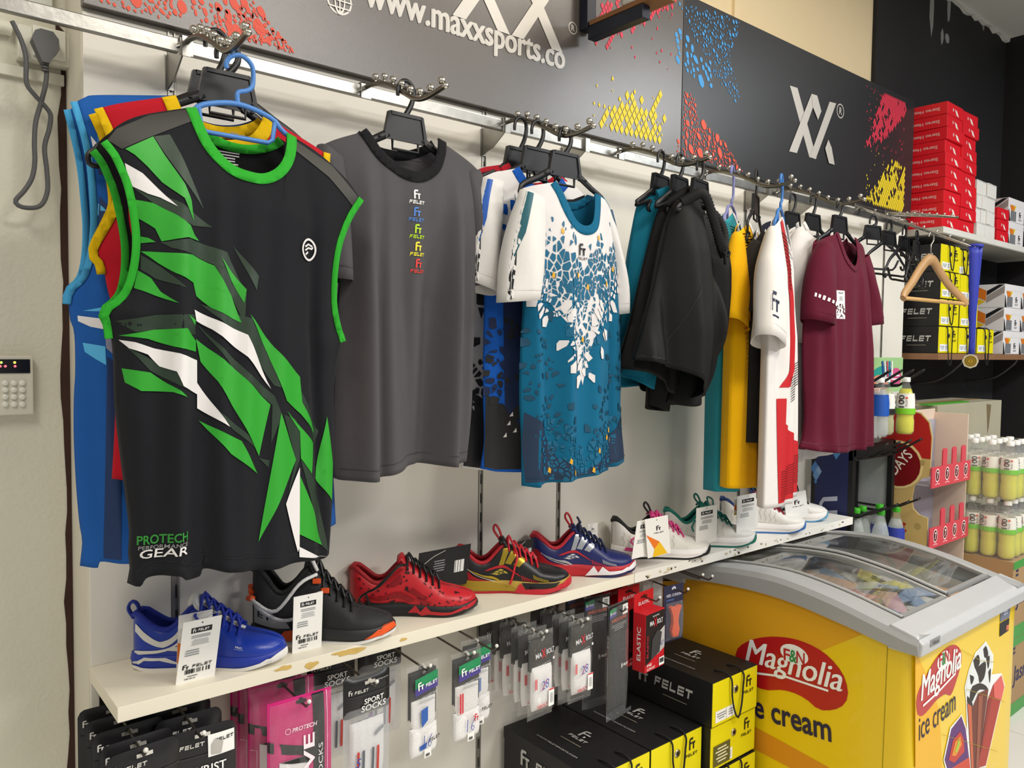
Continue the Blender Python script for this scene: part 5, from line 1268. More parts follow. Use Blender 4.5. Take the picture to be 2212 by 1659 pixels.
s = runner('white sports shoe with teal laces and teal sole beside its price card', (2.137, -.218), '#1f7f78', '#1d7d70', '#1f7a6c', '#1f7a6c', '#1d8577')
s.bow([s.at(.3, .9, .01), s.at(.26, .7, .012), s.at(.28, .4, .008)]); s.bow([s.at(.46, 1, .012), s.at(.44, 1, .01)+Vector((0, 0, .03)), s.at(.5, 1, .01)+Vector((0, 0, .03)), s.at(.5, 1, .012)]); s.pull(lea('#1d7d70'), u=1, h=.03); s.done()
tagcard(s.root, 1504, 1098, 1547, 1168, -.216, 'short')
s = runner('white sports shoe with blue toe edge, red laces and an orange backed card', (2.432, -.215), '#b02443', '#22407c', '#3a74bd', '#3f79c4', '#a5243f')
s.bow([s.at(.34, .95, .01), s.at(.28, .7, .012), s.at(.3, .4, .008), s.at(.32, .2, .008)]); s.pull(lea('#3a5d94'), u=1, h=.03); s.done()
tagcard(s.root, 1586, 1074, 1600, 1110, -.2, 'stripe'); tagcard(s.root, 1592, 1072, 1636, 1140, -.212, 'short')
s = runner('white sports shoe with black laces and blue heel patch, rightmost on the shelf', (2.66, -.17), '#17171a', '#18181a', '#5b9cc7', '#6aa6cc', '#2f7f95', L=.28)
s.pu.poly(lea('#2f7583'), [(.1, .3), (.34, .42), (.36, .3), (.2, .16)], 1); s.pu.poly(lea('#18181a'), [(.28, .2), (.42, .3), (.42, .16), (.34, .1)], 1)
s.bow([s.at(.46, 1, .01), s.at(.5, 1, .01)+Vector((0, 0, .03)), s.at(.56, 1, .01)+Vector((0, 0, .03)), s.at(.58, .9, .01)]); s.pull(lea('#18181a'), u=1, h=.03); s.done()
tagcard(s.root, 1692, 1068, 1738, 1116, -.195, 'mark', 0, -.25)
# ================================================================== goods on pegs under the shelf
PZ = .832
pegm = M('#77746e', .35, 1)
def peg(x, label, y1=-.272, z=PZ):
    p = thing('peg_hook', label, 'hook', (x, -.003, z), 0, 'peg hooks under the shelf')
    MB().box(-.012, .012, -.004, .0, -.02, .02, .001).build('back_plate', pegm, p)
    MB().tube([(0, 0, .012), (0, y1*.5, .006), (0, y1+.012, 0), (0, y1+.003, .008), (0, y1, .012)], .0024, 8).build('rod', pegm, p)
    MB().ball((0, y1, .014), .0042, 8).build('tip', M('#e8e6e0', .3), p)
    return p
def bag(w, h, t, parent, mat, name='bag', top=.018, round_=.0, y=0., nx=12, nz=16, seed=1, pinch=True, crink=.0):
    """soft flat pouch, thickest in the middle; returns its front surface"""
    rn = random.Random(seed); ph = [rn.uniform(0, 6) for _ in range(4)]
    def bul(u, v):
        b = (max(0, 1-abs(u)**3)*max(0, 1-abs(v)**3))**.5 if pinch else 1
        return b+crink*math.sin(9*u+ph[0]+4*v)*math.sin(7*v+ph[1])
    def xz(u, v):
        x = u*w/2; z = top-h*(1-v)/2
        if round_:
            cx_, cz_ = w/2-round_, h/2-round_; dx, dz = abs(x)-cx_, abs(v*h/2)-cz_
            if dx > 0 and dz > 0:
                d = math.hypot(dx, dz); k = min(1, round_/max(d, 1e-9)) if d > round_ else 1
                x = math.copysign(cx_+dx*k, x); z = top-h/2+math.copysign(cz_+dz*k, v)
        return x, z
    mb = MB()
    for q in (-1, 1):
        def fn(a, b, q=q):
            u, v = a*2-1, b*2-1; x, z = xz(u, v); return (x, y+q*(t/2*bul(u, v)+.0004), z)
        mb.grid(fn, nx, nz)
    mb.build(name, mat, parent)
    def front(x, z, l):
        u = clamp(x/(w/2), -1, 1); v = clamp(1-2*(top-z)/h, -1, 1)
        return Vector((x, y-t/2*bul(u, v)-.0006-l, z))
    return front
SOCK = M('#e9e7e6', .85, var=.04, bump=.6, bs=260)
def sock(parent, w, top, bot, t=.02, y=0, ribs=True, name='sock'):
    h = top-bot
    mb = MB()
    for q in (-1, 1):
        mb.grid(lambda a, b: ((a-.5)*w*(1 if b > .25 else .9+.4*b), y+q*(t/2*max(.0, 1-abs(2*a-1)**4)**.5*max(.05, 1-abs(2*b-1)**6)**.5+(.0006*math.sin(a*w*2400) if ribs and b > .3 else 0)), bot+h*b), 26, 14)
    return mb.build(name, SOCK, parent)
def slot(pr, u, v, m, w=.026): pr.poly(m, [(u-w/2, v-.003), (u+w/2, v-.003), (u+w/2, v+.003), (u+.005, v+.003), (u+.003, v+.006), (u-.003, v+.006), (u-.005, v+.003), (u-w/2, v+.003)])
pouch = M('#1d1c1e', .33, var=.1, vs_=8, bump=.12, bs=60)
PD = ink('#cfcdc8')
pegs = {'wristband pouches at the far left': .338, 'wristband pouches beside the pink packs': .43, 'pink sock packs': .62, 'black topped sock pouch': .762, 'green label socks beside the sport socks': .887, 'single red striped socks pack': 1.0,
        'green label socks beside the red lettered packs': 1.062, 'rear column of red lettered socks': 1.21, 'front column of red lettered socks': 1.345, 'ankle guards': 1.485, 'red knee support boxes': 1.615, 'orange heel cushion': 1.735}
for k, x in pegs.items(): peg(x, 'thin steel peg hook of the '+k)
# wristband pouches
def wrist(x, y, z, rz, label, sticker=False, detail=True, brown=False):
    t = thing('wristband_pouch', label, 'pouch', (x, y, z), rz, 'black wristband pouches')
    f = bag(.116, .20, .016, t, pouch, round_=.014, seed=int(x*1000+y*100))
    pr = Print(f, .03); pr.mark(PD, -.046, -.006, .010, .012); pr.felet(PD, -.018, -.008, .04, .007); slot(pr, .0, .006, ink('#8d8a84') if not detail else ink('#cfccc4'))
    pr.line(ink('#343234'), [(-.056, -.028), (.056, -.028)], .002)
    if detail:
        pr.text(WHITE, 'WRIST', .008, -.054, .062, .015); pr.text(WHITE, 'BAND', .008, -.076, .052, .015)
    if sticker:
        pr.rect(WHITE, .008, -.034, .054, .004, 2); pr.felet(BLACK, .036, -.007, .032, .006, .05, 3); pr.bars(BLACK, .034, -.02, .012, .012, 6)
        pr.poly(ink('#b7b4ae'), [(.013, -.03), (.03, -.032), (.034, -.012), (.02, -.004), (.014, -.012)], 3)
    pr.build(t); return t
for k, (y, dz) in enumerate(((-.06, .002), (-.11, .0), (-.16, -.003), (-.21, -.006), (-.245, -.010))):
    wrist(.338+.001*k, y, PZ-.005+dz*.5, R_(-2+2*k), 'black wristband pouch on the left peg, '+('rearmost', 'second from the wall', 'middle one', 'fourth from the wall', 'frontmost')[k], detail=k == 4)
for k, y in enumerate((-.075, -.125, -.175, -.235)):
    wrist(.430+.003*k, y, PZ-.006-.002*k, R_(3-2*k), 'black wristband pouch beside the pink packs, '+('rearmost', 'second from the wall', 'third from the wall', 'frontmost with a white sticker')[k], sticker=k == 3, detail=k == 3)
# pink packs
pink = M('#c81d72', .25, var=.08, vs_=10, coat=.3)
def pinkpack(y, rz, label, detail):
    t = thing('sock_pack', label, 'pack', (.62, y, PZ), rz, 'pink sock packs')
    f = bag(.128, .25, .022, t, pink, top=.012, seed=int(-y*999), crink=.03)
    pr = Print(f, .03); bk = M('#18181a', .3)
    pr.poly(bk, [(.022, .010), (.046, .010), (.046, -.236), (.022, -.236)]); pr.poly(bk, [(-.064, -.058), (.022, -.088), (.022, -.105), (-.064, -.078)]); pr.rect(ink('#f0a9cb'), .051, -.236, .053, .01)
    pr.rect(ink('#e6e3e4'), -.045, -.2, .012, -.1, 1); pr.poly(bk, [(-.045, -.1), (.012, -.1), (.012, -.115), (-.02, -.108)], 2); pr.line(ink('#efc2d8'), [(-.062, -.11), (-.05, -.112), (-.05, -.22)], .0012, 2)
    slot(pr, 0, .003, bk, .02)
    if detail:
        pr.text(ink('#f3d9e6'), 'PROTECH', .004, -.045, .05, .008, .0, .02, .2, 2); pr.ring(ink('#f3d9e6'), -.029, -.045, .0055, .0055, .001, 2)
        pr.text(ink('#f7e9f0'), 'VE', .012, -.095, .07, .022, R_(90), .02, 0, 3); pr.text(ink('#e9e6e6'), 'SOCKS', .036, -.12, .07, .009, R_(90), .0, 0, 3)
    pr.build(t)
    mb = MB(); mb.grid(lambda a, b: (lerp(-.064, .064, a), -.0135+.001*math.sin(12*a+9*b), lerp(-.24, .012, b)), 8, 12); mb.build('clear_wrap', film('#ffffff', .03), t)
pinkpack(-.235, R_(0), 'bright pink sock pack with black bands, frontmost on its peg', True)
pinkpack(-.15, R_(-8), 'pink sock pack behind the frontmost pink one', False); pinkpack(-.095, R_(-6), 'pink sock pack third from the front', False); pinkpack(-.05, R_(-2), 'pink sock pack closest to the panel', False)
# sport socks pouches
def sportsock(x, y, z, rz, label, front=True):
    t = thing('sock_pouch', label, 'pouch', (x, y, z), rz, 'sport sock pouches')
    f = bag(.108, .235, .024, t, film('#d9dce2', .18), name='clear_pouch', round_=.01, seed=3)
    sock(t, .08, -.075, -.2, .02)
    f2 = bag(.1085, .082, .0245, t, pouch, name='header', round_=.006, seed=5)
    pr = Print(f2, .03, .0012); slot(pr, .0, .004, ink('#b9b4aa'), .024); pr.mark(PD, -.044, -.008, .008, .010); pr.felet(PD, -.021, -.009, .03, .006); pr.line(ink('#343438'), [(-.05, -.018), (.05, -.018)], .0015)
    pr.text(ink('#bdbbb6'), 'www.feletsports.com', .026, .004, .036, .004, 0, 0)
    pr.text(WHITE, 'SPORT', .008, -.032, .046, .011); pr.text(WHITE, 'SOCKS', .008, -.046, .058, .013); pr.text(ink('#a9b13a'), 'Comfortable, Keep Feet Dry', .01, -.057, .044, .004, 0, .0); pr.build(t)
    pr = Print(f, .03, .002)
    for u, c in ((-.03, '#c2352f'), (-.018, '#5a5f68'), (.004, '#5a5f68'), (.016, '#c2352f')): pr.rect(ink(c), u, -.19, u+.005, -.13)
    pr.poly(ink('#8f9299'), [(.01, -.1), (.03, -.09), (.032, -.097), (.012, -.108)]); pr.text(ink('#2b4aa0'), '5', -.03, -.15, .012, .018, 0, .0, .2, 2)
    pr.build(t, 'sock_print'); return t
sportsock(.762, -.235, PZ, R_(4), 'black topped clear sport sock pouch, frontmost beside the pink packs')
sportsock(.757, -.09, PZ, R_(-3), 'sport sock pouch hanging against the panel behind the pink packs')
sportsock(.887, -.07, PZ+.004, R_(-3), 'sport sock pouch hanging against the panel behind the green label socks')
# green label socks
def feletsock(x, y, rz, label, col, num, striped):
    t = thing('sock_pack', label, 'pack', (x, y, PZ-.008), rz, 'green label sock packs')
    f0 = bag(.084, .205, .026, t, film('#e4e4e2', .045), name='clear_bag', crink=.09, seed=int(x*900))
    bag(.07, .10, .006, t, card('#222224'), name='header_card', top=.004, y=.0, pinch=False)
    sock(t, .064, -.055, -.12, .012, y=-.004, name='sock'); sock(t, .072, -.112, -.175, .018, y=-.004, name='folded_cuff')
    pr = Print(lambda x, z, l: Vector((x, -.0137-l, z)), 0, .0012)
    pr.poly(ink('#1f8a56'), [(-.03, -.006), (.03, .002), (.03, -.018), (-.03, -.026)]); pr.poly(ink('#4a3f8c'), [(-.03, -.026), (.03, -.018), (.03, -.034), (-.03, -.042)])
    pr.mark(WHITE, -.017, -.021, .015, .017, .1, 2); pr.felet(WHITE, .011, -.022, .03, .0075, .12, 2); pr.text(ink('#cfcfcf'), 'THE ULTIMATE SPORT SOCKS', 0, -.047, .056, .0045, .12, .005); pr.smalltext(ink('#8f8f8f'), 0, -.056, .054, .006, 2, 3)
    if striped == 'bars':
        for q in (-.027, -.021): pr.rect(ink(col), q, -.112, q+.004, -.068)
        pr.mark(ink(col), .018, -.13, .012, .016, 0, 2)
    else:
        pr.poly(ink(col), [(-.014, -.075), (.004, -.07), (.004, -.1), (-.012, -.112)]); pr.felet(BLACK, .02, -.142, .028, .007, .12, 2)
        pr.poly(ink(col), [(-.018, -.15), (.002, -.146), (.0, -.158), (-.016, -.16)])
    hw_ = ink('#2b3f9c')
    pr.line(hw_, [(-.008, -.128), (-.009, -.155)], .002, 3)
    if num: pr.line(hw_, [(.012, -.13), (.003, -.143), (.002, -.152), (.007, -.155), (.011, -.149), (.006, -.144), (.003, -.148)], .0018, 3)
    pr.rect(ink('#f4f2ee'), -.006, -.178, .012, -.16, 1); pr.bars(BLACK, .002, -.172, .01, .006, 6, layer=2)
    pr.build(t); MB().tube(crom([(0, -.004, -.002), (0, -.01, .008), (0, 0, .014), (0, .008, .006), (0, .006, -.004)], 14), .003, 6).build('hang_ring', plastic('#b9b7b2'), t)
    return t
feletsock(.887, -.245, R_(6), 'clear sock pack with green label and blue stripes, beside the sport socks', '#2f5fae', True, 'wedge')
feletsock(1.0, -.245, R_(2), 'clear sock pack with green label and red stripes on white socks', '#cf2433', True, 'bars')
feletsock(1.062, -.20, R_(-2), 'clear sock pack with green label tucked behind the red striped one', '#4b6db0', False, 'wedge')
# red lettered socks
def maxsock(x, y, rz, label, num):
    t = thing('sock_pack', label, 'pack', (x, y, PZ-.01), rz, 'red lettered sock packs')
    bag(.082, .205, .028, t, film('#e4e4e2', .045), name='clear_bag', crink=.09, seed=int(-y*3000))
    bag(.076, .075, .006, t, card('#1b1b1d'), name='header_card', top=.004, pinch=False)
    sock(t, .066, -.062, -.165, .022, y=-.002)
    pr = Print(lambda x, z, l: Vector((x, -.0146-l, z)), 0, .0012); rd = ink('#d12433')
    pr.text(ink('#dcdcde'), 'MA', -.022, -.03, .02, .012, .1, .01); pr.text(rd, 'X', -.006, -.028, .014, .022, .1, .01); pr.text(ink('#dcdcde'), 'BOLT', .016, -.026, .026, .012, .1, .01)
    pr.line(ink('#a9a9ab'), [(-.012, -.054), (.016, -.05)], .0012); pr.rect(WHITE, .026, -.05, .031, -.044)
    for q in (-.031, -.027): pr.rect(rd, q, -.11, q+.0025, -.085)
    pr.text(rd, 'XBOLT', -.008, -.152, .034, .008, .05); pr.rect(ink('#f7f5f2'), .012, -.16, .03, -.118, 1); pr.rect(rd, .012, -.121, .03, -.118, 2); pr.smalltext(GREY, .021, -.14, .012, .024, 6, 3, 2)
    if num:
        hw_ = ink('#2b35a8'); pr.text(hw_, '28', -.002, -.102, .026, .02, .15, -.01, .25, 3); pr.line(ink('#c23a4a'), [(-.012, -.115), (.004, -.09)], .0015, 3)
    pr.build(t); MB().tube(crom([(0, -.004, -.002), (0, -.01, .008), (0, 0, .016), (0, .008, .006), (0, .006, -.004)], 14), .003, 6).build('hang_ring', plastic('#a9a7a2'), t)
for k, y in enumerate((-.255, -.225, -.195, -.155, -.12, -.075)):
    maxsock(1.21, y, R_((3, -6, 2, -3, 4, 0)[k]), 'white sock pack with red lettering in the rear column, '+('frontmost with a handwritten number', 'second from the front', 'third from the front', 'fourth from the front', 'fifth from the front', 'closest to the panel')[k], k == 0)
for k, y in enumerate((-.25, -.22, -.19, -.15, -.11)):
    maxsock(1.345, y, R_((2, -4, 3, -3, 0)[k]), 'white sock pack with red lettering beside the ankle guards, '+('frontmost with a struck number', 'second from the front', 'third from the front', 'fourth from the front', 'closest to the panel')[k], k == 0)
# ankle guards in long clear sleeves
def ankle(y, rz, label):
    t = thing('ankle_guard', label, 'pack', (1.485, y, PZ), rz, 'ankle guards in clear sleeves')
    bag(.092, .30, .03, t, film('#c9cdd0', .07), name='clear_sleeve', crink=.05, seed=int(-y*777))
    bag(.08, .21, .016, t, M('#1d1e20', .8, bump=.3, bs=300), name='guard', top=-.05, seed=4)
    bag(.09, .075, .006, t, card('#161618'), name='header_card', top=.016, pinch=False)
    pr = Print(lambda x, z, l: Vector((x, -.0032-l-.012*smooth((-.05-z)/.03), z)), 0, .0008)
    pr.poly(ink('#1f7d4e'), [(-.044, .008), (-.012, .01), (-.012, .0), (-.044, -.004)]); pr.poly(ink('#45408c'), [(-.044, -.004), (-.012, .0), (-.012, -.012), (-.044, -.016)]); pr.mark(WHITE, -.037, -.003, .007, .008); pr.felet(WHITE, -.023, -.003, .016, .004)
    pr.text(ink('#d9542a'), 'ANKLE GUARD', .0, -.022, .07, .008); pr.smalltext(GREY, .0, -.042, .07, .018, 4, 2); pr.rect(ink('#ecebe7'), .016, -.016, .04, .01, 1); pr.smalltext(BLACK, .028, -.002, .018, .014, 3, 3, 2)
    pr.mark(WHITE, -.004, -.14, .007, .012, 0, 3); pr.felet(WHITE, .012, -.14, .02, .006, 0, 3); pr.rect(ink('#4a4c4e'), -.044, -.272, .044, -.262, 2); pr.build(t)
ankle(-.245, R_(10), 'ankle guard in a long clear sleeve, frontmost and turned sideways'); ankle(-.17, R_(-4), 'ankle guard in a long clear sleeve behind the turned one'); ankle(-.10, R_(0), 'ankle guard in a clear sleeve closest to the panel')
# knee support boxes
def knee(y, rz, label, detail):
    t = thing('knee_support_box', label, 'box', (1.615, y, PZ), rz, 'red knee support boxes')
    rdm = card('#c31a24')
    MB().box(-.045, .045, -.02, .02, -.185, -.028, .001).build('carton', [rdm], t); MB().box(-.045, .045, .018, .02, -.03, .018, .0005).build('hang_flap', rdm, t)
    pr = Print(faceY(-.02), 0, .0006); bk = card('#19191b')
    pr.poly(bk, [(-.044, -.03), (.044, -.03), (.044, -.135), (-.044, -.165)]); pr.poly(ink('#b9b6b2'), [(.0, -.095), (.044, -.075), (.044, -.135), (.01, -.148)], 1); pr.poly(ink('#3b3c3e'), [(-.015, -.1), (.008, -.08), (.03, -.09), (.02, -.142), (-.02, -.155)], 2)
    pr.text(ink('#e8e6e2'), 'MA', -.018, -.056, .02, .013, 0, .01, 0, 3); pr.text(ink('#d12433'), 'X', -.003, -.055, .014, .024, 0, .01, 0, 3); pr.text(ink('#e8e6e2'), 'BOLT', .019, -.056, .026, .013, 0, .01, 0, 3)
    pr.text(ink('#d12433'), 'ELASTIC', -.037, -.115, .06, .007, R_(90), .01, 0, 3); pr.text(WHITE, 'KNEE', -.028, -.166, .022, .007, 0, .01, 0, 3); pr.text(WHITE, 'SUPPORT', -.02, -.177, .038, .007, 0, 0, 0, 3)
    pr.rect(WHITE, .018, -.18, .042, -.158, 3); pr.bars(BLACK, .03, -.167, .02, .012, 9, layer=4); pr.text(ink('#2b3f9c'), '47', .03, -.12, .016, .014, 0, -.01, .2, 4); pr.text(WHITE, 'ELASTIC', .0, -.038, .03, .004, 0, 0, 0, 3)
    pr.build(t); pr = Print(lambda u, v, l: Vector((-.045-l, -u, v)), 0, .0006); pr.text(WHITE, 'ELASTIC', 0, -.11, .09, .012, R_(90), .01); pr.build(t, 'side_print')
    pr = Print(faceY(.018), 0, .0005); pr.text(WHITE, 'ELASTIC', .0, -.012, .05, .009); slot(pr, 0, .004, ink('#4a0c10'), .03); pr.build(t, 'flap_print')
for k, y in enumerate((-.24, -.185, -.135, -.08)): knee(y, R_((6, 2, -3, 0)[k]), 'red and black knee support box, '+('frontmost on its peg', 'second on its peg', 'third on its peg', 'closest to the panel')[k], k == 0)
# heel cushion blister
def blister(y, label, full):
    t = thing('heel_cushion_pack' if full else 'empty_blister_pack', label, 'pack', (1.735, y, PZ), R_(-4), 'blister packs by the freezer')
    MB().box(-.04, .04, -.001, .001, -.145, .014, .0004).build('backing_card', card('#262b45') if full else film('#dfe2e2', .3), t)
    bag(.066, .105, .03, t, film('#cfd3dc', .08), name='blister', top=-.034, y=-.004)
    if full:
        MB().prism([(-.022, -.045), (-.014, -.042), (0, -.047), (.014, -.042), (.022, -.045), (.012, -.07), (.010, -.09), (.016, -.112), (.010, -.13), (-.010, -.13), (-.016, -.112), (-.010, -.09), (-.012, -.07)], -.012, -.002).build('cushion', M('#e0551b', .45, bump=.2, bs=500), t)
        pr = Print(faceY(-.001), 0, .0005); pr.text(ink('#d6d8e6'), 'HEEL CUSHION', 0, -.014, .06, .008, 0, .01, .15); pr.text(ink('#5f86c9'), 'SUPPORT', -.014, -.027, .03, .005); slot(pr, 0, .004, ink('#c9cbd6'), .016); pr.build(t)
blister(-.225, 'orange heel cushion in a blister pack beside the red boxes', True); blister(-.15, 'clear blister pack behind the orange heel cushion', False); blister(-.09, 'clear blister pack nearest the panel by the freezer', False)
for k, (x, z) in enumerate(((1.83, .85), (1.875, .838))): peg(x, 'empty steel peg hook in front of the freezer, '+('upper one', 'lower one')[k], -.25, z)
# ================================================================== shoe boxes under the pegs
yel = card('#e6d80e'); blk = card('#141415')
LINEN = M('#151516', .5, var=.1, vs_=200, bump=.25, bs=500)
def shoebox(x, y, z, label, group, w=.208, h=.122, d=.325, cord=True, plate=False, lid=True, rz=0., side='felet', low=.04):
    """black lidded box, yellow end towards -y, long black side towards -x; origin at its front left bottom corner"""
    t = thing('shoe_box', label, 'box', (x, y, z), rz, group)
    MB().box(.001, w-.001, .001, d, 0, h-.002, .001).build('carton', LINEN, t); MB().box(0, w, 0.0006, d+.002, h-.03, h, .001).build('lid', LINEN, t)
    MB().box(.0015, w-.0015, -.0006, .0012, .002, h-.002, .0004).build('end_panel', yel, t)
    pr = Print(faceY(-.0006), 0, .0005)
    pr.mark(BLACK, w*.80, h*.72, .026, .032); pr.felet(BLACK, w*.79, h*.48, .048, .008); pr.rect(WHITE, w*.07, h*.08, w*.48, h*.34); pr.smalltext(GREY, w*.2, h*.21, w*.2, h*.16, 3, 2); pr.smalltext(GREY, w*.4, h*.21, w*.1, h*.16, 3, 5)
    pr.rect(GREY, w*.3, h*.08, w*.304, h*.34, 1)
    if plate: pr.rect(ink('#5c5a2e'), w*.06, h*.08, w*.42, h*.55, 2); pr.smalltext(ink('#e6e2c0'), w*.24, h*.32, w*.28, h*.36, 5, 8, 3)
    pr.build(t, 'end_print')
    MB().lathe([(.006, -.0022), (.0105, -.0022), (.0105, .0), (.006, .0)], 18, (w*.5, -.0006, h*.66), axis='y').build('eyelet', M('#cfccc4', .3, 1), t)
    MB().lathe([(1e-5, -.0012), (.0062, -.0012)], 14, (w*.5, -.0006, h*.66), axis='y').build('eyelet_hole', BLACK, t)
    if side:
        pr = Print(lambda u, v, l: Vector((-l, d-u, v)), 0, .0006); lg = ink('#bdbcb8')
        pr.mark(lg, d*.27, h*.58, .034, .042); pr.felet(lg, d*.60, h*.55, .13, .026); pr.smalltext(ink('#8f8c7a'), d*.62, h*.30, .12, .005, 1, 3); pr.build(t, 'side_print')
        pr = Print(lambda u, v, l: Vector((w*.5+v, d-u, h+l)), 0, .0006)
        pr.mark(lg, d*.52, .034, .03, .034); pr.felet(lg, d*.52, .004, .062, .011); pr.smalltext(ink('#a9a08a'), d*.52, -.022, .075, .004, 1, 2); pr.text(lg, 'WWW.FELETSPORTS.COM', d*.5, -.066, .15, .0055, 0, .0); pr.build(t, 'lid_print')
    if cord:
        MB().tube(crom([(w*.36, .05, h+.002), (w*.36, .015, h+.006), (w*.37, -.006, h-.006), (w*.38, -.008, h*.55), (w*.43, -.01, h*(low+.16)), (w*.5, -.012, h*low), (w*.58, -.01, h*(low+.26)), (w*.62, -.008, h*.7), (w*.64, -.006, h-.006), (w*.65, .015, h+.006), (w*.65, .05, h+.002)], 40), .0026, 6).build('cord_handle', M('#161617', .8), t)
    return t
for col, x0, y0, n in (('left', 1.29, -.352, 4), ('middle', 1.502, -.352, 4), ('right', 1.716, -.376, 5)):
    for k in range(n):
        top = n-1-k
        nm = ('topmost', 'second', 'third', 'fourth', 'lowest')[top] if top < n-1 or n == 1 else 'lowest'
        shoebox(x0+(.004 if k % 2 else 0), y0+(.006 if k % 2 else 0), k*.1245, 'black and yellow shoe box, %s of the %s stack under the pegs' % (nm, col), 'shoe boxes stacked under the pegs', cord=(top in (0, 2)), plate=(col == 'right' and top == 1), side='felet' if top < 2 else None)
# ================================================================== ice cream freezer
FX0, FX1, FY0, FY1 = 1.952, 2.652, -.79, -.035
FB = [(-.79, .776), (-.75, .778), (-.6, .803), (-.45, .822), (-.3, .822), (-.134, .806), (-.035, .785)]
FT = [(-.79, .818), (-.70, .838), (-.58, .864), (-.44, .882), (-.36, .882), (-.25, .872), (-.134, .852), (-.035, .828)]
fz = thing('ice_cream_freezer', 'yellow chest freezer with curved sliding glass lids at the lower right', 'freezer', (0, 0, 0))
fy = M('#e9c50e', .28, var=.03, vs_=3, coat=.25)
mb = MB(); rr = .035
prof = []
for cx_, cy_, a0 in ((FX0+rr, FY0+rr, 180), (FX1-rr, FY0+rr, 270), (FX1-rr, FY1-rr, 0), (FX0+rr, FY1-rr, 90)):
    for k in range(5):
        a = R_(a0+k*22.5); prof.append((cx_+rr*math.cos(a), cy_+rr*math.sin(a)))
ring_ = []
for (a, b), (c, d) in zip(prof, prof[1:]+prof[:1]):
    n = max(1, int(math.hypot(c-a, d-b)/.04))
    for k in range(n): ring_.append((lerp(a, c, k/n), lerp(b, d, k/n)))
N = len(ring_); zs = [.05, .2, .4, .6]
vs_ = [(x, y, z) for z in zs for x, y in ring_]+[(x, y, stab(FB, y)) for x, y in ring_]
mb.add(vs_, [(i*N+j, i*N+(j+1) % N, (i+1)*N+(j+1) % N, (i+1)*N+j) for i in range(4) for j in range(N)], 0, True)
mb.build('cabinet', fy, fz)
MB().box(FX0+.03, FX1-.03, FY0+.03, FY1-.02, .0, .06, .004).build('plinth', M('#2a2a2c', .6), fz)
for x in (FX0, FX1): pass
MB().box(FX0+.075, FX1-.075, FY0+.085, FY1-.07, .40, .405).build('inner_floor', M('#cdd2d4', .5), fz)
mb = MB(); a0, a1, b0, b1 = FX0+.072, FX1-.072, FY0+.08, FY1-.065
for (x, y, x2, y2) in ((a0, b0, a1, b0), (a1, b0, a1, b1), (a1, b1, a0, b1), (a0, b1, a0, b0)):
    mb.grid(lambda u, v: (lerp(x, x2, u), lerp(y, y2, u), lerp(.40, stab(FB, lerp(y, y2, u))+.01, v)), 8, 3)
mb.build('liner', M('#e3e9ea', .45, var=.06, bump=.4, bs=40), fz)
fg = M('#a5a6a6', .35, var=.04, vs_=6); fg2 = M('#8f9090', .4, var=.04)
def beam(sec, name, n=26):
    """frame section swept along the curved long side; sec(y) -> cross-section points (x, z)"""
    ys = [lerp(FY0-.012, FY1+.012, k/n) for k in range(n+1)]; S = [sec(y) for y in ys]; m = len(S[0])
    mb = MB().add([(p[0], y, p[1]) for y, s in zip(ys, S) for p in s], [(i*m+j, i*m+(j+1) % m, (i+1)*m+(j+1) % m, (i+1)*m+j) for i in range(n) for j in range(m)], 0, True)
    mb.add([(p[0], ys[0], p[1]) for p in S[0]], [list(range(m))]); mb.add([(p[0], ys[-1], p[1]) for p in S[-1]], [list(range(m))])
    o = mb.build(name, fg, fz); o.modifiers.new('edge', 'EDGE_SPLIT').split_angle = R_(35); return o
beam(lambda y: [(FX0-.014, stab(FB, y)-.004), (FX0-.02, stab(FT, y)-.02), (FX0-.012, stab(FT, y)-.006), (FX0+.01, stab(FT, y)), (FX0+.072, stab(FT, y)-.008), (FX0+.074, stab(FB, y)-.0)], 'side_frame')
beam(lambda y: [(FX1+.014, stab(FB, y)-.004), (FX1+.02, stab(FT, y)-.02), (FX1+.012, stab(FT, y)-.002), (FX1-.01, stab(FT, y)+.004), (FX1-.05, stab(FT, y)+.002), (FX1-.054, stab(FB, y)-.0)], 'side_frame')
for q, name in ((1, 'front_frame'), (-1, 'rear_frame')):
    yo = FY0-.018 if q > 0 else FY1+.018; zb0 = stab(FB, FY0 if q > 0 else FY1)-.006; zt = stab(FT, FY0 if q > 0 else FY1)
    sec = [(yo, zb0), (yo-q*.004, zt-.016), (yo+q*.012, zt), (yo+q*.075, zt+.016), (yo+q*.082, zt-.0), (yo+q*.082, zb0)]
    mb = MB(); mb.add([(x, p[0], p[1]) for x in (FX0-.012, FX1+.012) for p in sec], [(j, (j+1) % 6, 6+(j+1) % 6, 6+j) for j in range(6)]+[[0, 1, 2, 3, 4, 5], [6, 7, 8, 9, 10, 11]])
    o = mb.build(name, M('#b9babb', .3, var=.05), fz); md = o.modifiers.new('round', 'BEVEL'); md.width = .004; md.segments = 2
# nameplate on the frame
pr = Print(flatfn((FX0+.03, FY0-.0195, .796), (1, 0, 0), (0, 0, 1), (0, -1, 0)), 0, .0025); pr.rect(ink('#8a8b8d'), 0, -.008, .055, .01); pr.text(ink('#2c2d30'), 'Hiron', .027, .001, .034, .010); pr.build(fz, 'nameplate')
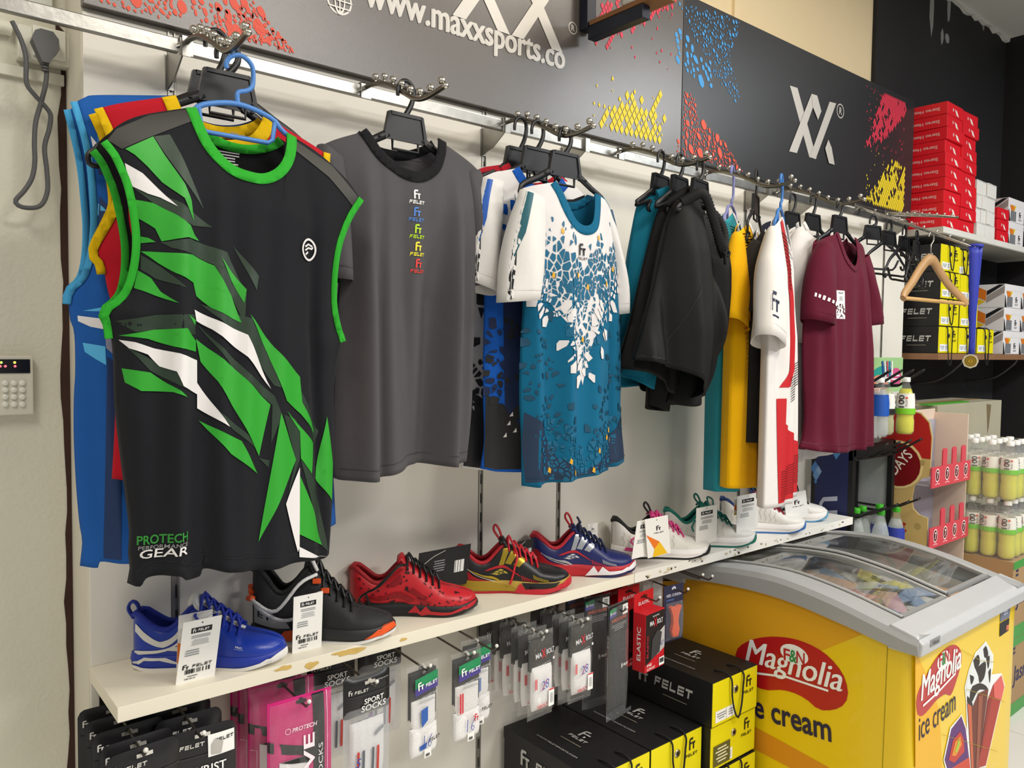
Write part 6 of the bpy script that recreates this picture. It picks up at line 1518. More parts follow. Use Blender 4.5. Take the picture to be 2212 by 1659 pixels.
# sliding glass lids
def glass(tint='#9aa5a8', a=.10):
    m = bpy.data.materials.new('m_lid_glass'); m.use_nodes = True; nt = m.node_tree; nt.nodes.clear()
    out = nt.nodes.new('ShaderNodeOutputMaterial'); t = nt.nodes.new('ShaderNodeBsdfTransparent'); t.inputs[0].default_value = (.92, .95, .95, 1)
    g = nt.nodes.new('ShaderNodeBsdfGlossy'); g.inputs['Roughness'].default_value = .03
    fr = nt.nodes.new('ShaderNodeFresnel'); fr.inputs[0].default_value = 1.6
    tc = nt.nodes.new('ShaderNodeTexCoord'); no = nt.nodes.new('ShaderNodeTexNoise'); no.inputs['Scale'].default_value = 9; nt.links.new(tc.outputs['Object'], no.inputs[0])
    d = nt.nodes.new('ShaderNodeBsdfDiffuse'); d.inputs[0].default_value = (.75, .8, .8, 1)
    mp = nt.nodes.new('ShaderNodeMapRange'); mp.inputs[1].default_value = .45; mp.inputs[2].default_value = .75; mp.inputs[3].default_value = .03; mp.inputs[4].default_value = .14
    nt.links.new(no.outputs['Fac'], mp.inputs[0])
    m1 = nt.nodes.new('ShaderNodeMixShader'); m2 = nt.nodes.new('ShaderNodeMixShader')
    nt.links.new(fr.outputs[0], m1.inputs[0]); nt.links.new(t.outputs[0], m1.inputs[1]); nt.links.new(g.outputs[0], m1.inputs[2])
    nt.links.new(mp.outputs[0], m2.inputs[0]); nt.links.new(m1.outputs[0], m2.inputs[1]); nt.links.new(d.outputs[0], m2.inputs[2]); nt.links.new(m2.outputs[0], out.inputs[0])
    return m
GL = glass()
railm = M('#c3c5c4', .3, .4)
def lid(x0, x1, dz, inset):
    l = MB(); y0, y1 = FY0+.068, FY1-.05
    zf = lambda y: stab(FT, y)-.008+dz
    l.grid(lambda u, v: (lerp(x0, x1, u), lerp(y0, y1, v), zf(lerp(y0, y1, v))), 2, 20); o = l.build('glass_lid', GL, fz)
    for x in (x0, x1):
        mb = MB(); path = [(x, lerp(y0, y1, k/20), zf(lerp(y0, y1, k/20))+.002) for k in range(21)]
        mb.tube(path, .005, 6); r = mb.build('lid_rail', railm, o)
    MB().box(x0, x1, y0-.004, y0+.010, zf(y0)-.006, zf(y0)+.005, .001).build('lid_end_rail', fg2, o)
lid(FX0+.080, FX0+.345, 0, 0); lid(FX0+.352, FX1-.058, .010, 0)
mb = MB(); mb.tube([(FX0+.3485, lerp(FY0+.068, FY1-.05, k/20), stab(FT, lerp(FY0+.068, FY1-.05, k/20))-.004) for k in range(21)], .0042, 6); mb.build('lid_seal', M('#18191a', .6), fz)
# printed wraps
def FL(px, py): p = PX(px, py, x=FX0); return (-p.y, p.z)
def FR(px, py): p = PX(px, py, y=FY0); return (p.x, p.z)
Z8 = lambda q: [FL(1500+a/3.077, 1120+b/3.077) for a, b in q]
pl = Print(lambda u, v, l: Vector((FX0-l, -u, v)), 0, .0005)
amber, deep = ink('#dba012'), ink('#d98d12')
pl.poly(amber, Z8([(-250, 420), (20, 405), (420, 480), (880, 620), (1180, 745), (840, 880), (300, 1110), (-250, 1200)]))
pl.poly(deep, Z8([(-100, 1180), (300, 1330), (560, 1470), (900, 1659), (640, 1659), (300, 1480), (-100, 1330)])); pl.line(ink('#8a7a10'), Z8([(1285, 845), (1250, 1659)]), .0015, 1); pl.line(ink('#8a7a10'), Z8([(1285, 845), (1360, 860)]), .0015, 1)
redm = M('#b51a1c', .3, var=.12, vs_=7)
pl.poly(redm, loop(Z8([(275, 905), (300, 850), (400, 800), (540, 785), (700, 810), (860, 890), (980, 1020), (1022, 1150), (1000, 1230), (930, 1270), (830, 1270), (770, 1220), (690, 1170), (590, 1140), (480, 1140), (400, 1110), (320, 1040), (275, 960)])), 1)
def along(P_, f, mat, txt, a, b, h, bold, shear=0, lift=0., layer=3):
    (u0, v0), (u1, v1) = f(*a), f(*b); w = math.hypot(u1-u0, v1-v0); r = math.atan2(v1-v0, u1-u0)
    P_.text(mat, txt, (u0+u1)/2-math.sin(r)*(h/2+lift), (v0+v1)/2+math.cos(r)*(h/2+lift), w, h, r, bold, shear, layer)
for k, dx in enumerate((0, 1.2, 2.4)): along(pl, FL, WHITE, 'Magnolia', (1611+dx, 1432), (1818+dx, 1502), .085, 0, .25, -.012, 3+k*.3)
pl.line(WHITE, [FL(*p) for p in ((1628, 1453), (1700, 1462), (1790, 1492))], .006, 3)
pl.disc(WHITE, *FL(1716, 1413), .042, .026, 2); along(pl, FL, ink('#b51a1c'), 'F', (1694, 1424), (1708, 1428), .034, .012, 0, -.002, 4); along(pl, FL, ink('#1f8a3a'), '&', (1706, 1426), (1722, 1432), .034, .012, 0, -.002, 5); along(pl, FL, ink('#b51a1c'), 'N', (1721, 1430), (1739, 1436), .034, .012, 0, -.002, 4)
along(pl, FL, ink('#241a3c'), 'ice cream', (1600, 1538), (1797, 1604), .062, .02, 0, 0, 2)
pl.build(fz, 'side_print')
Z9 = lambda q: [FR(1900+a/3.26, 1150+b/3.26) for a, b in q]
pf = Print(faceY(FY0), 0, .0005)
pf.poly(ink('#e6b02a'), Z9([(250, 830), (330, 1000), (420, 1250), (440, 1659), (250, 1659)])); pf.poly(redm, loop(Z9([(255, 1200), (270, 1120), (330, 1000), (400, 880), (480, 805), (540, 795), (575, 850), (570, 930), (540, 1040), (500, 1145), (460, 1138), (400, 1180), (350, 1240), (300, 1290), (265, 1280)])), 1)
for k, dx in enumerate((0, .5, 1.0)): along(pf, FR, WHITE, 'Magnolia', (1987.5+dx, 1520), (2073.5+dx, 1446), .085, 0, .25, -.014, 3+k*.3); pf.line(WHITE, Z9([(300, 1220), (400, 1130), (530, 990)]), .006, 3)
pf.disc(WHITE, *FR(2037, 1426), .038, .024, 2); along(pf, FR, ink('#b51a1c'), 'F', (2027, 1442), (2034, 1437), .034, .012, 0, 0, 4); along(pf, FR, ink('#1f8a3a'), '&', (2033, 1438), (2040, 1433), .034, .012, 0, 0, 5); along(pf, FR, ink('#b51a1c'), 'N', (2039, 1433), (2047, 1428), .034, .012, 0, 0, 4)
along(pf, FR, ink('#241a3c'), 'ice cream', (1984, 1601), (2063, 1534), .058, .0, 0, 0, 2)
pf.poly(WHITE, Z9([(596, 1090), (626, 965), (672, 845), (745, 765), (798, 860), (796, 950), (785, 1000), (855, 990), (880, 1080), (850, 1200), (745, 1655), (620, 1660), (606, 1200)]), 1)
pf.poly(ink('#dfe3e2'), loop(Z9([(604, 1080), (632, 972), (680, 855), (745, 778), (788, 862), (786, 950), (772, 1095), (740, 1140), (650, 1228), (612, 1160)])), 2)
ch = ink('#2b2220'); rn = random.Random(9)
for q in ([(655, 900), (690, 860), (700, 920), (670, 960)], [(725, 820), (745, 800), (760, 860), (735, 880)], [(670, 960), (740, 910), (735, 1010), (700, 1060), (690, 1010)], [(630, 1000), (660, 1020), (640, 1070)], [(745, 880), (770, 870), (760, 960)], [(650, 1080), (700, 1060), (745, 1080), (755, 1110), (690, 1110), (640, 1200), (630, 1130)], [(612, 1150), (640, 1180), (650, 1225), (615, 1200)], [(760, 980), (778, 960), (770, 1060)]): pf.poly(ch, loop(Z9(q), 18), 3)
pf.poly(ink('#6a3022'), Z9([(612, 1200), (650, 1225), (690, 1130), (762, 1100), (735, 1300), (690, 1659), (640, 1659)]), 3); pf.poly(ink('#c4603c'), Z9([(612, 1200), (640, 1225), (655, 1659), (640, 1659)]), 4); pf.poly(ink('#93503a'), Z9([(690, 1150), (720, 1140), (690, 1650), (672, 1659)]), 4)
pf.poly(ink('#a83428'), Z9([(756, 1180), (796, 1070), (850, 1170), (742, 1640), (690, 1655)]), 3); pf.poly(ink('#d9605a'), Z9([(796, 1070), (852, 1005), (872, 1085), (850, 1180), (800, 1160)]), 4); pf.poly(ink('#8e2c22'), Z9([(760, 1180), (790, 1150), (720, 1500), (700, 1560)]), 4)
pf.poly(WHITE, Z9([(445, 1600), (492, 1375), (572, 1280), (606, 1375), (632, 1600), (632, 1659), (460, 1659)]), 2); pf.poly(ink('#5a2a6e'), Z9([(452, 1600), (500, 1382), (570, 1292), (600, 1380), (624, 1580), (500, 1659), (470, 1659)]), 3)
pf.poly(ink('#c23a2c'), Z9([(480, 1600), (510, 1460), (560, 1400), (585, 1450), (590, 1540), (520, 1620)]), 4); pf.poly(ink('#e08a2a'), Z9([(500, 1570), (525, 1470), (560, 1430), (570, 1490), (530, 1570)]), 5); pf.poly(ink('#a6c23a'), Z9([(522, 1540), (548, 1450), (556, 1480), (535, 1550)]), 6); pf.poly(ink('#c9432c'), Z9([(500, 1659), (624, 1580), (632, 1659)]), 4)
pf.poly(ink('#6d7486'), Z9([(852, 500), (925, 462), (912, 595), (845, 632)]), 1); pf.smalltext(ink('#c9cede'), *FR(1900+885/3.26, 1150+545/3.26), .04, .03, 4, 3, 2); pf.poly(ink('#242528'), Z9([(845, 640), (912, 600), (905, 690), (842, 735)]), 1); pf.rect(ink('#c96a52'), *FR(2172, 1362), *FR(2178, 1348), 2)
for q in ([(600, 1100), (870, 1190)], [(430, 1420), (660, 1490), (820, 1540)], [(560, 820), (700, 900), (800, 910)]): pf.line(ink('#a8930f'), Z9(q), .0012, 7)
pf.rect(WHITE, *FR(1900+780/3.26, 1150+1650/3.26), *FR(1900+825/3.26, 1150+1610/3.26), 2)
pf.build(fz, 'front_print')
# ice cream packets inside
cols = [('#a9b98a', 'green'), ('#d98a7a', 'red'), ('#d9cf7a', 'yellow'), ('#dcdad6', 'silver'), ('#9a7a64', 'brown'), ('#dcb0ba', 'pink'), ('#8fa3c4', 'blue'), ('#dfa878', 'orange')]
protos = {}
rn = random.Random(12)
for i in range(9):
    for j in range(10):
        x = lerp(FX0+.11, FX1-.11, (i+.5)/9)+rn.uniform(-.012, .012); y = lerp(FY0+.12, FY1-.10, (j+.5)/10)+rn.uniform(-.012, .012)
        k = (0 if (3 < j < 8 and i < 4) else 1 if (j in (3, 4) and i < 6) else rn.choice((2, 3, 4, 5, 6, 7, 3, 2)))
        h, nm = cols[k]
        if nm not in protos:
            t = thing('ice_cream_packet', nm+' wrapped ice cream packet lying in the freezer', 'packet', (0, 0, 0), 0, nm+' ice cream packets in the freezer')
            mt = M(h, .3, var=.25, vs_=40)
            MB().grid(lambda u, v: ((u-.5)*.055, (v-.5)*.12, .012*(max(0, 1-abs(2*u-1)**3)*max(0, 1-abs(2*v-1)**6))**.5), 6, 10).grid(lambda u, v: ((u-.5)*.055, (v-.5)*.12, -.012*(max(0, 1-abs(2*u-1)**3)*max(0, 1-abs(2*v-1)**6))**.5), 6, 10).build('wrapper', mt, t)
            for q in (-1, 1): MB().box(-.027, .027, q*.06, q*.068, -.001, .001).build('crimped_end', mt, t)
            protos[nm] = t
        else: t = copy_tree(protos[nm])
        nw = ('one', 'two', 'three', 'four', 'five', 'six', 'seven', 'eight', 'nine', 'ten')
        tag(t, '%s ice cream packet in the freezer, row %s from the aisle, %s from left' % (nm, nw[j], nw[i]))
        t.location = (x, y, .745+rn.uniform(-.02, .03)); t.rotation_euler = (rn.uniform(-.35, .35), rn.uniform(-.35, .35), rn.uniform(-.9, .9))
bg = thing('freezer_basket', 'pale wire basket insert holding the ice cream inside the freezer', 'basket', (0, 0, 0))
MB().box(FX0+.085, FX1-.085, FY0+.10, FY1-.085, .70, .705, .001).build('tray', M('#d7dbdc', .5), bg)
for k in range(12):
    y = lerp(FY0+.10, FY1-.085, k/11); MB().tube([(FX0+.085, y, .70), (FX0+.085, y, .77)], .002, 5).build('wire', M('#e3e6e6', .4), bg)
MB().tube([(FX0+.085, FY0+.10, .75), (FX0+.085, FY1-.085, .75), (FX1-.085, FY1-.085, .75), (FX1-.085, FY0+.10, .75)], .003, 6, closed=True).build('rim_wire', M('#e3e6e6', .4), bg)
# ================================================================== drink rack beside the freezer
blkm = plastic('#141416', .4)
RX0, RX1, RY0, RY1 = 2.80, 3.14, -.195, -.03
rk = thing('drink_rack', 'black wire drink rack with a blue side panel behind the freezer', 'rack', (0, 0, 0))
for x in (RX0, RX1-.022):
    for y in (RY0, RY1-.022): MB().box(x, x+.022, y, y+.022, 0, 1.16 if True else 0, .002).build('post', blkm, rk)
MB().box(RX0, RX1, RY0, RY1, 0, .06, .004).build('base', blkm, rk); MB().box(RX0, RX1, RY0, RY1, 1.10, 1.16, .003).build('top_rail', blkm, rk)
sp = MB().box(RX0-.001, RX0+.004, RY0+.018, RY1-.018, .06, 1.14, .001).build('side_panel', card('#1b2456'), rk)
pr = Print(lambda u, v, l: Vector((RX0-.001-l, -u, v)), 0, .0006)
def RP(px, py): p = PX(px, py, x=RX0-.001); return (-p.y, p.z)
for px, py, r, c in ((1761, 1012, .03, '#4f83c2'), (1768, 1018, .022, '#8fb0d6'), (1763, 1027, .022, '#6f9bd0'), (1807, 977, .028, '#4f8fc9'), (1762, 1040, .01, '#4f83c2')):
    u, v = RP(px, py); pr.poly(ink(c), [(u, v+r), (u+r*.62, v), (u, v-r), (u-r*.62, v)])
lw = ink('#b9bfd3')
pr.poly(lw, [RP(*p) for p in ((1809, 1072), (1809, 1082), (1780, 1083), (1776, 1090), (1776, 1110), (1770, 1110), (1770, 1086), (1778, 1074))]); pr.poly(lw, [RP(*p) for p in ((1770, 1104), (1809, 1102), (1809, 1112), (1770, 1114))], 1); pr.build(rk, 'panel_print')
MB().box(RX1-.006, RX1-.001, RY0+.01, RY1-.01, .06, 1.12).build('far_side_panel', card('#aeb4b6'), rk)
def wires(z, y1, lift):
    mb = MB().box(RX0, RX1, RY1-.012, RY1-.004, z-.006, z+.006, .001).box(RX0, RX1, RY0-.004, RY0+.006, z-.006, z+.006, .001); s = mb.build('wire_shelf', blkm, rk)
    for k in range(4):
        x = lerp(RX0+.03, RX1-.03, k/3)
        for dx in (-.008, .008): MB().tube([(x+dx, RY1-.01, z), (x+dx, y1+.09, z), (x+dx, y1, z+lift)], .0032, 6).build('finger', blkm, s)
        MB().tube([(x-.008, y1, z+lift), (x, y1-.006, z+lift+.006), (x+.008, y1, z+lift)], .0032, 6).build('finger_tip', blkm, s)
wires(.892, -.30, .05); wires(1.112, -.30, .06); wires(1.375, -.30, .06)
for x in (RX0+.01, RX1-.03): MB().box(x, x+.014, RY1-.02, RY1-.008, 1.16, 1.49, .001).build('upper_post', blkm, rk)
hc = thing('header_card', 'green promotional card with a shell picture on top of the drink rack', 'card', (0, 0, 0))
a, b = PX(1871, 772, y=-.1), PX(1948, 845, y=-.1)
a.x = 3.03
MB().box(a.x, b.x, -.101, -.098, b.z, a.z, .0006).build('card', card('#a5d08f'), hc)
pr = Print(faceY(-.101), 0, .0006); w = b.x-a.x; h = a.z-b.z; cx_ = a.x; 
pr.disc(ink('#2b9a8c'), a.x+w*.52, b.z+h*.42, w*.30, h*.34); pr.disc(ink('#d98a6a'), a.x+w*.42, b.z+h*.24, w*.22, h*.26, 1); pr.poly(ink('#e8b9a0'), [(a.x+w*.28, b.z+h*.1), (a.x+w*.42, b.z+h*.5), (a.x+w*.5, b.z+h*.1)], 2)
for k in range(5): pr.line(ink(('#2a4a9c', '#e6e6ea', '#c84a6a', '#3a8ac0', '#f2f2f2')[k]), [(a.x+w*(.52+.05*k), b.z+h*.35), (a.x+w*(.47+.06*k), b.z+h*.9)], .012, 3)
pr.disc(ink('#d4578c'), a.x+w*.82, b.z+h*.42, w*.14, h*.28, 2); pr.smalltext(WHITE, a.x+w*.82, b.z+h*.42, w*.18, h*.2, 2, 2, 3); pr.build(hc)
# ---- bottles
def bottle_parts(parent, hgt, r, liquid, cap, label, lab_h, fill=.8, clear='#e9eef0', text=None, bandc=None, n=14):
    pet = film(clear, .06)
    P = [(r*.8, 0), (r, .012), (r, hgt*.24), (r*.92, hgt*.3), (r, hgt*.36), (r, hgt*.58), (r*.86, hgt*.68), (r*.6, hgt*.80), (r*.4, hgt*.88), (r*.38, hgt*.96)]
    MB().lathe([(1e-4, .002)]+P, n).build('bottle_wall', pet, parent)
    Q = [(1e-4, .004)]+[(a-.0016, b+.002) for a, b in P if b < hgt*fill]; Q.append((stab([(b, a) for a, b in P], hgt*fill)-.0016, hgt*fill)); Q.append((1e-4, hgt*fill))
    MB().lathe(Q, n).build('liquid', liquid, parent)
    MB().lathe([(r*.46, hgt*.92), (r*.46, hgt*.995), (r*.42, hgt), (1e-4, hgt)], n).build('cap', plastic(cap, .4), parent)
    if label:
        z0, z1 = lab_h
        mb = MB().lathe([(r+.0008, hgt*z0), (r+.0008, hgt*min(z1, .585))]+([(r*.9+.0008, hgt*z1)] if z1 > .59 else []), n)
        lb = mb.build('label', card(label), parent)
        fn = lambda u, v, l: Vector((-(r+.0016+l)*math.cos(u), (r+.0016+l)*math.sin(-u), v*hgt)) if v < .585 else Vector((-(r*lerp(1, .9, (v-.585)/max(.01, z1-.585))+.0016+l)*math.cos(u), (r*lerp(1, .9, (v-.585)/max(.01, z1-.585))+.0016+l)*math.sin(-u), v*hgt))
        pr = Print(fn, .25, .0006)
        if bandc: pr.rect(ink(bandc), -3.1, z0, 3.1, z0+(z1-z0)*.28)
        if text:
            zc = lerp(z0, z1, .62)
            for off in (0., 2.1, -2.1):
                vs2, fs2, _a = glyphs(text[0], .01, 0)
                pr._put(ink('#161616'), [(off+(.5-p[1])*.62, zc+(p[0]-.5)*(z1-z0)*.6) for p in vs2], fs2, 2)
                vs2, fs2, _a = glyphs('PLUS', .0, 0)
                pr._put(ink('#161616'), [(off+.52+(.5-p[1])*.18, zc-.03+(p[0]-.5)*(z1-z0)*.3) for p in vs2], fs2, 2)
                pr.rect(ink('#c8322c'), off-.3, zc-.015, off-.1, zc+.03, 1)
                pr.disc(ink('#d4533f'), off+.52, zc+.06, .14, .018, 2)
        pr.build(lb, 'label_print')
lime = M('#dcd813', .2, var=.06); clearw = M('#dfe6e8', .08, var=.02, alpha=.35); lemon = M('#d6d89a', .15, var=.04, alpha=.55)
def bottle(label, loc, *a, grp='bottles in the drink rack', **k):
    t = thing('drink_bottle', label, 'bottle', loc, k.pop('rz', 0), grp); bottle_parts(t, *a, **k); return t
zt = 1.192
for i, (x, y, lb, liq, cap, lab, bd) in enumerate(((2.862, -.19, 'water bottle with blue label half hidden by the maroon tee', clearw, '#f1f0ec', '#2b5fb4', None), (2.885, -.245, 'clear drink bottle with blue label and white cap, front of the rack', clearw, '#f1f0ec', '#1f55b0', None),
        (2.985, -.22, 'pale drink bottle with black banded label behind the blue one', lemon, '#f1f0ec', '#e9e9e2', '#1b1b1b'), (3.075, -.255, 'lime drink bottle with green banded label, rightmost in the rack', lime, '#f1f0ec', '#f0eee6', '#7ac526'), (2.98, -.15, 'white capped clear bottle at the rear of the rack', clearw, '#f1f0ec', '#3468b8', None))):
    bottle(lb, (x, y, zt), .218, .033, liq, cap, lab, (.36, .72), text=('100', '#fff') if i in (0, 2, 3) else None, bandc=bd)
for i, (x, y, z) in enumerate(((2.845, -.12, .70), (2.855, -.185, .695), (2.935, -.17, .69), (3.03, -.19, .69), (2.945, -.235, .685), (3.05, -.245, .685))):
    bottle('green capped water bottle in the lower rack, '+('closest to the blue panel', 'front left', 'centre', 'far right', 'front centre', 'front right')[i], (x, y, z), .225, .032, clearw, '#38a81e', '#2a3a9c' if i in (3, 5) else None, (.34, .66), bandc='#58b038', clear='#bfe0d0')
# ---- croissant display stand
SX0, SX1 = 3.2, 3.57
st = thing('snack_display_stand', 'tan and red cardboard snack stand with pink toothed trays', 'display stand', (0, 0, 0))
def SD(px, py): p = PX(px, py, x=SX0); return (-p.y, p.z)
tan = card('#cdb173')
out = [SD(*p) for p in ((1905, 878), (1960, 885), (1990, 892), (2008, 912), (2014, 945), (2010, 1000), (2008, 1030), (1990, 1034), (1975, 1050), (1970, 1075), (1972, 1098), (1985, 1112), (2004, 1120), (2002, 1165), (1996, 1300), (1890, 1300))]
out = [(u, v) for u, v in out]+[(SD(1996, 1300)[0], 0), (SD(1890, 1300)[0], 0)]
mb = MB(); mb.prism([(-u, v) for u, v in out], SX0, SX0+.006, 'yz'); mb.build('side_panel', tan, st)
pr = Print(lambda u, v, l: Vector((SX0-l, -u, v)), .0, .0006)
pr.poly(ink('#b51d1a'), [SD(*p) for p in ((1905, 880), (1960, 887), (1988, 894), (2006, 913), (2012, 945), (2010, 992), (1950, 985), (1905, 990))])
u, v = SD(1940, 1003); pr.disc(ink('#e8cf92'), u, v, .098, .098, 1); pr.disc(M('#7a1016', .35, var=.15, vs_=9), u, v, .088, .088, 2)
along(pr, SD, ink('#f3ead0'), '7', (1912, 1003), (1926, 995), .08, .012, .2, -.02, 4); along(pr, SD, ink('#f6f2e8'), 'DAYS', (1928, 1020), (1966, 978), .042, .012, 0, -.018, 4)
along(pr, SD, ink('#b01f1c'), 'Croissant', (1862, 1158), (1962, 1148), .05, .01, .3, 0, 3)
for px, py in ((1992, 1000), (1983, 1137)): u, v = SD(px, py); pr.disc(ink('#b39a60'), u, v, .012, .012, 1)
pr.build(st, 'side_print')
MB().box(SX0+.006, SX1, -.165, -.16, 0, 1.265, .001).build('back_board', card('#ddc7b4'), st); MB().box(SX1-.006, SX1, -.30, -.16, 0, 1.25, .001).build('side_panel', card('#ddc7b4'), st)
lil = card('#a9a7b2')
for k, z in enumerate((.98, .74, .5)):
    MB().box(SX0+.006, SX1-.006, -.305, -.165, z, z+.004).build('tray_floor', lil, st)
    MB().box(SX0+.006, SX1-.006, -.172, -.166, z+.004, z+.24).build('tray_back', lil, st)
    zl = z-.005; hh = .082; pts = [(SX0-.004, zl), (SX1+.004, zl), (SX1+.004, zl+hh)]
    for q in (3, 2, 1):
        xc = lerp(SX0, SX1, q/4+.06); pts += [(xc+.02, zl+hh), (xc+.02, zl+hh+.06), (xc+.012, zl+hh+.068), (xc-.012, zl+hh+.068), (xc-.02, zl+hh+.06), (xc-.02, zl+hh)]
    pts.append((SX0-.004, zl+hh))
    lp = MB().prism(pts, -.312, -.307, 'xz').build('tray_lip', card('#cf4453'), st)
    pr = Print(faceY(-.312), 0, .0006)
    for q in range(4):
        xc = lerp(SX0, SX1, (q+.5)/4); pr.ring(WHITE, xc, zl+hh*.58, .02, .027, .003); pr.disc(ink('#6a1420'), xc, zl+hh*.58, .016, .022, 1); pr.text(WHITE, '7', xc, zl+hh*.58, .014, .028, 0, .02, .1, 2); pr.line(ink('#f0b8be'), [(xc-.02, zl+.012), (xc, zl+.016), (xc+.02, zl+.012)], .004)
    pr.build(lp, 'lip_print')
# ---- cartons and bottle packs
kraft = M('#a98a62', .7, var=.08, vs_=5); kraft2 = M('#aaa38c', .75, var=.1, vs_=5, bump=.2, bs=30)
def carton(name, label, x0, x1, y0, y1, z0, z1, mat, group=None):
    t = thing(name, label, 'box', (x0, y0, z0), 0, group); w, d, h = x1-x0, y1-y0, z1-z0
    MB().box(0, w, 0, d, 0, h, .003).build('carton', mat, t); MB().box(w*.0, w, d*.5-.024, d*.5+.024, h-.0004, h+.0006).build('tape', M('#b79a6c', .3), t); return t, w, d, h
for k, nm in enumerate(('lower', 'upper')):
    t, w, d, h = carton('drink_carton', 'brown drink carton with green edges, %s one under the bottle packs' % nm, 3.60, 4.0, -.478, -.205, .001+.327*k, .327*(k+1)-.001, kraft, 'drink cartons under the bottle packs')
    pr = Print(lambda u, v, l: Vector((-l, -u, v)), 0, .0006); pr.disc(ink('#1d2758'), -.05, h*.72, .03, .028); pr.text(ink('#e8e3d8'), 'Jasm', -.05, h*.72, .036, .01, 0, 0); pr.rect(ink('#5a9a4a'), -d, 0, 0, h*.07); pr.build(t, 'side_print')
    pr = Print(faceY(0), 0, .0006); pr.rect(ink('#4d9a4a'), 0, 0, w, h*.16); pr.text(ink('#1d2758'), 'Jasmine', .19, h*.5, .3, .09, 0, .01, .1); pr.rect(ink('#4d9a4a'), 0, h*.9, w, h)
    for q in range(4): pr.poly(ink('#1d2758'), [(.03+.016*(q % 2), h*.80+.018*(q//2)), (.042+.016*(q % 2), h*.81+.018*(q//2)), (.04+.016*(q % 2), h*.84+.018*(q//2)), (.028+.016*(q % 2), h*.83+.018*(q//2))])
    pr.build(t, 'front_print')
pk0 = None
for k, nm in enumerate(('lower', 'upper')):
    z = .656+.246*k; lb = '%s shrink wrapped pack of lime sports drink bottles with white caps' % nm
    if pk0 is None:
        pk0 = pk = thing('bottle_pack', lb, 'bottle pack', (3.60, -.472, z), 0, 'bottle packs on the cartons')
        b0 = None
        for i in range(4):
            for j in range(4):
                loc = (.034+i*.0672, .034+j*.0672, .001)
                if b0 is None:
                    b0 = b = bpy.data.objects.new('bottle', None); C.objects.link(b); b.parent = pk
                    bottle_parts(b, .242, .0325, lime, '#efede8', '#f0eee2', (.44, .72), fill=.62, text=('100', '#fff'), bandc='#6cc41e', n=12)
                else:
                    b = b0.copy(); C.objects.link(b); b.parent = pk
                    for ch_ in b0.children: copy_tree(ch_, b)
                b.location = loc; b.rotation_euler = (0, 0, (0, 1.5, .4, 3.9, .2, 2.0)[(i*3+j) % 6])
        mb = MB(); ww = .272; dd = .272
        prf = [(-.004, .0), (-.006, .06), (-.004, .14), (.004, .19), (.012, .238)]
        ringp = lambda o, z: [(-o*-1, -o*-1, z), (ww-o, o, z), (ww-o, dd-o, z), (o, dd-o, z)]
        n_ = 10
        for a_, b_ in zip(prf, prf[1:]):
            for q in range(4):
                A0, A1 = ringp(a_[0], a_[1])[q], ringp(a_[0], a_[1])[(q+1) % 4]; B0, B1 = ringp(b_[0], b_[1])[q], ringp(b_[0], b_[1])[(q+1) % 4]
                mb.add([A0, A1, B1, B0], [(0, 1, 2, 3)])
        mb.build('shrink_film', film('#ffffff', .05), pk)
    else:
        pk = copy_tree(pk0); pk.location = (3.60, -.472, z); tag(pk, lb)
t, w, d, h = carton('cardboard_carton', 'worn cardboard carton with green print behind the snack stand', 3.66, 4.42, -.14, .1, .652, 1.272, kraft2)
pr = Print(faceY(0), 0, .0006); gp = ink('#6fae7c')
for k in range(8): pr.rect(gp, .1+.075*k, h*.46, .102+.075*k, h*.66); pr.poly(gp, [(.125+.075*k, h*.5), (.145+.075*k, h*.53), (.138+.075*k, h*.62), (.118+.075*k, h*.6)])
pr.rect(gp, .1, h*.66, .63, h*.665); pr.rect(gp, .1, h*.455, .63, h*.46); pr.rect(gp, .1, h*.3, .63, h*.43); pr.poly(ink('#7a6a50'), [(.56, h*.98), (.62, h*.97), (.6, h*.8), (.585, h*.74), (.575, h*.85)]); pr.build(t)
MB().box(-.05, .4, .02, .06, h, h+.006).build('green_strip', card('#4d9a35'), t)
t, w, d, h = carton('cardboard_carton', 'plain cardboard carton supporting the worn one', 3.66, 4.42, -.14, .1, .001, .65, kraft2)
# ================================================================== shelves at the right
us = thing('wall_shelf', 'pale upper shelf carrying the red headphone boxes', 'shelf', (3.65, -.138, 2.03)); MB().box(0, 1.40, 0, .255, 0, .03, .002).build('board', M('#b8b4aa', .5, var=.05), us)
MB().box(0, 1.40, -.002, 0, .004, .03).build('edge_strip', M('#dcdad2', .5), us)
ls = thing('wall_shelf', 'brown lower shelf carrying the black and yellow shoe boxes', 'shelf', (3.65, -.138, 1.475)); MB().box(0, 1.40, 0, .255, 0, .028, .002).build('board', M('#8a6547', .55, var=.12, vs_=14), ls)
for x in (.3, 1.0): MB().tube(crom([(x, .25, -.12), (x, .12, -.10), (x, .03, -.03), (x, .01, 0)], 12), .005, 6).build('bracket', M('#4a4a4c', .4, .6), ls)
redb = card('#d81424')
def hp(x, y, z, rz, label, w=.178, d=.235, h=.053, grp='red headphone boxes'):
    t = thing('headphone_box', label, 'box', (x, y, z), rz, grp)
    MB().box(0, w, 0, d, 0, h, .0015).build('carton', redb, t)
    pr = Print(lambda u, v, l: Vector((-l, -u, v)), 0, .0006); pr.text(ink('#ecc3c0'), 'Stereo Headphones', -d*.52, h*.5, d*.78, h*.36, math.pi, .008); pr.build(t, 'side_print')
    pr = Print(faceY(0), 0, .0006); pr.poly(ink('#efe6da'), [(w*.46, h*.62), (w*.60, h*.52), (w*.72, h*.08), (w*.57, h*.18)]); pr.disc(ink('#e0a0a0'), w*.36, h*.5, .007, .008); pr.build(t, 'end_print'); return t
rn = random.Random(21); onm = ('bottom', 'second', 'third', 'fourth', 'fifth', 'sixth', 'seventh', 'eighth', 'ninth', 'top')
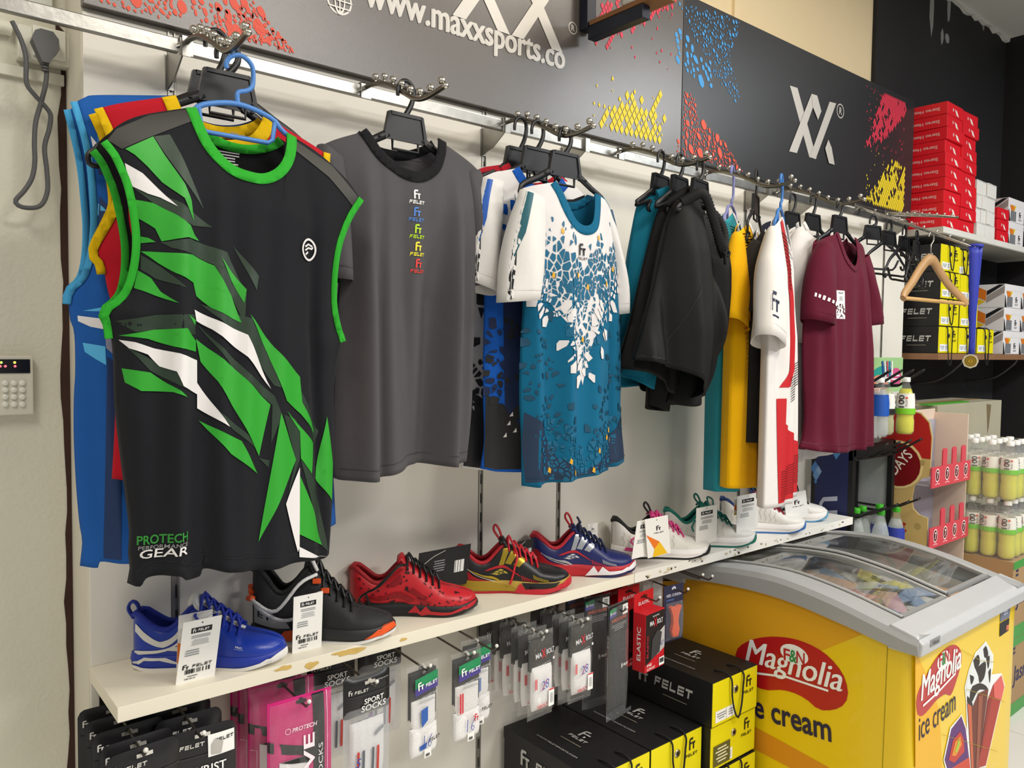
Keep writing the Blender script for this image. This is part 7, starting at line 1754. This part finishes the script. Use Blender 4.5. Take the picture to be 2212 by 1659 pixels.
for c, x in enumerate((3.664, 3.848)):
    for k in range(10): hp(x+rn.uniform(-.004, .004), -.132+rn.uniform(-.004, .008), 2.061+k*.0545, R_(rn.uniform(-2, 2)), 'red headphone box, %s from below in the %s stack' % (onm[k], ('left', 'right')[c]))
for k in range(3): hp(4.30, -.13, 2.061+k*.0555, R_(0), 'red headphone box, %s of the short stack beside the white cartons' % ('bottom', 'middle', 'top')[k], w=.15)
wc = card('#e3e0da')
wb0 = None
for i in range(4):
    for k in range(4):
        t = thing('white_box', 'small white carton, column %s row %s from below, right of the red boxes' % (('one', 'two', 'three', 'four')[i], ('one', 'two', 'three', 'four')[k]), 'box', (4.045+i*.060+rn.uniform(-.002, .002), -.128+rn.uniform(-.004, .006), 2.061+k*.066), 0, 'small white cartons')
        if wb0 is None:
            wb0 = MB().box(0, .057, 0, .2, 0, .065, .0015).build('carton', wc, t); wb1 = MB().box(.004, .053, -.0006, 0, .06, .0615).build('flap_line', GREY, t)
        else:
            for o in (wb0, wb1): c = o.copy(); C.objects.link(c); c.parent = t
whc = card('#e9e6e6')
def wob(x, y, z, label, w=.222, d=.25, h=.117):
    t = thing('shoe_box', label, 'box', (x, y, z), 0, 'white shoe boxes with orange pattern'); MB().box(0, w, 0, d, 0, h, .0015).build('carton', whc, t); MB().box(-.001, w+.001, -.001, d, h-.032, h, .0015).build('lid', whc, t)
    pr = Print(lambda u, v, l: Vector((-.001-l, -u, v)), 0, .0006)
    pr.poly(ink('#e07a1e'), [(-.55*d*.98, h*.96), (-.55*d*.62, h*.74), (-.55*d*.62, h*.30), (-.55*d*.98, h*.5)]); pr.poly(ink('#e9c41e'), [(-.55*d*.98, h*.45), (-.55*d*.64, h*.26), (-.55*d*.98, h*.05)]); pr.poly(ink('#1d1d1f'), [(-.55*d*.6, h*.72), (-.55*d*.2, h*.98), (-.002, h*.98), (-.55*d*.6, h*.52)]); pr.poly(ink('#a39a96'), [(-.55*d*.6, h*.48), (-.002, h*.92), (-.002, h*.62), (-.55*d*.6, h*.2)])
    pr.build(t, 'side_print'); pr = Print(faceY(-.001), 0, .0006)
    pr.poly(ink('#1d1d1f'), [(0, 0), (w*.12, 0), (w*.02, h*.5), (0, h*.5)]); pr.poly(ink('#e07a1e'), [(w*.08, h*.7), (w*.3, h*.7), (w*.34, h*.4), (w*.16, h*.48)]); pr.poly(ink('#e9c41e'), [(w*.32, h*.7), (w*.46, h*.7), (w*.36, h*.48)]); pr.rect(ink('#77787c'), w*.14, h*.04, w*.46, h*.46, 1); pr.mark(BLACK, w*.72, h*.36, .026, .03); pr.felet(BLACK, w*.72, h*.15, .04, .006); pr.build(t, 'end_print')
for k in range(3):
    for c in range(2): wob(4.43+c*.228, -.132, 1.504+k*.1185, 'white shoe box with orange and black chevrons, %s of the %s column' % (('bottom', 'middle', 'top')[k], ('left', 'right')[c]))
for k in range(2): wob(4.47, -.12, 2.061+k*.1185, 'white shoe box with orange pattern on the upper shelf, %s one' % ('lower', 'upper')[k])
for c, (x, n) in enumerate(((3.662, 4), (3.876, 4), (4.092, 1))):
    for k in range(n):
        shoebox(x+rn.uniform(0, .004), -.132+(.03 if (c == 1 and k == 3) else rn.uniform(0, .006)), 1.504+k*.1215, 'black and yellow shoe box on the brown shelf, %s column, %s' % (('left', 'middle', 'right')[c], ('bottom', 'second up', 'third up', 'top')[k]), 'shoe boxes on the brown shelf', w=.208, h=.12, d=.245, cord=True, low=(-.45 if k == 0 else .04))
for j, x in enumerate((4.16,)):
    pass
